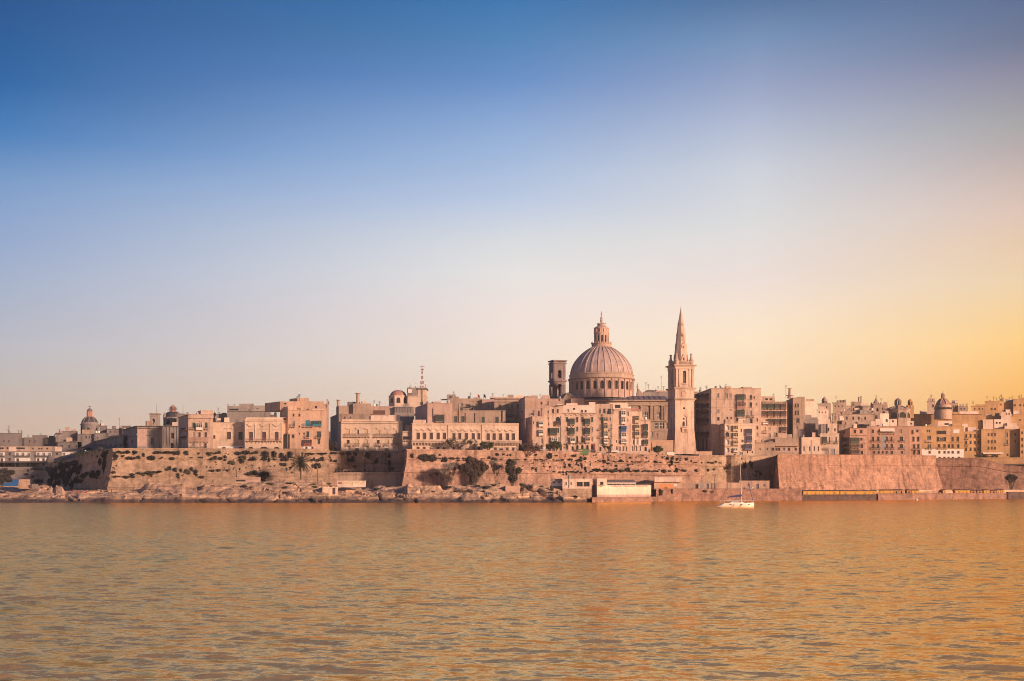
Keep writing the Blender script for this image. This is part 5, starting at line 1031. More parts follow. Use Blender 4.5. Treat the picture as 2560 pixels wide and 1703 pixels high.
def nave():
    F, Y = F5, 640.0; z = mz(F, Y); X = lambda x: P(fx(F, x), 1220, Y).x
    t = thing('church_nave', 'long stone church nave with slate roof and half domed left end below the dome', 'church', (X(1200), Y, z(740)))
    fr = Fr((X(740), Y, 0), (1, 0, 0), (0, -1, 0)); s = Y/FPX/F[2]; U = lambda x: (x-740)*s
    m = MB(); holes = [(U(a), U(b), z(d), z(c), .5, False) for a, b, c, d in ((1420, 1475, 415, 500), (1578, 1612, 420, 492), (1555, 1596, 540, 606), (1610, 1662, 540, 606), (1680, 1716, 540, 606), (1505, 1530, 645, 700))]
    facade(m, fr, U(1705), z(760), z(278), holes, ST['tan']); x0, x1 = X(740), X(1705)
    m.face([(x0, Y, z(760)), (x0, Y, z(278)), (x0, Y+24, z(278)), (x0, Y+24, z(760))], ST['tan']); m.face([(x1, Y, z(760)), (x1, Y+24, z(760)), (x1, Y+24, z(278)), (x1, Y, z(278))], ST['tan'])
    m.build('wall', t)
    for h in holes:
        m = MB(); m.face([fr.at(h[0], h[2], -.42), fr.at(h[1], h[2], -.42), fr.at(h[1], h[3], -.42), fr.at(h[0], h[3], -.42)], CM['dark'])
        for k in range(4): a = h[0]+(h[1]-h[0]-.15)*k/3; m.fbox(fr, a, a+.15, h[2], h[3], -.41, -.3, CM['white'])
        zz = (h[2]+h[3])/2; m.fbox(fr, h[0]+.16, h[1]-.16, zz-.08, zz+.08, -.405, -.31, CM['white']); m.build('window', t)
    for a, b in ((872, 885), (1070, 1083), (1240, 1253), (1390, 1402), (1500, 1530), (1540, 1560), (1630, 1645), (1655, 1680)): m = MB(); m.fbox(fr, U(a), U(b), z(505), z(345), 0, .6, ST['tan']); m.fbox(fr, U(a)-.2, U(b)+.2, z(352), z(343), .61, .85, ST['tan']); m.build('pilaster', t)
    m = MB(); m.fbox(fr, -.5, U(1705)+.3, z(342), z(325), 0, .7, ST['tan']); m.fbox(fr, -.7, U(1705)+.4, z(290), z(276), 0, 1.1, ST['tan']); m.fbox(fr, U(1400), U(1700), z(520), z(508), 0, .8, ST['tan']); m.fbox(fr, U(1400), U(1700), z(634), z(626), 0, .5, ST['tan']); m.build('cornice', t)
    m = MB(); ez, rz = z(274), z(212)
    m.mesh_raw([(x0-.5, Y-1, ez), (x1+.4, Y-1, ez), (x1+.4, Y+25, ez), (x0-.5, Y+25, ez), (x0+6, Y+12, rz), (x1, Y+12, rz)], [(0, 1, 5, 4), (1, 2, 5), (2, 3, 4, 5), (3, 0, 4), (0, 3, 2, 1)], ST['slate'])
    for k in range(14):
        xa = x0+4+k*(x1-x0-5)/14; m.tube((xa, Y-1, ez+.1), (xa+.5, Y+12, rz+.1), .12, None, ST['slate'], 4)
    m.build('roof', t)
    # half dome and gable at the left end
    m = MB(); cx = X(598); R0 = X(740)-cx
    m.lathe(cx, Y+9, [(R0, z(760)), (R0, z(272)), (R0+.3, z(268)), (R0+.3, z(262)), (R0*.97, z(255)), (R0*.9, z(232)), (R0*.76, z(206)), (R0*.55, z(188)), (R0*.3, z(178)), (.2, z(175))], 36, ST['grey'], True); m.build('apse_dome', t)
    m = MB(); pts = [(500, 268), (545, 196), (640, 258), (640, 420), (500, 420)]
    q = [(X(a), z(b)) for a, b in pts]; n = len(q)
    m.mesh_raw([(a, Y+.5, b) for a, b in q]+[(a, Y+8, b) for a, b in q], [tuple(range(n))]+[tuple(range(2*n-1, n-1, -1))]+[(i, (i+1) % n, n+(i+1) % n, n+i) for i in range(n)], ST['tan'])
    for (a, b), (c, d) in zip(q[:2], q[1:3]): m.tube((a, Y+.4, b), (c, Y+.4, d), .4, None, ST['tan'], 5)
    m.build('gable', t)
    m = MB(); m.box(X(585), X(738), Y-2, Y-.2, z(440), z(262), ST['pink']); m.build('annex', t)
nave()
def square_tower(root, cor, a, z0, z1, rot, mat, holes_front=(), holes_left=(), a1=None, name='wall', allsides=False):
    """cor = nearest corner between left and front face"""
    u = Vector((math.cos(rot), math.sin(rot), 0)); v = Vector((-math.sin(rot), math.cos(rot), 0))
    C0 = Vector((cor[0], cor[1], 0))
    frF = Fr(C0, u, -v); frL = Fr(C0+v*a, -v, -u); frR = Fr(C0+u*a, v, u); frB = Fr(C0+u*a+v*a, -u, v)
    m = MB()
    for fr, h in ((frF, holes_front), (frL, holes_left), (frR, holes_left if allsides else ()), (frB, holes_front if allsides else ())): facade(m, fr, a, z0, z1, h, mat, back=not allsides)
    c = [C0, C0+u*a, C0+u*a+v*a, C0+v*a]
    m.face([(p.x, p.y, z1) for p in c], mat)
    m.build(name, root); return frF, frL, frR, frB
def ring(root, name, frs, a, z0, z1, out, mat):
    m = MB()
    for fr in frs: m.fbox(fr, -out, a, z0, z1, 0, out, mat)
    m.build(name, root)
def spire_tower():
    Y = 600.0; rot = math.radians(14); zz = mz(F6, Y); z9 = mz(F9, Y); s6 = Y/FPX/F6[2]; s9 = Y/FPX/F9[2]
    cor = P(fx(F6, 222), 1220, Y); a = 9.9; wm = ST['lit']; ca = math.cos(rot)*.995; 
    t = thing('spire_tower', 'tall slim square bell tower with a pointed octagonal stone spire right of the great dome', 'church tower', (cor.x+4.5, Y+4.5, zz(880)))
    UF = lambda x: (x-222)*s6/math.cos(rot)/1.02   # front face coordinate from a photo column
    # battered base
    u = Vector((math.cos(rot), math.sin(rot), 0)); v = Vector((-math.sin(rot), math.cos(rot), 0)); C0 = Vector((cor.x, cor.y, 0)); ce = C0+(u+v)*a/2
    m = MB(); h0 = a/2; h1 = a/2+.95
    def sq(h, z): return [(ce+u*(i*h)+v*(j*h)).to_tuple()[:2]+(z,) for i, j in ((-1, -1), (1, -1), (1, 1), (-1, 1))]
    zc = zz(610)
    b0, b1 = sq(h1, zz(900)), sq(h0, zc)
    m.hexa(b0+b1, wm); m.build('base', t)
    hF = [(UF(305), UF(362), zz(600), zz(455), .35, True), (UF(318), UF(342), zz(383), zz(358), .5, True)]
    hL = [(a*.5-.4, a*.5+.4, zz(390), zz(362), .5, True), (a*.5-.45, a*.5+.45, zz(565), zz(478), .5, True)]
    frs = square_tower(t, cor, a, zc, zz(150), rot, wm, hF, hL)
    m = MB(); arch_panel(m, frs[0], UF(313), UF(340), zz(592), zz(522), -.30, CM['dark']); m.fbox(frs[0], UF(312)-.1, UF(341)+.1, zz(596), zz(592), -.33, .05, wm); m.build('window', t)
    m = MB(); arch_panel(m, frs[0], UF(318), UF(338), zz(502), zz(480), -.30, CM['dark']); m.build('round_window', t)
    m = MB(); arch_panel(m, frs[0], UF(318), UF(342), zz(383), zz(358), -.42, CM['dark']); m.build('round_window', t)
    for h in hL: m = MB(); arch_panel(m, frs[1], h[0], h[1], h[2], h[3], -.4, CM['dark']); m.build('window', t)
    m = MB(); m.fbox(frs[0], UF(298), UF(384), zz(610), zz(601), 0, 1.0, wm)
    for k in range(6): q = UF(303)+k*(UF(378)-UF(303))/5; m.fbox(frs[0], q-.15, q+.15, zz(648), zz(612), 0, .7, wm)
    for k in range(9): q = UF(300)+k*(UF(382)-UF(300))/8; m.fbox(frs[0], q-.06, q+.06, zz(600.5), zz(585), .8, .9, wm)
    m.fbox(frs[0], UF(298), UF(384), zz(584.5), zz(580), .75, .98, wm); m.build('stone_balcony', t)
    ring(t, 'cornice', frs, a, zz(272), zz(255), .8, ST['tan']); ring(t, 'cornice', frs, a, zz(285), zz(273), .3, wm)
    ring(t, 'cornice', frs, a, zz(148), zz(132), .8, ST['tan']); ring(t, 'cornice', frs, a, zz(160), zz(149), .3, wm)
    m = MB(); uc, zc2 = UF(326), zz(205)
    for k in range(20):
        a0, a1 = 2*math.pi*k/20, 2*math.pi*(k+1)/20; m.tube(frs[0].at(uc+1.35*math.cos(a0), zc2+1.35*math.sin(a0), .05), frs[0].at(uc+1.35*math.cos(a1), zc2+1.35*math.sin(a1), .05), .16, None, wm, 5)
    m.build('round_moulding', t)
    # belfry
    ab = 9.4; d = (a-ab)/2; corb = C0+(u+v)*d
    ub = lambda x: (x-1935)*s9/math.cos(rot)/1.02
    w0, w1 = ab/2-.86, ab/2+.86
    hf = [(w0, w1, z9(1192), z9(1012), .8, True)]
    fb = square_tower(t, corb, ab, zz(132)-.1, z9(985), rot, wm, hf, hf, name='belfry')
    for fr in fb[:2]:
        m = MB(); arch_panel(m, fr, w0, w1, z9(1192), z9(1012), -.72, CM['dark'])
        zz0 = z9(1188)
        while zz0 < z9(1040): m.fbox(fr, w0, w1, zz0, zz0+.12, -.7, -.35, ST['grey']); zz0 += .42
        m.build('louvred_window', t)
    for fr in fb:
        for p0 in (.15, 1.55, ab-2.35, ab-.95): m = MB(); m.fbox(fr, p0, p0+.8, zz(132)+.35, z9(1000), .0, .32, wm); m.fbox(fr, p0-.1, p0+.9, z9(1003), z9(988), .33, .5, wm); m.build('pilaster', t)
        m = MB(); m.fbox(fr, w0-.5, w1+.5, z9(1215), z9(1196), 0, .35, wm); m.build('window_sill', t)
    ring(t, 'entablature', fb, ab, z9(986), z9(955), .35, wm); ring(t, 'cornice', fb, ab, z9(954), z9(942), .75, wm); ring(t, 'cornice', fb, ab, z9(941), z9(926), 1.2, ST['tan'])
    # parapet with balusters and corner urns
    m = MB(); zp0, zp1 = z9(926), z9(872)
    for fr in fb:
        m.fbox(fr, 1.5, ab-1.5, zp0, zp0+.3, -.5, 0, wm); m.fbox(fr, 1.5, ab-1.5, zp1-.3, zp1, -.5, 0, wm)
        k = 0
        while 1.7+k*.5 < ab-1.7: m.fbox(fr, 1.7+k*.5, 1.95+k*.5, zp0+.303, zp1-.303, -.38, -.12, wm); k += 1
    m.build('balustrade', t)
    ceb = corb+(u+v)*ab/2
    for i, j in ((-1, -1), (1, -1), (1, 1), (-1, 1)):
        q = ceb+u*(i*(ab/2-.85))+v*(j*(ab/2-.85)); m = MB(); rr = 1.15
        m.lathe(q.x, q.y, [(rr, zp0), (rr, z9(870)), (rr*1.15, z9(868)), (rr*1.15, z9(862)), (rr*.85, z9(855)), (rr*.6, z9(835)), (rr*.42, z9(822)), (rr*.55, z9(815)), (rr*.42, z9(808)), (rr*.42, z9(778)), (rr*.6, z9(774)), (rr*.6, z9(768)), (rr*.1, z9(760))], 4 if False else 8, wm, False, rot+math.pi/8); m.build('corner_urn', t)
    m = MB(); R0 = 98*s9/math.cos(math.pi/8)
    prof = [(R0*1.04, zp0), (R0*1.02, z9(860))]
    m.lathe(ceb.x, ceb.y, prof+[(R0, z9(858)), (R0*.645, z9(520)), (R0*.60, z9(480)), (R0*.455, z9(352)), (R0*.49, z9(348)), (R0*.47, z9(342)), (R0*.44, z9(338)), (.17, z9(92)), (.28, z9(86)), (.1, z9(80)), (.05, z9(62))], 8, wm, False, rot+math.pi/8)
    sp = m.build('spire', t)
    for y, f, sz in ((860, 1.0, 1.0), (680, .815, .8), (510, .64, .62), (350, .46, .42)):
        for k in range(4):
            an = rot-math.pi/2+k*math.pi/2; q = Vector((math.cos(an), math.sin(an), 0)); w = Vector((-q.y, q.x, 0)); c = ceb+q*(R0*.92*f); m = MB()
            fr = Fr(c-w*(.8*sz)+q*.25*sz, w, q)
            m.fbox(fr, 0, 1.6*sz, z9(y)-.3*sz, z9(y)+1.6*sz, -.9*sz, 0, wm)
            g0, g1, gz = fr.at(0, z9(y)+1.6*sz+.002, .05), fr.at(1.6*sz, z9(y)+1.6*sz+.002, .05), fr.at(.8*sz, z9(y)+3.0*sz, .05)
            m.mesh_raw([g0, g1, gz, fr.at(0, z9(y)+1.6*sz+.002, -.9*sz), fr.at(1.6*sz, z9(y)+1.6*sz+.002, -.9*sz), fr.at(.8*sz, z9(y)+3.0*sz, -.9*sz)], [(0, 1, 2), (5, 4, 3), (0, 3, 4, 1), (1, 4, 5, 2), (2, 5, 3, 0)], wm)
            arch_panel(m, fr, .45*sz, 1.15*sz, z9(y), z9(y)+1.35*sz, .012, CM['dark']); m.build('lucarne', sp)
spire_tower()
def bell_tower():
    F, Y = F9, 700.0; z = mz(F, Y); s = Y/FPX/F[2]; rot = math.radians(19); a = 7.1; wm = stone('bell_tower_stone', (.25, .175, .165), .6, .25)
    c = P(fx(F, 252), 1220, Y); u = Vector((math.cos(rot), math.sin(rot), 0)); v = Vector((-math.sin(rot), math.cos(rot), 0))
    t = thing('bell_tower', 'dark purplish square bell tower with open arches left of the great dome', 'bell tower', (c.x, c.y, z(1420)))
    C0 = c-(u+v)*a/2; C0.z = 0
    lo = (a/2-1.45, a/2+1.45, z(1395), z(1215), 1.0, True); up = (a/2-1.05, a/2+1.05, z(1130), z(1015), 1.0, True)
    frs = square_tower(t, C0, a, z(1480), z(872), rot, wm, [lo, up], [lo, up], allsides=True)
    m = MB()   # inner skin and floors
    ai = a-2.0; Ci = C0+(u+v)*1.0; w0 = (lo[0]-1, lo[1]-1) + lo[2:4]+(.0, True); w1 = (up[0]-1, up[1]-1)+up[2:4]+(.0, True)
    for fr in (Fr(Ci, u, -v), Fr(Ci+v*ai, -v, -u), Fr(Ci+u*ai, v, u), Fr(Ci+u*ai+v*ai, -u, v)): facade(m, fr, ai, z(1480), z(880), [w0, w1], wm, back=False)
    for y in (1170, 1400, 1000): q = [Ci, Ci+u*ai, Ci+u*ai+v*ai, Ci+v*ai]; m.face([(p.x, p.y, z(y)) for p in q], wm)
    m.build('inner_wall', t)
    ring(t, 'cornice', frs, a, z(1178), z(1160), .7, wm); ring(t, 'cornice', frs, a, z(1215)+1.2, z(1200)+1.4, .35, wm)
    ring(t, 'cornice', frs, a, z(925), z(908), .55, wm); ring(t, 'cornice', frs, a, z(890), z(874), .75, wm)
    for fr in frs[:2]:
        m = MB()
        for p in (.1, a-1.0): m.fbox(fr, p, p+.9, z(1155), z(930), 0, .3, wm); m.fbox(fr, p, p+.9, z(1420), z(1220), 0, .3, wm)
        m.build('pilaster', t)
    m = MB(); b = c+Vector((0, 0, 0)); m.lathe(c.x, c.y, [(.75, z(1100)), (.7, z(1080)), (.45, z(1060)), (.12, z(1052))], 10, CM['iron'], True); m.tube((c.x, c.y, z(1052)), (c.x, c.y, z(1000)), .08, None, CM['iron']); m.build('bell', t)
bell_tower()
def church_dome_left():
    F, Y = F1, 715.0; z = mz(F, Y); r = mr(F, Y); c = P(fx(F, 1100), 1220, Y); cx = c.x
    t = thing('domed_church', 'small dusky church with a dark ribbed dome and pinkish lantern at far left', 'church', (cx, Y, z(640)))
    N = 12; R0 = r(106); bay = 2*math.pi*R0/N; cy_ = Cyl(cx, Y, R0, math.radians(-90)-.5*2*math.pi/N+.15); m = MB()
    for i in range(N):
        class Q:
            def __init__(s, a): s.a = a
            def at(s, u, zz, n=0.0): return cy_.at(u+s.a, zz, n)
        q = Q(i*bay); h = (bay/2-1.0, bay/2+1.0, z(590), z(540), .6, True) if i % 2 == 0 else (bay/2-.8, bay/2+.8, z(588), z(545), .2, True)
        facade(m, q, bay, z(680), z(502), [h], ST['dusk'], umax=1.2)
        if i % 2 == 0: w = MB(); arch_panel(w, q, h[0], h[1], h[2], h[3], -.5, CM['dark']); w.build('arched_window', t)
    m.build('drum', t)
    m = MB(); m.lathe(cx, Y, [(r(106), z(508)), (r(112), z(504)), (r(112), z(494)), (r(104), z(490)), (r(98), z(474)), (r(94), z(470))], 48, ST['dusk']); m.build('cornice', t)
    m = MB(); m.lathe(cx, Y, [(r(94), z(471)), (r(86), z(452)), (r(74), z(434)), (r(58), z(418)), (r(40), z(407)), (r(36), z(404))], 48, ST['slated'], True); d = m.build('dome_shell', t)
    m = MB()
    for i in range(8):
        an = math.radians(-90)+i*math.pi/4+.2; pr = [(94, 471), (86, 452), (74, 434), (58, 418), (40, 407)]
        for (a, b), (e, f) in zip(pr, pr[1:]): m.tube((cx+r(a)*math.cos(an), Y+r(a)*math.sin(an), z(b)), (cx+r(e)*math.cos(an), Y+r(e)*math.sin(an), z(f)), .35, None, ST['dusk'], 5)
    m.build('dome_rib', d)
    m = MB(); m.lathe(cx, Y, [(r(42), z(408)), (r(42), z(400)), (r(32), z(396)), (r(32), z(340)), (r(36), z(337)), (r(36), z(331))], 10, ST['red'])
    for i in range(10): an = i*math.pi/5; m.tube((cx+r(33)*math.cos(an), Y+r(33)*math.sin(an), z(396)), (cx+r(33)*math.cos(an), Y+r(33)*math.sin(an), z(342)), .28, None, ST['pink'], 5)
    m.build('lantern', t)
    m = MB(); m.lathe(cx, Y, [(r(34), z(332)), (r(28), z(316)), (r(16), z(304)), (r(4), z(299)), (r(2), z(290))], 16, ST['dark'], True); m.tube((cx, Y, z(292)), (cx, Y, z(268)), .12, None, CM['iron']); m.tube((cx-.8, Y, z(278)), (cx+.8, Y, z(278)), .12, None, CM['iron']); m.build('lantern_cap', t)
church_dome_left()
def scaffold_church():
    F, Y = F2, 640.0; z = mz(F, Y); r = mr(F, Y); X = lambda x: P(fx(F, x), 1220, Y).x
    cx = X(250); cy = Y+14
    t = thing('scaffolded_church', 'grey church with a low dark dome and a pink lantern wrapped in scaffolding', 'church', (cx, cy, z(620)))
    m = MB(); m.lathe(cx, cy, [(r(112), z(640)), (r(112), z(478)), (r(116), z(474)), (r(116), z(462)), (r(104), z(458))], 16, ST['grey'])
    m.build('drum', t)
    for k, xx in enumerate((-60, -28, 28, 60)):
        m = MB(); an = math.radians(-90)+math.asin(xx/112); q = Vector((cx+r(112.5)*math.cos(an), cy+r(112.5)*math.sin(an), 0)); w = Vector((-math.sin(an), math.cos(an), 0))
        fr = Fr(q-w*.9, w, Vector((math.cos(an), math.sin(an), 0))); arch_panel(m, fr, 0, 1.8, z(545), z(490), .06, CM['dark']); m.build('arched_window', t)
    m = MB(); m.lathe(cx, cy, [(r(104), z(459)), (r(98), z(436)), (r(84), z(415)), (r(62), z(400)), (r(40), z(394))], 32, ST['slated'], True); m.build('dome_shell', t)
    m = MB(); m.lathe(cx, cy, [(r(46), z(402)), (r(46), z(392)), (r(32), z(388)), (r(32), z(350)), (r(36), z(347)), (r(30), z(335)), (r(16), z(322)), (r(3), z(316))], 12, ST['red']); m.build('lantern', t)
    m = MB()
    for a in range(6):
        an = a*math.pi/3+.3; q = (cx+r(44)*math.cos(an), cy+r(44)*math.sin(an)); m.tube((*q, z(405)), (*q, z(335)), .1, None, CM['iron'], 4)
        an2 = an+math.pi/3; q2 = (cx+r(44)*math.cos(an2), cy+r(44)*math.sin(an2))
        for y in (395, 372, 352): m.tube((*q, z(y)), (*q2, z(y)), .1, None, CM['iron'], 4)
    m.tube((cx-r(50), cy-r(20), z(372)), (cx+r(50), cy-r(20), z(372)), .12, None, CM['iron'], 4)
    m.build('scaffolding', t)
    for k in range(4):
        m = MB(); q = (cx+(-1, 1, -1, 1)[k]*r(78), cy+(-1, -1, 1, 1)[k]*r(70)); m.lathe(*q, [(.9, z(470)), (.8, z(430)), (.3, z(412)), (.05, z(405))], 8, ST['grey']); m.build('pinnacle', t)
    # two small bell towers
    def tw(x0, x1, top, yb, a0, a1, at, ab, nm):
        m = MB(); fr = Fr((X(x0), Y, 0), (1, 0, 0), (0, -1, 0)); Wd = X(x1)-X(x0); h = [(X(a0)-X(x0), X(a1)-X(x0), z(ab), z(at), Wd-.02, True)] if a0 else []
        facade(m, fr, Wd, z(yb), z(top), h, ST['grey'], back=False)
        frb = Fr((X(x1), Y+Wd, 0), (-1, 0, 0), (0, 1, 0)); facade(m, frb, Wd, z(yb), z(top), [(Wd-q[1], Wd-q[0], q[2], q[3], .0, True) for q in h], ST['grey'], back=False)
        for xx in (X(x0), X(x1)): m.face([(xx, Y, z(yb)), (xx, Y+Wd, z(yb)), (xx, Y+Wd, z(top)), (xx, Y, z(top))], ST['grey'])
        m.face([(X(x0), Y, z(top)), (X(x1), Y, z(top)), (X(x1), Y+Wd, z(top)), (X(x0), Y+Wd, z(top))], ST['grey'])
        m.box(X(x0)-.4, X(x1)+.4, Y-.4, Y+Wd+.4, z(top)+.003, z(top)+.6, ST['grey']); m.box(X(x0)-.2, X(x1)+.2, Y-.2, Y-.003, z(top+22), z(top+14), ST['grey'])
        m.tube(((X(x0)+X(x1))/2+.8, Y+2, z(top)), ((X(x0)+X(x1))/2+.8, Y+2, z(top-130)), .09, .05, CM['iron'], 4)
        o = m.build('belfry', t)
        if a0: m = MB(); xx = (X(a0)+X(a1))/2; m.lathe(xx, Y+2, [(.6, z(535)), (.5, z(520)), (.15, z(512))], 8, CM['iron'], True); m.tube((xx, Y+2, z(512)), (xx, Y+2, z(497)), .06, None, CM['iron'], 4); m.build('bell', o)
    tw(64, 160, 442, 640, 92, 126, 494, 560, 'l'); tw(376, 466, 448, 640, None, 0, 0, 0, 'r')
scaffold_church()
def chapel():
    F, Y = F3, 655.0; z = mz(F, Y); r = mr(F, Y); c = P(fx(F, 1219), 1220, Y); cx = c.x
    t = thing('domed_chapel', 'small octagonal chapel with a reddish dome beside the radio mast', 'chapel', (cx, Y, z(520)))
    R0 = r(94)/math.cos(math.pi/8)*.99; ph = math.pi/8+.12
    m = MB(); m.lathe(cx, Y, [(R0, z(560)), (R0, z(382)), (R0*1.05, z(380)), (R0*1.05, z(373)), (R0*.97, z(371))], 8, ST['pale'], False, ph); m.build('wall', t)
    m = MB(); m.lathe(cx, Y, [(r(86), z(372)), (r(80), z(352)), (r(64), z(332)), (r(38), z(317)), (r(10), z(312)), (r(3), z(308))], 24, ST['red'], True); m.build('dome_shell', t)
    for k in range(8):
        an = ph+math.pi/8+k*math.pi/4; q = Vector((math.cos(an), math.sin(an), 0)); w = Vector((-q.y, q.x, 0)); ap = R0*math.cos(math.pi/8); hw = R0*math.sin(math.pi/8)
        fr = Fr(Vector((cx, Y, 0))+q*ap-w*hw, w, q); m = MB(); arch_panel(m, fr, hw-1.0, hw+1.0, z(450), z(394), .02, CM['dark'])
        m.fbox(fr, hw-1.25, hw-1.02, z(450), z(408), .0, .12, ST['pale']); m.fbox(fr, hw+1.02, hw+1.25, z(450), z(408), .0, .12, ST['pale']); m.fbox(fr, .0, .25, z(520), z(385), .0, .12, ST['pale']); m.build('arched_window', t)
chapel()
def telecom():
    F, Y = F3, 650.0; z = mz(F, Y); X = lambda x: P(fx(F, x), 1220, Y).x; s = Y/FPX/F[2]
    t = thing('radio_tower', 'square stone tower topped with grey cabins and a red and white lattice radio mast', 'radio tower', ((X(1310)+X(1510))/2, Y, z(500)))
    m = MB(); m.box(X(1316), X(1512), Y, Y+14, z(560), z(372), ST['pale']); m.box(X(1424), X(1510), Y+.3, Y+10, z(372)+.002, z(306), ST['pale']); m.box(X(1312), X(1514), Y-.25, Y+14.2, z(376), z(371)+.05, ST['pale']); m.build('tower', t)
    m = MB(); m.box(X(1310), X(1424)-.01, Y+.5, Y+9, z(371)+.06, z(284), ST['grey']); m.box(X(1320), X(1360), Y+.2, Y+.48, z(340), z(300), CM['white']); m.build('equipment_cabin', t)
    m = MB(); m.box(X(1424)-.3, X(1512)+.3, Y, Y+10.3, z(306)+.003, z(290), ST['dark']); m.build('platform', t)
    rd = plain('mast_red', (.28, .07, .06), .5); m = MB(); x0, x1, yt = X(1440), X(1482), z(60); tx = X(1462); zb = z(290)
    cs = [(x0, Y+2), (x1, Y+2), (x1, Y+2+x1-x0), (x0, Y+2+x1-x0)]; cy = Y+2+(x1-x0)/2
    def leg(i, f):
        f2 = min(1, f/.82)*.9; return Vector((cs[i][0]+(tx-cs[i][0])*f2, cs[i][1]+(cy-cs[i][1])*f2, zb+(yt-zb)*f))
    for i in range(4):
        for k in range(8):
            mat = rd if k % 2 == 0 else CM['white']; m.tube(leg(i, k/9), leg(i, (k+1)/9), .16, None, mat, 4)
            m.tube(leg(i, k/9), leg((i+1) % 4, (k+1)/9), .09, None, mat, 4); m.tube(leg(i, k/9), leg((i+1) % 4, k/9), .09, None, mat, 4)
    m.tube((tx, cy, zb+(yt-zb)*.82), (tx, cy, yt+.3), .22, .16, rd, 5); m.tube((tx-2.2*.6, cy, yt), (tx+2.2*.6, cy, yt), .12, None, rd, 4); m.build('lattice_mast', t)
    m = MB(); m.lathe(X(1470), Y+1.5, [(.1, z(105)), (.75, z(102)), (.8, z(92)), (.1, z(88))], 10, ST['grey']); m.build('dish', t)
    for x, y in ((1332, 232), (1346, 210), (1392, 235), (1418, 268), (1500, 215), (1490, 250), (1380, 268)):
        m = MB(); zt = z(290 if x > 1424 else 284); m.tube((X(x), Y+3, zt), (X(x), Y+3, z(y)), .14, .08, CM['iron'], 4); m.box(X(x)-.25, X(x)+.25, Y+2.8, Y+2.98, z(y+30), z(y+8), CM['white']); m.build('aerial', t)
    m = MB(); m.tube((X(1468), Y-.2, z(465)), (X(1468), Y-.2, z(300)), .18, None, CM['iron'], 5); m.box(X(1460), X(1476), Y-.5, Y-.05, z(462), z(432), CM['iron']); m.build('cable_duct', t)
telecom()
def turret(F, Y, x, rad, ybase, ydrum, ytop, label, mat, wins=6, name='turret', wide=None):
    z = mz(F, Y); r = mr(F, Y); c = P(fx(F, x), 1220, Y)
    t = thing(name, label, 'turret', (c.x, Y, z(ybase)))
    m = MB(); R0 = r(rad)
    if wide: m.box(c.x-r(wide), c.x+r(wide), Y-r(wide)*.6, Y+r(wide), z(ybase)-8, z(ybase), ST[mat])
    m.lathe(c.x, Y, [(R0, z(ybase)-2), (R0, z(ydrum)-.5), (R0*1.12, z(ydrum)-.45), (R0*1.12, z(ydrum)), (R0*.95, z(ydrum)+.05)], 12, ST[mat])
    for i in range(wins):
        an = i*2*math.pi/wins+.3; m.tube((c.x+R0*math.cos(an), Y+R0*math.sin(an), z(ybase)), (c.x+R0*math.cos(an), Y+R0*math.sin(an), z(ydrum)-.5), R0*.13, None, ST[mat], 5)
    m.build('drum', t)
    for i in range(wins):
        an = (i+.5)*2*math.pi/wins+.3; q = Vector((math.cos(an), math.sin(an), 0)); w = Vector((-q.y, q.x, 0)); hw = R0*.26; m = MB(); h = z(ydrum)-z(ybase)
        arch_panel(m, Fr(Vector((c.x, Y, 0))+q*(R0*1.0)-w*hw, w, q), 0, 2*hw, z(ybase)+h*.12, z(ydrum)-h*.2, .03, CM['dark']); m.build('arched_window', t)
    m = MB(); H_ = z(ytop)-z(ydrum); m.lathe(c.x, Y, [(R0*math.cos(a), z(ydrum)+H_*math.sin(a)) for a in [i*math.pi/2/6*.97 for i in range(7)]], 16, ST[mat], True); m.tube((c.x, Y, z(ytop)-.1), (c.x, Y, z(ytop)+H_*.5), .14, .05, ST[mat], 5); m.build('dome_shell', t)
    return t
turret(F7, 770.0, 285, 32, 334, 280, 247, 'small round domed turret on the right skyline nearest to the white block', 'pink', wide=60)
turret(F7, 770.0, 1271, 27, 340, 296, 270, 'slim lantern turret standing just right of the octagonal chapel', 'gold', wide=36)
def steeple():
    F, Y = F7, 745.0; z = mz(F, Y); r = mr(F, Y); c = P(fx(F, 878), 1220, Y); wm = ST['tan']
    t = thing('bell_steeple', 'small square belfry with a pyramid spire on the right skyline', 'steeple', (c.x, Y, z(440)))
    a = r(92); m = MB(); fr = Fr((c.x-a/2, Y-a/2, 0), (1, 0, 0), (0, -1, 0)); facade(m, fr, a, z(520), z(335), [(a*.38, a*.66, z(412), z(372), .8, True)], wm)
    m.box(c.x-a/2, c.x+a/2, Y-a/2+.81, Y+a/2, z(520), z(335)-.003, wm); m.build('belfry', t)
    m = MB(); arch_panel(m, fr, a*.38, a*.66, z(412), z(372), -.7, CM['dark']); m.build('arched_window', t)
    m = MB(); m.box(c.x-a*.56, c.x+a*.56, Y-a*.56, Y+a*.56, z(335)+.003, z(324), wm)
    for i, j in ((-1, -1), (1, -1), (1, 1), (-1, 1)): m.lathe(c.x+i*a*.45, Y+j*a*.45, [(.5, z(324)), (.4, z(312)), (.05, z(302))], 6, wm)
    m.build('cornice', t)
    m = MB(); m.lathe(c.x, Y, [(a*.42, z(324)), (a*.36, z(310)), (a*.20, z(284)), (a*.08, z(258)), (.15, z(248)), (.3, z(244)), (.05, z(238))], 8, wm); m.tube((c.x, Y, z(242)), (c.x, Y, z(222)), .12, None, CM['iron'], 4); m.tube((c.x-.8, Y, z(232)), (c.x+.8, Y, z(232)), .12, None, CM['iron'], 4); m.build('spire', t)
steeple()
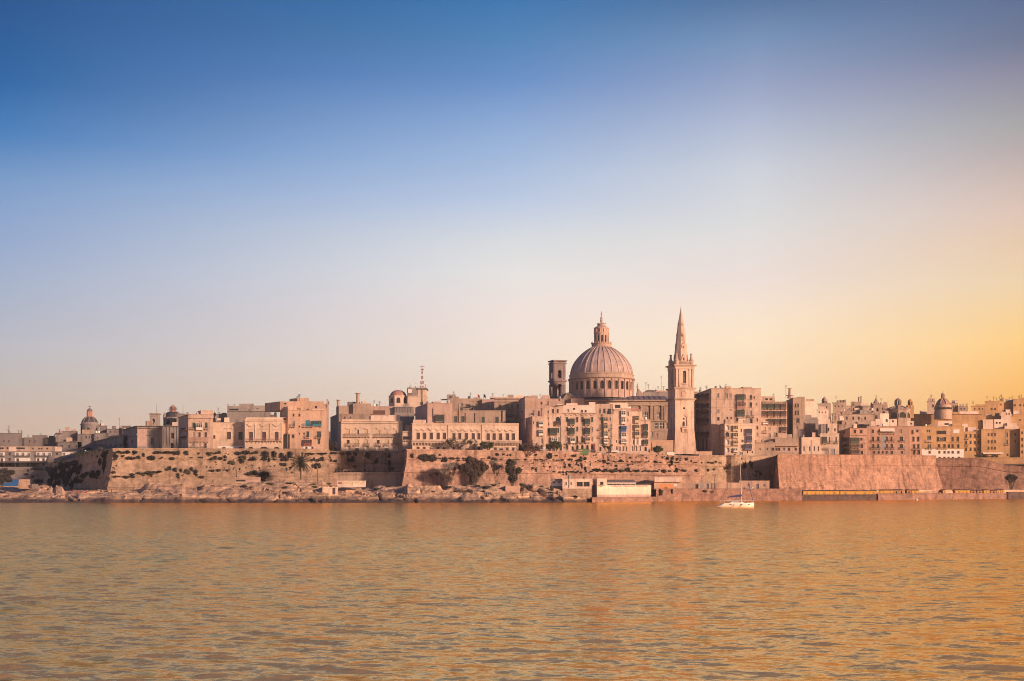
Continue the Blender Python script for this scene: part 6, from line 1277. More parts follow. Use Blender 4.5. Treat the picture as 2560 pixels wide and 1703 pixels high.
def octagon():
    F, Y = F7, 728.0; z = mz(F, Y); r = mr(F, Y); c = P(fx(F, 1132), 1220, Y); R0 = r(124)/math.cos(math.pi/8)*.98; ph = math.pi/8+.1; wm = ST['tan']
    t = thing('octagonal_chapel', 'broad octagonal chapel with a low roof and open lantern on the right skyline', 'chapel', (c.x, Y, z(500)))
    m = MB(); m.lathe(c.x, Y, [(R0*1.04, z(600)), (R0*1.04, z(492)), (R0, z(490)), (R0, z(398)), (R0*1.06, z(396)), (R0*1.06, z(386)), (R0*.98, z(384))], 8, wm, False, ph); m.build('wall', t)
    m = MB(); m.lathe(c.x, Y, [(R0*.98, z(385)), (R0*.62, z(362)), (R0*.34, z(352)), (R0*.30, z(345))], 8, ST['pink'], False, ph)
    for k in range(8): an = ph+k*math.pi/4; m.tube((c.x+R0*math.cos(an), Y+R0*math.sin(an), z(386)), (c.x+R0*.32*math.cos(an), Y+R0*.32*math.sin(an), z(350)), .5, .35, wm, 5)
    m.build('roof', t)
    for k in range(8):
        an = ph+math.pi/8+k*math.pi/4; q = Vector((math.cos(an), math.sin(an), 0)); w = Vector((-q.y, q.x, 0)); ap = R0*math.cos(math.pi/8); hw = R0*math.sin(math.pi/8)
        fr = Fr(Vector((c.x, Y, 0))+q*ap-w*hw, w, q); m = MB(); arch_panel(m, fr, hw-1.9, hw+1.9, z(488), z(424), .03, CM['dark']); m.fbox(fr, hw-2.3, hw-1.92, z(488), z(440), 0, .25, wm); m.fbox(fr, hw+1.92, hw+2.3, z(488), z(440), 0, .25, wm); m.build('arched_window', t)
    m = MB(); Rl = r(34); m.lathe(c.x, Y, [(Rl*1.25, z(352)), (Rl*1.2, z(338)), (Rl, z(336)), (Rl, z(286)), (Rl*1.15, z(284)), (Rl*1.15, z(278)), (Rl*.9, z(272)), (Rl*.5, z(262)), (.3, z(258)), (.1, z(248))], 10, wm)
    for k in range(8): an = k*math.pi/4+.2; m.tube((c.x+Rl*1.1*math.cos(an), Y+Rl*1.1*math.sin(an), z(336)), (c.x+Rl*1.1*math.cos(an), Y+Rl*1.1*math.sin(an), z(286)), .3, None, ST['pale'], 5)
    for k in range(8):
        an = k*math.pi/4+.2+math.pi/8; q = Vector((math.cos(an), math.sin(an), 0)); w = Vector((-q.y, q.x, 0)); arch_panel(m, Fr(Vector((c.x, Y, 0))+q*(Rl*1.0)-w*.8, w, q), 0, 1.6, z(334), z(292), .03, CM['dark'])
    m.build('lantern', t)
octagon()
def dome_right():
    F, Y = F8, 790.0; z = mz(F, Y); r = mr(F, Y); c = P(fx(F, 450), 1220, Y); cx = c.x; wm = ST['ochre']
    t = thing('domed_church', 'far right church with a red ribbed dome, pale drum and slim lantern', 'church', (cx, Y, z(440)))
    m = MB(); m.lathe(cx, Y, [(r(96), z(500)), (r(96), z(412)), (r(92), z(408)), (r(92), z(358)), (r(84), z(336)), (r(80), z(333))], 32, wm); m.build('drum', t)
    for k in range(12):
        an = k*math.pi/6+.1; q = Vector((math.cos(an), math.sin(an), 0)); w = Vector((-q.y, q.x, 0)); m = MB(); fr = Fr(Vector((cx, Y, 0))+q*r(93)-w*1.6, w, q); m.fbox(fr, 0, 3.2, z(390), z(368), -.3, .04, CM['dark']); m.fbox(fr, -.3, 3.5, z(366), z(362), -.3, .2, wm); m.build('window', t)
    pr = [(79, 334), (74, 318), (64, 300), (50, 284), (34, 271), (22, 266)]
    m = MB(); m.lathe(cx, Y, [(r(a), z(b)) for a, b in pr], 40, ST['red'], True); d = m.build('dome_shell', t); m = MB()
    for i in range(8):
        an = math.radians(-90)+i*math.pi/4+.1
        for (a, b), (e, f) in zip(pr, pr[1:]): m.tube((cx+r(a)*math.cos(an), Y+r(a)*math.sin(an), z(b)), (cx+r(e)*math.cos(an), Y+r(e)*math.sin(an), z(f)), .55, .45, wm, 5)
    m.build('dome_rib', d)
    lx = cx-r(8)
    m = MB(); m.lathe(cx, Y, [(r(26), z(268)), (r(24), z(262)), (r(17), z(258)), (r(17), z(216)), (r(21), z(213)), (r(20), z(208)), (r(14), z(198)), (r(4), z(193)), (r(2), z(186))], 10, wm)
    for k in range(8): an = k*math.pi/4; m.tube((cx+r(18)*math.cos(an), Y+r(18)*math.sin(an), z(258)), (cx+r(18)*math.cos(an), Y+r(18)*math.sin(an), z(216)), .25, None, ST['tan'], 4)
    m.tube((cx, Y, z(190)), (cx, Y, z(174)), .14, None, CM['iron'], 4); m.build('lantern', t)
dome_right()
def sentry_box():
    F, Y = F1, 634.0; z = mz(F, Y); r = mr(F, Y); c = P(fx(F, 615), 1220, Y)
    t = thing('sentry_box', 'round stone sentry turret with a domed cap on a tapering stem at left', 'turret', (c.x, Y, z(1260)))
    m = MB(); m.lathe(c.x, Y, [(r(22), z(1290)), (r(28), z(1150)), (r(36), z(1020)), (r(44), z(1004)), (r(44), z(950)), (r(50), z(946)), (r(50), z(938))], 10, ST['grey']); m.build('stem', t)
    m = MB(); m.lathe(c.x, Y, [(r(48), z(940)), (r(44), z(918)), (r(30), z(900)), (r(12), z(892)), (r(4), z(886))], 14, ST['dark'], True); m.build('cap', t)
    for k in range(5):
        an = math.radians(-90+(k-2)*36); q = Vector((math.cos(an), math.sin(an), 0)); w = Vector((-q.y, q.x, 0)); m = MB(); arch_panel(m, Fr(Vector((c.x, Y, 0))+q*r(44)-w*.3, w, q), 0, .6, z(990), z(958), .03, CM['dark']); m.build('slit_window', t)
sentry_box()
def ridge_pinnacle():
    F, Y = F9, 690.0; z = mz(F, Y); r = mr(F, Y); c = P(fx(F, 1412), 1220, Y)
    t = thing('church_gable', 'scrolled gable end with a small spiked finial right of the great dome drum', 'gable', (c.x, Y, z(1380)))
    q = [(1395, 1420), (1395, 1335), (1404, 1300), (1404, 1276), (1425, 1274), (1436, 1300), (1465, 1330), (1490, 1350), (1490, 1420)]
    pts = [(P(fx(F, a), 0, Y).x, z(b)) for a, b in q]; n = len(pts); m = MB(); m.mesh_raw([(a, Y, b) for a, b in pts]+[(a, Y+4, b) for a, b in pts], [tuple(range(n-1, -1, -1)), tuple(range(n, 2*n))]+[(i, (i+1) % n, n+(i+1) % n, n+i) for i in range(n)], ST['pink']); m.build('wall', t)
    m = MB(); m.lathe(c.x-.2, Y+2, [(.5, z(1276)), (.35, z(1262)), (.65, z(1245)), (.25, z(1232)), (.5, z(1218)), (.2, z(1205)), (.05, z(1186))], 8, ST['pink'], True); m.build('finial', t)
ridge_pinnacle()
B_(F9, 'stone_building', 'low rooftops with tank and aerials between the scrolled gable and the spire', 1480, 1845, 1320, 1420, 668, 'grey', roof=[('up', 1540, 1640, 1295, 1322, 2, 4, 'dark'), ('up', 1660, 1840, 1302, 1322, 1, 3, 'pink'), ('tank', 1662, 'dark'), ('ant', 1522, 1180), ('ant', 1557, 1210), ('ant', 1697, 1238), ('ant', 1742, 1090), ('ant', 1776, 1240)], cor=.1)
# ------------------------------------------------------------------ plants
from mathutils.bvhtree import BVHTree
shore = bpy.data.objects['rocky_shore']
SB = BVHTree.FromPolygons([tuple(v.co) for v in shore.data.vertices], [tuple(p.vertices) for p in shore.data.polygons])
def on_shore(px, py):
    d = P(px, py, 1000.0)-Vector((0, 0, HC)); o = Vector((0, 0, HC)); o = o+d*.05
    h = SB.ray_cast(o, d.normalized())
    return h[0]
def drop(x, y, d=60):
    h = SB.ray_cast(Vector((x, y, d)), Vector((0, 0, -1))); return h[0].z if h[0] else None
LEAF = {'dark': leafm('leaf_dark', (.036, .030, .022)), 'olive': leafm('leaf_olive', (.075, .062, .034)), 'green': leafm('leaf_green', (.050, .056, .024)),
        'brown': leafm('leaf_brown', (.095, .062, .046)), 'greyb': leafm('twig_grey', (.20, .155, .125)), 'palm': leafm('palm_leaf', (.055, .048, .030))}
bark = plain('bark', (.10, .07, .05), .9)
def leaves(mb, c, rad, n, size, mat, rng, shell=.45, clumps=0):
    cl = None
    if clumps:
        cl = []
        for _ in range(clumps):
            d = Vector((rng.gauss(0, 1), rng.gauss(0, 1), rng.gauss(0, 1))).normalized(); q = d*(.35+.55*rng.random()); cl.append((q, .22+.25*rng.random()))
    for _ in range(n):
        if cl:
            q, rr = rng.choice(cl); d = Vector((rng.gauss(0, 1), rng.gauss(0, 1), rng.gauss(0, 1))).normalized(); p = q+d*rr*(rng.random()**.4)
        else:
            d = Vector((rng.gauss(0, 1), rng.gauss(0, 1), rng.gauss(0, 1))).normalized(); p = d*(shell+(1-shell)*rng.random())*(.8+.35*mn.noise(d*2.3+Vector((rng.random()*.1, 0, 0))))
        p = Vector((c[0]+p.x*rad[0], c[1]+p.y*rad[1], c[2]+p.z*rad[2]))
        a = Vector((rng.gauss(0, 1), rng.gauss(0, 1), rng.gauss(0, 1))).normalized(); b = a.orthogonal().normalized(); s = size*(.6+.8*rng.random())
        mb.face([p-a*s, p+b*s*.5, p+a*s, p-b*s*.5], mat)
PROTO = []
def bush_proto(i, mat, n=520, size=.24):
    rng = random.Random(100+i); mb = MB(); leaves(mb, (0, 0, 0), (1, 1, 1), n, size, LEAF[mat], rng, .35, 6)
    for k in range(5):
        d = Vector((rng.uniform(-.5, .5), rng.uniform(-.5, .3), rng.uniform(-.5, .6))); mb.tube((0, .5, -.3), d, .04, .02, bark, 4)
    return mb
BUSHM = []
for i, mname in enumerate(('dark', 'dark', 'olive', 'dark', 'brown')):
    o = bush_proto(i, mname).build('shrub'); BUSHM.append(o.data); bpy.data.objects.remove(o)
brng = random.Random(11)
def bush(F, x, y, w, h, label, group, kind=None, wall=True):
    px, py = fx(F, x), fy(F, y)
    if wall:
        q = on_wall(px, py)
        if q is None: return
        loc, n = q; s = loc.y/FPX/F[2]; r = (max(w*s*.56, .3), max(.3, min(1.6, (w+h)*s*.22)), max(h*s*.58, .28)); loc = loc+n*r[1]*.45
    else:
        loc = on_shore(px, py+h*.4/F[2])
        if loc is None: return
        s = loc.y/FPX/F[2]; r = (max(w*s*.56, .3), max(.3, w*s*.4), max(h*s*.55, .25)); loc = loc+Vector((0, 0, r[2]*.45))
    k = brng.randrange(4) if kind is None else kind
    o = bpy.data.objects.new('shrub', BUSHM[k]); COL.objects.link(o); o.location = loc; o.scale = r; o.rotation_euler = (0, 0, brng.uniform(-.5, .5))
    tag(o, label, 'shrub', group)
def zone(F, lst, label, group, **k):
    for x, y, w, h in lst: bush(F, x, y, w, h, label, group, **k)
zone(F1, [(1450, 838, 110, 40), (1560, 838, 120, 45), (1665, 838, 100, 38), (1930, 842, 70, 40)], 'dark shrub of the leafy fringe under the parapet nearest the left bastion corner', 'fringe shrubs at the left end of the left bastion')
zone(F1, [(1430, 892, 100, 60), (1510, 885, 50, 30), (1590, 910, 70, 50), (1690, 905, 110, 50), (1768, 868, 45, 40), (1865, 910, 95, 65)], 'dark round shrub on the string course near the left corner of the left bastion', 'string course shrubs near the left bastion corner')
zone(F1, [(1340, 1160, 80, 35), (1440, 1135, 80, 32), (1560, 1140, 110, 45), (1640, 1120, 100, 45), (1760, 1110, 70, 55), (1700, 1095, 40, 40), (1850, 1095, 160, 60), (1900, 1085, 80, 40)], 'dark trailing shrub on the lower ledge near the left corner of the left bastion', 'lower ledge shrubs near the left bastion corner')
zone(F1, [(1375, 1000, 25, 22), (1430, 1005, 20, 20), (1395, 1028, 22, 22), (1412, 1045, 18, 18), (1400, 1085, 45, 45)], 'tiny dark tuft on the bare face beside the left bastion corner', 'tufts beside the left bastion corner')
zone(F2, [(165, 882, 90, 36), (300, 882, 140, 36), (395, 890, 75, 60), (500, 886, 70, 40), (635, 895, 35, 30), (765, 900, 70, 60), (862, 886, 80, 40), (1095, 895, 70, 50), (1190, 885, 90, 60), (1290, 885, 90, 40), (1420, 900, 110, 60), (1515, 900, 80, 60), (1600, 920, 60, 60), (1700, 905, 80, 60)], 'dark shrub hanging just under the parapet of the left bastion', 'parapet shrubs of the left bastion')
zone(F2, [(95, 950, 90, 60), (210, 948, 45, 30), (330, 955, 60, 45), (560, 945, 50, 20), (660, 943, 55, 30), (820, 950, 80, 55), (885, 955, 60, 45), (948, 945, 50, 55), (1150, 965, 90, 110), (1030, 1003, 80, 60), (1262, 958, 100, 55), (1395, 960, 60, 50), (1450, 965, 50, 40), (1515, 960, 60, 35), (1640, 955, 90, 80)], 'dark shrub on the upper string course of the left bastion', 'upper string course shrubs of the left bastion')
zone(F2, [(300, 1070, 60, 60), (370, 1080, 60, 40), (435, 1090, 50, 35), (520, 1110, 75, 75), (560, 1075, 50, 40), (612, 1115, 60, 65), (405, 1150, 50, 50), (455, 1148, 30, 25), (670, 1170, 55, 40), (790, 1095, 60, 35), (865, 1090, 60, 40), (60, 1120, 100, 40), (170, 1105, 120, 25), (90, 1135, 40, 45), (960, 1085, 90, 15), (1265, 1125, 130, 70), (1400, 1140, 110, 85), (1390, 1190, 100, 50)], 'dark shrub on the lower ledge of the left bastion', 'lower ledge shrubs of the left bastion')
zone(F2, [(1625, 1025, 45, 55), (1580, 1015, 30, 30), (1695, 1060, 30, 35), (1715, 1115, 25, 25), (1650, 1075, 25, 30), (1110, 1075, 20, 22), (1180, 1060, 18, 18), (730, 1050, 16, 16), (1330, 1060, 16, 18)], 'small dark tuft on the bare right half of the left bastion', 'tufts on the right half of the left bastion')
zone(F3, [(330, 968, 110, 24), (440, 968, 110, 24), (550, 962, 70, 30), (640, 968, 70, 28), (705, 970, 55, 45), (775, 972, 45, 55), (905, 985, 70, 55), (1085, 975, 30, 30)], 'dark shrub along the top of the shaded curtain wall', 'top shrubs of the shaded curtain wall')
zone(F3, [(350, 1030, 45, 45), (435, 1028, 75, 55), (515, 1035, 40, 50), (570, 1045, 35, 35), (735, 1030, 75, 70), (395, 1095, 65, 75), (770, 1100, 45, 30), (875, 1140, 25, 40), (600, 1138, 60, 70), (995, 1045, 40, 70), (1125, 990, 30, 60), (1125, 1070, 30, 90), (1145, 1130, 60, 70)], 'dark shrub on the middle ledges of the shaded curtain wall', 'middle shrubs of the shaded curtain wall')
zone(F4, [(330, 950, 200, 115)], 'biggest dark shrub spreading under the parapet at the left end of the middle bastion', None)
zone(F4, [(150, 918, 50, 40), (465, 912, 28, 28), (525, 970, 80, 70), (605, 955, 60, 40), (680, 960, 60, 35), (745, 960, 60, 30), (1098, 970, 70, 70), (1035, 945, 40, 40), (1130, 905, 70, 24), (1200, 905, 50, 24), (1245, 915, 25, 22), (1280, 912, 30, 22), (1450, 965, 40, 24)], 'dark shrub on the upper ledge at the left half of the middle bastion', 'upper shrubs of the left half of the middle bastion')
zone(F4, [(430, 1135, 60, 45), (355, 1145, 35, 20), (530, 1180, 45, 45), (1535, 1062, 30, 30), (1575, 1080, 25, 35), (1780, 1105, 40, 25), (1735, 1050, 20, 25), (1420, 1040, 25, 18)], 'small dark shrub low on the left half of the middle bastion', 'low shrubs of the left half of the middle bastion')
zone(F5, [(190, 910, 40, 25), (355, 925, 50, 90), (420, 920, 30, 25), (620, 922, 70, 34), (705, 945, 35, 40), (750, 955, 30, 50), (680, 975, 80, 45), (580, 965, 55, 35), (490, 970, 35, 30), (65, 970, 40, 24), (190, 970, 45, 28), (260, 968, 60, 24), (970, 985, 75, 32), (1020, 970, 25, 30), (1165, 980, 35, 45), (1270, 945, 22, 30), (1460, 948, 22, 24), (1560, 990, 60, 24), (1700, 950, 50, 30), (1645, 945, 22, 22), (1755, 952, 35, 40), (1810, 958, 30, 30), (1370, 990, 60, 14), (1290, 990, 40, 14)], 'dark shrub on the upper ledge of the middle bastion below the closed balcony houses', 'upper ledge shrubs of the middle bastion')
zone(F5, [(880, 1085, 90, 45), (980, 1090, 70, 40), (1060, 1098, 95, 45), (1160, 1095, 90, 40), (1240, 1085, 50, 60), (1335, 1097, 80, 32), (1480, 1100, 40, 25), (1660, 1105, 25, 40), (640, 1112, 50, 22), (703, 1120, 30, 40), (793, 1125, 22, 30), (535, 1130, 25, 50), (500, 1120, 25, 40), (390, 1105, 40, 20), (1280, 1138, 30, 20), (580, 1108, 40, 14), (1420, 1098, 40, 16), (1560, 1100, 40, 18)], 'dark shrub on the lower ledge of the middle bastion above the white restaurant', 'lower ledge shrubs of the middle bastion')
zone(F5, [(575, 1030, 50, 35), (515, 1050, 35, 40), (650, 1018, 20, 25), (715, 1040, 25, 45), (755, 1070, 35, 40), (155, 1065, 35, 28), (190, 1085, 28, 35), (353, 1050, 22, 28), (1010, 1010, 50, 22), (1110, 1040, 25, 40), (1105, 1075, 50, 30), (1245, 1028, 28, 26), (1750, 1000, 45, 50), (1725, 1030, 25, 30), (510, 1015, 16, 20), (600, 1062, 16, 22), (470, 1060, 14, 14), (810, 1020, 12, 28), (960, 1045, 14, 16), (1300, 1020, 14, 20), (1510, 1045, 12, 18), (1400, 1030, 14, 14), (890, 1000, 16, 10), (280, 1030, 12, 12)], 'small dark tuft between the two ledges of the middle bastion', 'tufts between the ledges of the middle bastion')
zone(F6, [(350, 960, 50, 45), (405, 982, 25, 22), (690, 990, 25, 30), (640, 1002, 100, 20), (595, 1000, 40, 24), (450, 1000, 60, 14), (520, 1000, 50, 14), (180, 1000, 30, 50), (155, 1032, 25, 35), (740, 1003, 60, 14)], 'dark shrub on the upper ledge at the right end of the middle bastion', 'upper ledge shrubs at the right end of the middle bastion')
zone(F6, [(320, 1093, 80, 35), (240, 1085, 40, 45), (90, 1095, 70, 30), (465, 1090, 50, 25), (600, 1085, 40, 28), (665, 1078, 40, 28)], 'dark shrub on the lower ledge at the right end of the middle bastion', 'lower ledge shrubs at the right end of the middle bastion')
zone(F6, [(840, 1050, 50, 75), (1010, 1040, 45, 100)], 'dark upright shrub beside the rounded bay of the recessed wall', 'shrubs flanking the rounded bay')
zone(F6, [(1085, 1022, 70, 70)], 'round dark shrub alone on the recessed wall right of the rounded bay', None)
zone(F6, [(1155, 1105, 45, 35), (1145, 1155, 30, 45), (1110, 1140, 25, 25), (815, 1105, 15, 25), (1200, 1130, 60, 30), (985, 955, 20, 30), (1280, 1050, 16, 14), (1250, 1160, 14, 14)], 'small shrub low on the shaded recessed wall', 'small shrubs on the shaded recessed wall')
zone(F6, [(45, 1340, 80, 60), (180, 1328, 35, 45), (560, 1330, 70, 30), (640, 1338, 50, 18)], 'dark hanging shrub on the quay face below the kiosk and stores', 'hanging shrubs on the quay face')
def tufts():
    rng = random.Random(77); mb = MB(); pts = []
    for k in range(60): x = rng.uniform(-1200, 1850); pts.append((x, interp([(-1200, 950), (-300, 955), (0, 968), (900, 985), (1900, 1000)], x)+rng.uniform(-4, 4), rng.uniform(24, 58), rng.uniform(10, 20)))
    for k in range(60): x = rng.uniform(420, 1850); pts.append((x, interp([(420, 1110), (900, 1098), (1900, 1098)], x)+rng.uniform(-5, 5), rng.uniform(22, 55), rng.uniform(10, 22)))
    for k in range(90): pts.append((rng.uniform(100, 1900), rng.uniform(900, 1090), rng.uniform(8, 16), rng.uniform(8, 16)))
    for k in range(60): pts.append((rng.uniform(-3600, -2400), rng.uniform(880, 1100), rng.uniform(7, 14), rng.uniform(7, 14)))
    for x, y, w, h in pts:
        q = on_wall(fx(F5, x), fy(F5, y))
        if q: p, n = q; s = p.y/FPX/F5[2]; leaves(mb, p+n*.25, (w*s*.5, .4, h*s*.55), int(30+w*h*.06), .2, LEAF['dark'], rng, .1)
    o = mb.build('wall_tufts', None, 'stuff'); recentre(o); tag(o, 'countless tiny dark tufts sprinkled over the bastion ledges', 'plants')
tufts()
# plants on the rocks
zone(F3, [(520, 1235, 95, 60), (785, 1232, 45, 25), (955, 1230, 45, 30)], 'dark round shrub behind the graffiti wall', 'shrubs behind the graffiti wall', wall=False)
zone(F3, [(935, 1272, 95, 72)], 'dense dark rounded bush at the right end of the graffiti wall', None, wall=False)
zone(F3, [(345, 1280, 60, 18), (360, 1308, 70, 30), (60, 1310, 45, 30), (100, 1270, 120, 18), (1050, 1280, 80, 30), (1000, 1330, 70, 35), (1120, 1305, 70, 20), (500, 1275, 60, 22), (70, 1365, 50, 18)], 'low green scrub on the rocks around the graffiti wall', 'low scrub around the graffiti wall', wall=False, kind=2)
zone(F2, [(1170, 1265, 60, 35), (1455, 1240, 90, 35), (1240, 1280, 50, 18), (1630, 1285, 40, 30), (1430, 1310, 60, 14), (430, 1255, 40, 16), (790, 1262, 60, 14), (640, 1280, 70, 10), (1620, 1340, 50, 14)], 'low green scrub on the rocks below the left bastion', 'low scrub below the left bastion', wall=False, kind=2)
zone(F4, [(560, 1280, 110, 30), (650, 1330, 70, 30), (380, 1330, 60, 22), (1000, 1280, 120, 40), (900, 1265, 70, 34), (810, 1320, 80, 45), (970, 1330, 60, 30), (1420, 1255, 90, 60), (1510, 1275, 50, 40), (1080, 1255, 90, 24), (1600, 1330, 80, 24), (480, 1270, 60, 24), (1740, 1340, 70, 26)], 'low brownish scrub on the rocks below the middle bastion', 'low scrub below the middle bastion', wall=False, kind=2)
zone(F5, [(40, 1258, 90, 50), (125, 1275, 50, 40), (250, 1272, 50, 16), (200, 1335, 120, 18), (370, 1290, 50, 80), (430, 1345, 30, 60), (640, 1390, 80, 30)], 'dark scrub on the rocks left of the white restaurant', 'scrub left of the white restaurant', wall=False)
# ivy on the shaded flank of the left bastion
def ivy():
    rng = random.Random(5); mb = MB(); lm = LEAF['dark']
    blobs = [(620, 1040, 60, 50), (700, 1060, 90, 60), (780, 1020, 90, 50), (860, 1000, 100, 55), (950, 970, 110, 45), (720, 1140, 100, 60), (800, 1120, 100, 70), (880, 1110, 90, 80), (640, 1190, 60, 60), (740, 1210, 70, 40), (840, 1200, 70, 70), (900, 1230, 50, 60), (960, 1180, 60, 60), (980, 1060, 60, 60), (1050, 1130, 60, 40), (1150, 1110, 60, 60), (1220, 1090, 50, 40), (1300, 870, 55, 60), (1290, 1000, 28, 130), (1320, 830, 60, 30), (760, 960, 60, 40), (1200, 1130, 70, 40), (680, 1240, 90, 30), (1000, 1010, 50, 40), (660, 1100, 70, 60), (930, 1040, 60, 60), (790, 1060, 60, 50), (1080, 1100, 50, 30), (1010, 1190, 50, 30), (1240, 960, 30, 50), (840, 1160, 70, 50)]
    for x, y, w, h in blobs:
        q = on_wall(fx(F1, x), fy(F1, y))
        if not q: continue
        p, n = q; s = p.y/FPX/F1[2]; leaves(mb, p+n*.5, (w*s*1.1, 1.0, h*s), int(w*h*.10), .55, lm, rng, .1)
    o = mb.build('ivy'); recentre(o); tag(o, 'dark ivy smothering the shaded left flank of the left bastion', 'ivy')
    mb = MB()
    for x, y, w, h in [(40, 1200, 80, 50), (20, 1140, 60, 60), (90, 1130, 60, 60), (150, 1080, 60, 40), (60, 1060, 60, 40), (130, 1180, 50, 30)]:
        p, n = on_wall(fx(F1, x), fy(F1, y)) or (None, None)
        if p: s = p.y/FPX/F1[2]; leaves(mb, p+n*.5, (w*s, .9, h*s), 240, .5, LEAF['dark'], rng, .1)
    o = mb.build('ivy'); recentre(o); tag(o, 'patchy ivy on the low wall below the far left apartments', 'ivy')
ivy()
zone(F1, [(405, 1140, 45, 45), (325, 1108, 40, 35), (355, 1060, 35, 35), (430, 1040, 70, 40), (495, 1045, 50, 45), (450, 1112, 25, 20), (480, 1195, 120, 60)], 'dark shrub on the low wall below the far left apartments', 'shrubs on the far left low wall')
# trees
def tree(name, label, cat, F, crowns, base, Y, mat, n=900, leaf=.30, group=None, trunk=.22, clumps=9, stems=1, zb=None, shell=.3):
    rng = random.Random(hash((base, Y)) & 0xffff if False else int(base[0]*7+base[1]*3))
    b = P(fx(F, base[0]), fy(F, base[1]), Y)
    if zb is not None: b.z = zb
    t = thing(name, label, cat, b, group); mt = MB(); mc = MB(); s = Y/FPX/F[2]
    for x, y, w, h in crowns:
        c = P(fx(F, x), fy(F, y), Y); rx, rz = w*s*.5, h*s*.5
        leaves(mc, c, (rx, min(rx, max(rz, 1.2))*.9, rz), int(n*max(.25, w*h/sum(q[2]*q[3] for q in crowns))), leaf, LEAF[mat], rng, shell, clumps)
        for k in range(stems):
            b2 = b+Vector((rng.uniform(-.3, .3)*stems, rng.uniform(-.2, .2), -.5)); f = b2.lerp(c, .55)+Vector((rng.uniform(-.4, .4), 0, 0)); mt.tube(b2, f, trunk, trunk*.7, bark, 6)
            for j in range(6):
                e = c+Vector((rng.uniform(-.75, .75)*rx, rng.uniform(-.6, .6)*rx, rng.uniform(-.3, .7)*rz)); mt.tube(f, e, trunk*.55, trunk*.15, bark, 4)
    mt.build('trunk', t); mc.build('crown', t); return t
tree('street_tree', 'wide feathery tree before the middle windows of the long palace', 'tree', F4, [(620, 765, 190, 90), (740, 760, 130, 80), (560, 750, 90, 50)], (640, 868), 553, 'olive', 800, .26, None, .16, 14, 2, 21.0)
tree('street_tree', 'thin feathery tree before the tenth window of the long palace', 'tree', F4, [(845, 770, 130, 90), (800, 760, 100, 70)], (835, 868), 553, 'olive', 520, .26, None, .15, 12, 1, 21.0)
tree('street_tree', 'denser dark green tree in front of the right part of the long palace', 'tree', F4, [(1010, 800, 150, 110), (960, 785, 90, 80), (1060, 790, 70, 70)], (1020, 872), 554, 'green', 1100, .28, None, .2, 12, 2, 21.0)
tree('street_tree', 'wide brownish feathery tree at the street corner right of the long palace', 'tree', F4, [(1450, 820, 160, 90), (1540, 800, 130, 110), (1600, 830, 70, 80)], (1500, 880), 556, 'brown', 900, .26, None, .16, 16, 2, 21.0)
tree('street_tree', 'big green tree in front of the wide green closed balcony house', 'tree', F5, [(390, 800, 180, 110), (330, 810, 100, 70), (450, 790, 90, 80), (390, 770, 110, 60)], (385, 895), 561, 'green', 1500, .28, None, .22, 14, 3, 20.8)
tree('street_tree', 'small feathery sapling right of the big green tree', 'tree', F5, [(530, 800, 70, 80)], (530, 880), 562, 'olive', 200, .24, None, .1, 8, 1, 20.8)
tree('street_tree', 'small round headed tree in front of the cream closed balcony stack', 'tree', F5, [(1020, 815, 110, 85), (960, 800, 60, 50)], (1012, 890), 564, 'olive', 700, .26, None, .14, 9, 1, 20.5)
tree('clipped_tree', 'dense mushroom shaped clipped tree before the ochre yard wall', 'tree', F5, [(1588, 845, 138, 88)], (1590, 905), 572, 'green', 2200, .26, None, .25, 0, 1, 19.8, .75)
tree('street_bush', 'dark leafy bush filling the alley beside the tall orange house', 'bush', F3, [(500, 885, 150, 80), (470, 840, 50, 70), (570, 880, 70, 90)], (500, 930), 598, 'dark', 900, .32, None, .2, 10, 2, 21)
tree('cypress', 'tall narrow dark cypress between the pink balcony house and the peeling house', 'tree', F2, [(815, 450, 34, 70), (813, 510, 38, 90), (812, 580, 34, 100)], (813, 640), 582, 'dark', 1100, .3, None, .2, 0, 1, 28, .2)
tree('feathery_tree', 'large reddish feathery tree growing against the middle bastion', 'tree', F4, [(820, 980, 150, 120), (760, 1060, 180, 130), (920, 1030, 190, 130), (850, 1120, 170, 130), (840, 1190, 90, 90), (980, 1060, 110, 80)], (850, 1262), 534, 'brown', 9000, .34, None, .3, 26, 2, 6.2, .2)
tree('feathery_tree', 'pale grey bare twigged tree left of the reddish feathery tree', 'tree', F4, [(560, 1070, 210, 150), (500, 1110, 130, 100), (640, 1040, 120, 100)], (560, 1215), 537, 'greyb', 4200, .2, None, .12, 18, 3, 6)
tree('feathery_tree', 'pale grey bare twigged tree between the reddish tree and the dark ivy column', 'tree', F4, [(1120, 1040, 160, 120), (1060, 1000, 90, 70)], (1120, 1140), 538, 'greyb', 2400, .2, None, .12, 16, 2, 6)
tree('climbing_tree', 'dark column of climbing foliage against the middle bastion above the square block', 'tree', F4, [(1280, 1000, 150, 110), (1285, 1090, 170, 140), (1300, 1180, 130, 130), (1370, 1090, 80, 90), (1250, 1060, 90, 130)], (1295, 1268), 533, 'dark', 7000, .34, None, .3, 0, 2, 6.5, .15)
tree('quay_tree', 'broad dark tree above the far right end of the quay', 'tree', F8, [(1235, 1165, 150, 80), (1210, 1180, 90, 60), (1280, 1175, 80, 60)], (1240, 1260), 705, 'dark', 2600, .42, None, .3, 0, 2, 5, .2)
tree('street_bush', 'dark low bushes below the canopy of the nine window block', 'bush', F8, [(940, 930, 110, 50), (1040, 925, 90, 50), (850, 930, 80, 50)], (960, 955), 783, 'dark', 900, .45, None, .2, 10, 1, 23)
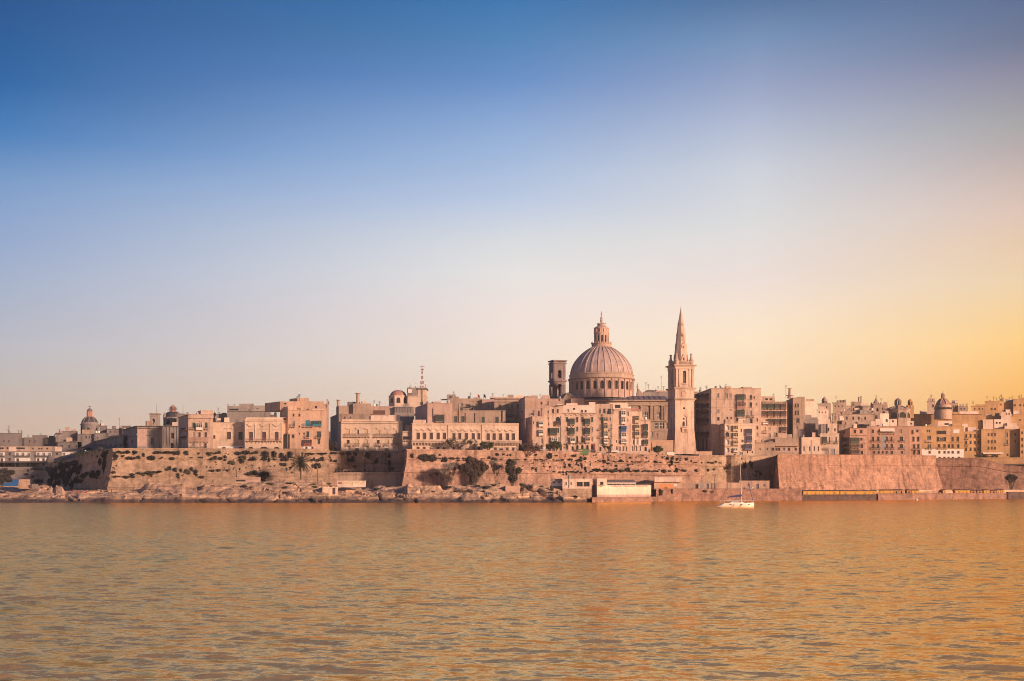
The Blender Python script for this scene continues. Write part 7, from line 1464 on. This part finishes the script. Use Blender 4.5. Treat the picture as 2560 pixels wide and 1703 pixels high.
tree('street_bush', 'dark bush on the rampart walk beside the long grey terrace at left', 'bush', F1, [(1040, 880, 150, 60), (940, 905, 130, 50), (1230, 840, 140, 60), (1150, 865, 130, 60), (1290, 815, 80, 50), (1100, 895, 120, 50)], (1050, 920), 652, 'dark', 2600, .45, None, .2, 10, 1, 22)
def rampart_bushes():
    rng = random.Random(31)
    for i, (px, r, h) in enumerate(((196, 3.4, 2.0), (212, 3.6, 2.4), (228, 3.4, 2.2), (243, 3.2, 2.6), (257, 3.0, 2.8), (270, 2.6, 2.2), (220, 3.5, 2.6), (248, 3.4, 2.6))):
        Y = 648-(px-104)*100/178+(5 if i < 6 else 24); x = (px-1280)*Y/FPX; z = terrain(px, Y); t = thing('rampart_bush', 'dark leafy bush in the row along the rampart walk above the ivy covered flank', 'bush', (x, Y, z), 'bushes along the left rampart walk')
        m = MB(); leaves(m, (x, Y, z+h*.9), (r, r*.8, h), 420, .5, LEAF['dark'], rng, .2, 8); m.build('crown', t); m = MB()
        for k in range(3): m.tube((x+.3*k-.3, Y, z-.4), (x+rng.uniform(-1.5, 1.5), Y, z+h), .14, .06, bark, 4)
        m.build('stem', t)
rampart_bushes()
def palm():
    F, Y = F3, 536.0; b = P(fx(F, 214), fy(F, 1250), Y); g = drop(b.x, Y); b.z = (g if g else b.z)-.2; top = P(fx(F, 216), fy(F, 1062), Y)
    t = thing('palm_tree', 'tall date palm with a big drooping crown before the left bastion', 'palm tree', b)
    m = MB(); n = 9
    for i in range(n): m.tube(b.lerp(top, i/n), b.lerp(top, (i+1)/n), .34-.012*i, .38-.014*i, bark, 8)
    m.build('trunk', t); rng = random.Random(3); m = MB()
    for k in range(84):
        an = rng.uniform(0, 2*math.pi); el = rng.uniform(-.55, 1.35); L_ = rng.uniform(4.6, 5.8); d = Vector((math.cos(an)*math.cos(el), math.sin(an)*math.cos(el), math.sin(el))); p = top.copy(); w = d.cross(Vector((0, 0, 1))).normalized() if abs(d.z) < .98 else Vector((1, 0, 0))
        for j in range(9):
            q = p+d*(L_/9); d = (d+Vector((0, 0, -.115))).normalized(); m.tube(p, q, .05, .04, LEAF['palm'], 3)
            for sgn in (-1, 1):
                for o_ in (0, .5):
                    c = p.lerp(q, o_); e = c+w*sgn*(.8*(1-.06*j))+d*.34+Vector((0, 0, -.28)); s2 = d*.11; m.face([c-s2, c+s2, e], LEAF['palm'])
            p = q
    m.build('crown', t)
palm()
# ------------------------------------------------------------------ street furniture
def lamp_post(F, x, ytop, ybase, Y, label, zb=None, double=False):
    tp, b = P(fx(F, x), fy(F, ytop), Y), P(fx(F, x), fy(F, ybase), Y)
    if zb is not None: b.z = zb
    t = thing('lamp_post', label, 'lamp post', b)
    m = MB(); m.tube(b-Vector((0, 0, .4)), tp, .12, .07, CM['iron'], 6); m.tube(b-Vector((0, 0, .3)), b+Vector((0, 0, .8)), .2, .16, CM['iron'], 6); m.build('pole', t)
    m = MB()
    for sx_ in ((-.55, .55) if double else (0,)):
        if sx_: m.tube(tp, tp+Vector((sx_, 0, .1)), .05, None, CM['iron'], 4)
        m.lathe(tp.x+sx_, tp.y, [(.1, tp.z), (.24, tp.z+.35), (.27, tp.z+.4), (.06, tp.z+.62)], 6, CM['grey'])
    m.build('lantern', t)
lamp_post(F1, 1113, 690, 905, 606, 'tall street lamp on the rampart in front of the long grey terrace')
lamp_post(F2, 1066, 1080, 1165, 532, 'lamp post beside the flat roofed beach shelter', None)
lamp_post(F3, 600, 1000, 1150, 572, 'tall dark pole in the middle of the shaded curtain wall')
lamp_post(F3, 872, 970, 1100, 576, 'slim pole near the rounded end of the shaded curtain wall')
lamp_post(F3, 388, 1112, 1252, 540, 'dark pole on the rocks right of the palm')
lamp_post(F3, 278, 1085, 1246, 537, 'pale pole right against the palm crown')
lamp_post(F3, 433, 1255, 1330, 512, 'thin pole on the rocks above the low pale hut')
lamp_post(F6, 675, 1150, 1300, 571, 'double headed lamp between the kiosk and the ochre shed', 5.1, True)
lamp_post(F6, 1650, 1210, 1312, 588, 'double headed lamp in front of the plain right bastion', 5.0, True)
lamp_post(F7, 415, 1222, 1318, 600, 'lamp post behind the yellow hut row', 4.95, True)
def traffic_light():
    p = P(fx(F1, 1050), fy(F1, 822), 650); z0 = terrain(fx(F1, 1050), 650)
    t = thing('traffic_light', 'traffic light glowing teal on the dark street at left', 'traffic light', (p.x, 650, z0))
    m = MB(); m.tube((p.x, 650, z0), (p.x, 650, p.z-.6), .09, None, CM['iron'], 6); m.build('pole', t)
    m = MB(); m.box(p.x-.4, p.x+.4, 649.7, 650.2, p.z-.6, p.z+1.5, CM['iron']); hd = m.build('head', t)
    em, nt, b = newmat('teal_signal'); b.inputs['Base Color'].default_value = (.0, .2, .18, 1); b.inputs['Emission Color'].default_value = (.05, 1, .85, 1); b.inputs['Emission Strength'].default_value = 3
    m = MB(); fr = Fr((p.x-.36, 649.66, 0), (1, 0, 0), (0, -1, 0)); K = 12; m.face([fr.at(.36+.36*math.cos(2*math.pi*i/K), p.z+.36*math.sin(2*math.pi*i/K), .02) for i in range(K)], em); m.build('signal_lens', hd)
    for k in (1, ): m = MB(); m.face([fr.at(.36+.3*math.cos(2*math.pi*i/K), p.z+.9+.3*math.sin(2*math.pi*i/K), .02) for i in range(K)], CM['dark']); m.build('signal_lens', hd)
traffic_light()
def bollards():
    rd = plain('bollard_red', (.36, .06, .05), .5)
    first = None
    for i, x in enumerate((888, 926, 962, 1006, 1054)):
        p = on_shore(fx(F1, x), fy(F1, 1338)) or P(fx(F1, x), fy(F1, 1338), 520)
        if first is None:
            m = MB(); m.lathe(0, 0, [(.3, -.3), (.28, 1.5), (.33, 1.55), (.33, 1.75), (.2, 1.95), (.03, 2.0)], 8, rd); first = m.build('red_post'); o = first
        else: o = dup(first)
        o.scale = (.7, .7, .55); o.location = p; tag(o, 'red post in the short row on the roadway below the ivy covered flank', 'post', 'red posts on the roadway')
bollards()
# ------------------------------------------------------------------ vehicles and promenade things
def car_proto(col):
    t = thing('parked_car', '', 'car', (0, 0, 0)); paint = plain('car_paint_%02d' % int(col[0]*99+col[2]*7), col, .3, .0, .03); m = MB()
    sec = [(-2.1, .35, .70, .78), (-2.0, .3, .88, .84), (-1.2, .28, .95, .86), (.75, .28, .95, .86), (1.7, .28, .86, .84), (2.1, .35, .66, .72)]
    vs = []
    for x, z0, z1, w in sec: vs += [(x, -w, z0), (x, w, z0), (x, w, z1), (x, w*.86, z1+.05), (x, -w*.86, z1+.05), (x, -w, z1)]
    fs = [(i*6+j, i*6+(j+1) % 6, (i+1)*6+(j+1) % 6, (i+1)*6+j) for i in range(5) for j in range(6)]+[tuple(range(5, -1, -1)), tuple(range(30, 36))]
    m.mesh_raw(vs, fs, paint, True); m.build('body', t)
    m = MB(); r0 = [(-1.75, .95), (-1.1, 1.45), (.35, 1.48), (1.0, .97)]; vs = []
    for x, z in r0: w = .74 if z < 1.2 else .60; vs += [(x, -w, z), (x, w, z)]
    m.mesh_raw(vs, [(0, 2, 4, 6), (1, 7, 5, 3), (2, 3, 5, 4)], CM['dark']); m.mesh_raw(vs, [(0, 1, 3, 2), (4, 5, 7, 6)], CM['dark']); m.build('window', t)
    m = MB(); m.box(-1.15, .4, -.62, .62, 1.45, 1.53, paint); 
    for x0, z0, x1, z1 in ((-1.75, .95, -1.1, 1.46), (.35, 1.48, 1.0, .97), (-.35, .95, -.35, 1.46)):
        for sg in (-1, 1): m.tube((x0, sg*.75, z0), (x1, sg*.62, z1), .05, None, paint, 4)
    m.build('roof', t)
    for x in (-1.3, 1.3):
        for y in (-.8, .8):
            m = MB(); m.tube((x, y-.1, .32), (x, y+.1, .32), .32, None, CM['iron'], 12); w = m.build('wheel', t); m = MB(); m.tube((x, y-.12, .32), (x, y+.12, .32), .18, None, CM['grey'], 8); m.build('rim', w)
    for y in (-.6, .6):
        m = MB(); m.box(2.0, 2.1, y-.15, y+.15, .58, .74, CM['white']); m.build('headlight', t)
    return t
def cars():
    cols = [((.09, .08, .08), 'dark grey'), ((.62, .52, .44), 'cream'), ((.30, .28, .27), 'grey'), ((.04, .035, .035), 'black'), ((.32, .10, .08), 'dull red'), ((.40, .13, .09), 'brick red'), ((.36, .07, .06), 'deep red')]
    where = ['behind the parapet left of the white tent', 'just left of the white tent', 'beside the white tent', 'just right of the white tent', 'left of the two other red cars', 'in the middle of the three red cars', 'next to the clipped tree']
    for i, (x, (col, nm), wh) in enumerate(zip((900, 990, 1100, 1208, 1315, 1420, 1518), cols, where)):
        px = fx(F5, x); q = on_wall(px, 1150); Y = interp([(1380, 560), (1748, 576)], px)+4.5; zc = interp([(1380, ztop_at(1131, 560)), (1748, ztop_at(1143, 576))], px)
        t = car_proto(col); t.location = ((px-1280)*Y/FPX, Y, zc-.78); t['label'] = '%s parked car %s' % (nm, wh); t['group'] = 'cars parked behind the parapet'; t.rotation_euler = (0, 0, random.uniform(-.05, .05))
    px = fx(F6, 275); Y = 575.5; t = car_proto((.7, .66, .6)); t.location = ((px-1280)*Y/FPX, Y, interp([(1380, ztop_at(1131, 560)), (1748, ztop_at(1143, 576))], px)-.7); t['label'] = 'white parked car right of the white van'; t['group'] = 'cars parked behind the parapet'
    # van
    px = fx(F6, 173); Y = 575.0; z0 = interp([(1380, ztop_at(1131, 560)), (1748, ztop_at(1143, 576))], px)-.9; X0 = (px-1280)*Y/FPX
    t = thing('parked_van', 'white box van behind the parapet below the spire tower', 'van', (X0, Y, z0)); m = MB()
    m.box(X0-2.0, X0+1.4, Y-.95, Y+.95, z0+.5, z0+2.9, CM['white']); m.build('cargo_box', t); m = MB()
    m.hexa([(X0+1.42, Y-.9, z0+.5), (X0+2.7, Y-.9, z0+.5), (X0+2.7, Y+.9, z0+.5), (X0+1.42, Y+.9, z0+.5), (X0+1.42, Y-.85, z0+2.2), (X0+2.0, Y-.85, z0+2.2), (X0+2.0, Y+.85, z0+2.2), (X0+1.42, Y+.85, z0+2.2)], CM['white']); c = m.build('cab', t)
    m = MB(); m.box(X0+1.55, X0+2.05, Y-.93, Y-.88, z0+1.3, z0+2.0, CM['dark']); m.build('window', c)
    for x in (-1.2, 1.9):
        for y in (-.85, .85): m = MB(); m.tube((X0+x, Y+y-.12, z0+.38), (X0+x, Y+y+.12, z0+.38), .38, None, CM['iron'], 12); m.build('wheel', t)
cars()
def kiosks():
    def zc(px): return interp([(1015, ztop_at(1125, 545)), (1380, ztop_at(1131, 560)), (1748, ztop_at(1143, 576))], px)
    Y = 563.0; a, b = P(fx(F5, 660), 1220, Y), P(fx(F5, 790), 1220, Y); z1 = P(0, fy(F5, 848), Y).z; z0 = zc(fx(F5, 720))-.6
    t = thing('green_kiosk', 'green cabin with a dark red end standing on the middle bastion', 'kiosk', ((a.x+b.x)/2, Y, z0)); gm = plain('kiosk_green', (.10, .165, .07), .6)
    m = MB(); m.box(a.x, b.x, Y, Y+2.4, z0, z1, gm); m.box(a.x-.02, b.x+.1, Y-.06, Y+2.46, z1+.003, z1+.12, gm); m.build('body', t)
    m = MB(); a2 = P(fx(F5, 622), 1220, Y); m.box(a2.x, a.x-.01, Y+.05, Y+2.3, z0, z1-.1, plain('kiosk_red', (.16, .04, .04), .6)); m.build('red_end', t)
    m = MB(); m.box(a.x+.6, a.x+2.4, Y-.03, Y-.002, z1-.75, z1-.35, CM['orange']); m.build('sign_board', t)
    m = MB(); m.mesh_raw([(b.x+.1, Y, z1-.1), (b.x+1.2, Y, z1-.9), (b.x+1.2, Y+2, z1-.9), (b.x+.1, Y+2, z1-.1), (b.x+.1, Y, z1-.2), (b.x+1.2, Y, z1-1.0), (b.x+1.2, Y+2, z1-1.0), (b.x+.1, Y+2, z1-.2)], [(0, 1, 2, 3), (7, 6, 5, 4), (0, 4, 5, 1), (1, 5, 6, 2), (2, 6, 7, 3)], CM['dark']); m.build('awning', t)
    a, b = P(fx(F5, 1057), 1220, 566), P(fx(F5, 1150), 1220, 566); z1 = P(0, fy(F5, 862), 566).z; z0 = zc(fx(F5, 1100))-.7; t = thing('market_tent', 'white square tent among the parked cars', 'tent', ((a.x+b.x)/2, 569, z0)); m = MB()
    m.box(a.x, b.x, 569, 571, z1-.5, z1, CM['white']); m.mesh_raw([(a.x-.1, 568.9, z1+.004), (b.x+.1, 568.9, z1+.004), (b.x+.1, 571.1, z1+.004), (a.x-.1, 571.1, z1+.004), ((a.x+b.x)/2, 570, z1+.7)], [(0, 1, 4), (1, 2, 4), (2, 3, 4), (3, 0, 4)], CM['white']); m.build('canopy', t)
    for x in (a.x, b.x-.1):
        for y in (569, 570.9): m = MB(); m.box(x, x+.1, y, y+.1, z0, z1-.502, CM['white']); m.build('leg', t)
    m = MB(); m.box(a.x+.1, b.x-.12, 570.85, 570.88, z0, z1-.502, CM['white']); m.build('back_sheet', t)
    a, b = P(fx(F5, 232), 1220, 558), P(fx(F5, 352), 1220, 558); z1 = P(0, fy(F5, 836), 558).z; z0 = zc(fx(F5, 290))-.7; t = thing('cafe_awning', 'cream cafe awning on thin posts left of the big green tree', 'awning', ((a.x+b.x)/2, 562, z0)); m = MB()
    m.hexa([(a.x, 561, z1-.5), (b.x, 561, z1-.5), (b.x, 564, z1-.1), (a.x, 564, z1-.1), (a.x, 561, z1-.42), (b.x, 561, z1-.42), (b.x, 564, z1), (a.x, 564, z1)], CM['awning']); m.build('canvas', t)
    for x in (a.x+.1, (a.x+b.x)/2, b.x-.2): m = MB(); m.box(x, x+.1, 561.1, 561.2, z0, z1-.51, CM['iron']); m.build('post', t)
    a, b = P(fx(F6, 315), 1220, 612), P(fx(F6, 648), 1220, 612); z1 = P(0, fy(F6, 874), 612).z; t = thing('stone_wall', 'low ochre roadside wall at the foot of the spire tower', 'wall', ((a.x+b.x)/2, 612, 18)); m = MB(); m.box(a.x, b.x, 612, 612.6, 17.5, z1, ST['ochre']); m.build('wall', t); m = MB(); m.box(a.x-.1, b.x+.1, 611.9, 612.7, z1+.002, z1+.2, ST['ochre']); m.build('coping', t)
kiosks()
def flag(F, x, ytop, yb, Y, label, mat):
    a, b = P(fx(F, x), fy(F, ytop), Y), P(fx(F, x), fy(F, yb), Y); t = thing('flagpole', label, 'flagpole', b); m = MB(); m.tube(b-Vector((0, 0, 1)), a, .1, .06, CM['iron'], 5); m.build('pole', t)
    m = MB(); vs = []
    for i in range(7):
        for z in (0, -1.7): vs.append((a.x+.1+.18*i, Y+.14*math.sin(i*1.3), a.z+z-.16*i))
    m.mesh_raw(vs, [(2*i, 2*i+1, 2*i+3, 2*i+2) for i in range(6)], mat); m.build('flag', t)
flag(F4, 896, 208, 262, 648, 'thin flagpole with a drooping red flag on the roof left of the dark flag', plain('flag_red', (.40, .06, .05), .8))
flag(F4, 964, 205, 272, 648, 'thin flagpole with a drooping dark blue flag on the roof', plain('flag_navy', (.05, .05, .10), .8))
flag(F9, 240, 1225, 1420, 676, 'flagpole with a red flag in front of the open bell tower', plain('flag_red', (.40, .06, .05), .8))
# ------------------------------------------------------------------ boats
def yacht():
    F = F6; Y = 380.0; s = Y/FPX/F[2]; ox = P(fx(F, 915), 1220, Y).x; Xm = lambda x: ox+(x-915)*s; t = thing('sailing_yacht', 'white sailing yacht with a bare mast and blue sail cover moored off the quay', 'yacht', (ox, Y, 0)); zz = mz(F, Y)
    wh = plain('yacht_white', (.80, .72, .62), .25, 0, .03); m = MB(); st_ = [(702, .10, 1.20, .22, .35), (735, -.05, 1.55, .55, 1.0), (780, -.25, 1.70, 1.25, 1.45), (860, -.4, 1.72, 1.32, 1.85), (940, -.45, 1.72, 1.33, 1.95), (1020, -.4, 1.72, 1.36, 1.6), (1085, -.3, .9, 1.42, .85), (1130, .0, .06, 1.48, .08)]
    vs = []
    for x, zk, w, zt, _ in st_:
        zt = max(zt, zk+.2); vs += [(Xm(x), Y-w*1.0, zt), (Xm(x), Y-w*.92, zt*.35+zk*.1), (Xm(x), Y-w*.3, zk), (Xm(x), Y+w*.3, zk), (Xm(x), Y+w*.92, zt*.35+zk*.1), (Xm(x), Y+w, zt)]
    n = len(st_); m.mesh_raw(vs, [(i*6+j, i*6+j+1, (i+1)*6+j+1, (i+1)*6+j) for i in range(n-1) for j in range(5)], wh, True)
    m.mesh_raw([vs[i*6] for i in range(n)]+[vs[i*6+5] for i in range(n)], [(i, i+1, n+i+1, n+i) for i in range(n-1)], wh); m.mesh_raw(vs[:6], [(5, 4, 3, 2, 1, 0)], wh)
    h = m.build('hull', t)
    for x in (848, 975, 1060): m = MB(); xx = Xm(x); w = 1.70 if x < 1000 else 1.25; m.box(xx-.35, xx+.35, Y-w-.06, Y-w+.2, .78, .95, CM['dark']); m.build('porthole', h)
    for x in (893, 978): m = MB(); m.tube((Xm(x), Y-1.9, .3), (Xm(x), Y-1.9, 1.0), .11, None, CM['white'], 8); m.build('fender', t)
    m = MB(); q = [(842, 1.35), (880, 1.95), (930, 2.02), (985, 1.7), (1010, 1.4)]
    vs = []
    for x, z in q: w = 1.15 if x < 1000 else .8; vs += [(Xm(x), Y-w, 1.3), (Xm(x), Y-w*.85, z), (Xm(x), Y+w*.85, z), (Xm(x), Y+w, 1.3)]
    m.mesh_raw(vs, [(i*4+j, i*4+j+1, (i+1)*4+j+1, (i+1)*4+j) for i in range(4) for j in range(3)]+[(0, 3, 2, 1), (16, 17, 18, 19)], wh); cb = m.build('cabin', t)
    m = MB(); m.box(Xm(878), Xm(970), Y-1.14, Y-1.0, 1.55, 1.78, CM['dark']); m.build('cabin_window', cb)
    ms_ = plain('mast_cream', (.62, .54, .44), .4, 0, .05); tp = (Xm(968), Y, zz(888)); bt = (Xm(987), Y, 1.7); m = MB(); m.tube(bt, tp, .10, .07, ms_, 8)
    for f in (.38, .68): q = Vector(bt).lerp(Vector(tp), f); m.tube(q-Vector((0, .9, 0)), q+Vector((0, .9, 0)), .04, None, ms_, 4)
    m.tube(tp, Vector(tp)+Vector((.0, 0, .6)), .03, None, CM['iron'], 4); m.tube(Vector(tp)-Vector((2.4, 0, .05)), tp, .03, None, ms_, 4); m.build('mast', t)
    m = MB(); b0, b1 = Vector((Xm(986), Y, zz(1378))), Vector((Xm(822), Y, zz(1398))); bc = plain('sail_cover_blue', (.035, .045, .16), .7)
    m.tube(b0, b0.lerp(b1, .5), .34, .26, bc, 8); m.tube(b0.lerp(b1, .5), b1, .26, .14, bc, 8); m.build('boom_cover', t)
    m = MB(); m.tube((Xm(1122), Y, 1.5), (Xm(1025), Y, zz(1070)), .10, .05, bc, 6); m.build('furled_sail', t)
    m = MB()
    for a, b in (((Xm(1024), Y, zz(1068)), tp), ((Xm(740), Y, 1.3), tp), ((Xm(985), Y-1.6, 1.3), tp), ((Xm(985), Y+1.6, 1.3), tp), ((Xm(740), Y, 1.3), (Xm(760), Y, 4.0))): m.tube(a, b, .022, None, CM['iron'], 4)
    m.build('rigging', t)
    m = MB(); pr = None
    for x, w in ((735, 1.45), (780, 1.6), (830, 1.62), (880, 1.62), (950, 1.62), (1010, 1.6), (1060, 1.1), (1110, .4), (1128, .05)):
        for sg in (-1, 1):
            p = Vector((Xm(x), Y+sg*w, 1.35)); m.tube(p, p+Vector((0, 0, .7)), .03, None, CM['white'], 4)
            if pr and True: m.tube(Vector((pr[0], Y+sg*pr[1], 2.05)), p+Vector((0, 0, .7)), .025, None, CM['white'], 4)
        pr = (Xm(x), w)
    m.build('guard_rail', t)
yacht()
def rowboat():
    Y = 575.5; a, b = P(fx(F6, 1012), 1220, Y).x, P(fx(F6, 1122), 1220, Y).x; z0 = 5.2; t = thing('small_boat', 'small white boat with a red bottom lying on the quay before the ochre store', 'boat', ((a+b)/2, Y, z0)); L_ = b-a
    def hull(z_lo, z_hi, k0, k1, mat, nm):
        m = MB(); vs = []
        for i in range(9):
            f = i/8; w = .95*math.sin(math.pi*min(1, .22+f*.78))**.6 if f < 1 else .05; sh = .18*(2*f-1)**2
            for sg in (-1, 1): vs += [(a+L_*f, Y+sg*w*k0, z_lo+sh*.4), (a+L_*f, Y+sg*w*k1, z_hi+sh)]
        fs = []
        for i in range(8): q = i*4; fs += [(q, q+4, q+5, q+1), (q+2, q+3, q+7, q+6), (q, q+2, q+6, q+4)]
        m.mesh_raw(vs, fs+[(0, 1, 3, 2)], mat, True); m.build(nm, t)
    hull(z0, z0+.45, .45, .85, plain('boat_red', (.30, .05, .04), .5), 'bottom'); hull(z0+.452, z0+.95, .85, 1.0, CM['white'], 'topside')
    m = MB(); m.box(a+L_*.25, b-L_*.15, Y-.75, Y+.75, z0+.9, z0+1.12, CM['iron']); m.build('cover', t)
rowboat()
def buoys():
    for F, x, y, lab, mat in ((F8, 145, 1436, 'white mooring buoy below the left part of the pale quay', CM['white']), (F8, 563, 1431, 'yellowish mooring buoy below the right part of the pale quay', CM['yellow'])):
        py = fy(F, y); Y = HC*FPX/(py-YH); q = P(fx(F, x), py, Y); m = MB(); m.lathe(q.x, Y, [(.1, -.3), (.55, -.05), (.6, .25), (.4, .6), (.12, .72), (.1, .9), (.02, .92)], 10, mat, True); o = m.build('mooring_buoy'); recentre(o); tag(o, lab, 'buoy')
buoys()
# ------------------------------------------------------------------ people
skin = plain('skin', (.42, .24, .17), .6)
def skinmesh(name, pts, edges, mat, parent):
    me = bpy.data.meshes.new(name); me.from_pydata([p[:3] for p in pts], edges, []); me.materials.append(mat); o = bpy.data.objects.new(name, me); COL.objects.link(o); o.parent = parent
    sk = o.modifiers.new('skin', 'SKIN'); me_l = me.skin_vertices[0].data if me.skin_vertices else None
    if me_l is None: return o
    for i, p in enumerate(pts): me_l[i].radius = (p[3], p[3]*.8)
    me_l[0].use_root = True; o.modifiers.new('sub', 'SUBSURF').levels = 1
    return o
def person(px, py, Y, label, shirt, trousers, sit=False, rot=0.0, z=None):
    p = P(px, py, Y); zf = z if z is not None else drop(p.x, Y); zf = p.z if zf is None else zf
    t = thing('person', label, 'person', (p.x, Y, zf)); t.rotation_euler = (0, 0, rot); h = .42 if sit else 0
    def leg(sg):
        if sit: return [(sg*.10, 0, .88-h, .09), (sg*.14, -.42, .90-h, .075), (sg*.14, -.5, .47-h, .06), (sg*.15, -.52, .06, .045), (sg*.16, -.68, .04, .04)]
        return [(sg*.10, 0, .88, .09), (sg*.11, -.02, .48, .07), (sg*.12, .03, .08, .045), (sg*.13, -.14, .04, .04)]
    body = [(0, 0, .95-h, .13), (0, 0, 1.2-h, .13), (0, .01, 1.42-h, .12), (0, 0, 1.52-h, .055), (0, -.01, 1.62-h, .09), (0, -.01, 1.73-h, .085)]; ed = [(i, i+1) for i in range(5)]
    for sg in (-1, 1):
        k = len(body); body += leg(sg); ed += [(0, k)]+[(k+i, k+i+1) for i in range(len(leg(sg))-1)]
        k = len(body); body += [(sg*.20, 0, 1.40-h, .06), (sg*.26, -.03, 1.13-h, .045), (sg*.25, -.16, .90-h, .035), (sg*.245, -.19, .82-h, .038), (sg*.24, -.20, .76-h, .018)]; ed += [(2, k)]+[(k+i, k+i+1) for i in range(4)]
    skinmesh('body', body, ed, skin, t)
    tb = [(0, 0, .92-h, .16), (0, 0, 1.2-h, .15), (0, .01, 1.43-h, .135)]; e2 = [(0, 1), (1, 2)]
    for sg in (-1, 1): k = len(tb); tb += [(sg*.2, 0, 1.40-h, .08), (sg*.25, -.02, 1.2-h, .065)]; e2 += [(2, k), (k, k+1)]
    skinmesh('shirt', tb, e2, plain('cloth_'+shirt[0], shirt[1], .9), t)
    tr = [(0, 0, .95-h, .145)]; e3 = []
    for sg in (-1, 1): k = len(tr); l = leg(sg)[:3]; tr += [(a, b, c, r+.02) for a, b, c, r in l]; e3 += [(0, k), (k, k+1), (k+1, k+2)]
    skinmesh('trousers', tr, e3, plain('cloth_'+trousers[0], trousers[1], .9), t)
    m = MB(); m.lathe(0, .015, [(.10, 1.66-h), (.108, 1.74-h), (.085, 1.82-h), (.03, 1.85-h)], 10, CM['iron'], True); hr = m.build('hair'); hr.parent = t
    return t
WHT, PNK, DRK, TAN_ = ('white', (.7, .64, .58)), ('pink', (.5, .16, .16)), ('dark', (.05, .045, .05)), ('tan', (.35, .24, .17))
person(fx(F5, 840), fy(F5, 1420), 513, 'person in white standing on the shore left of the restaurant wall', WHT, TAN_)
person(fx(F5, 1532), fy(F5, 1415), 547, 'person in dark trousers standing at the right corner of the restaurant wall', TAN_, DRK)
person(fx(F1, 556), fy(F1, 1285), 521, 'person in pink standing on the rocks at far left', PNK, DRK)
person(fx(F6, 1552), fy(F6, 1312), 586, 'dark clad person at the foot of the plain right bastion', DRK, DRK, z=4.95)
person(fx(F6, 1540), fy(F6, 1312), 583.5, 'second dark clad person close beside the first at the foot of the right bastion', DRK, TAN_, z=4.95, rot=.6)
person(fx(F6, 1695), fy(F6, 1312), 588, 'dark clad person at the left end of the yellow hut roofs', DRK, DRK, z=4.95)
person(fx(F2, 400), fy(F2, 1410), 503, 'seated person in dark clothes low on the rocks below the left bastion', DRK, TAN_, True)

# ------------------------------------------------------------------ evening air
def haze():
    mb = MB(); m = bpy.data.materials.new('haze_air'); m.use_nodes = True; nt = m.node_tree; nt.nodes.clear()
    o = nt.nodes.new('ShaderNodeOutputMaterial'); v = nt.nodes.new('ShaderNodeVolumePrincipled'); nt.links.new(v.outputs[0], o.inputs['Volume'])
    v.inputs['Color'].default_value = (1.0, .80, .64, 1); v.inputs['Density'].default_value = .0002; v.inputs['Anisotropy'].default_value = .65
    mb.box(-1400, 1700, -160, 1800, -4, 118, m); mb.build('haze', None, 'stuff')
haze()
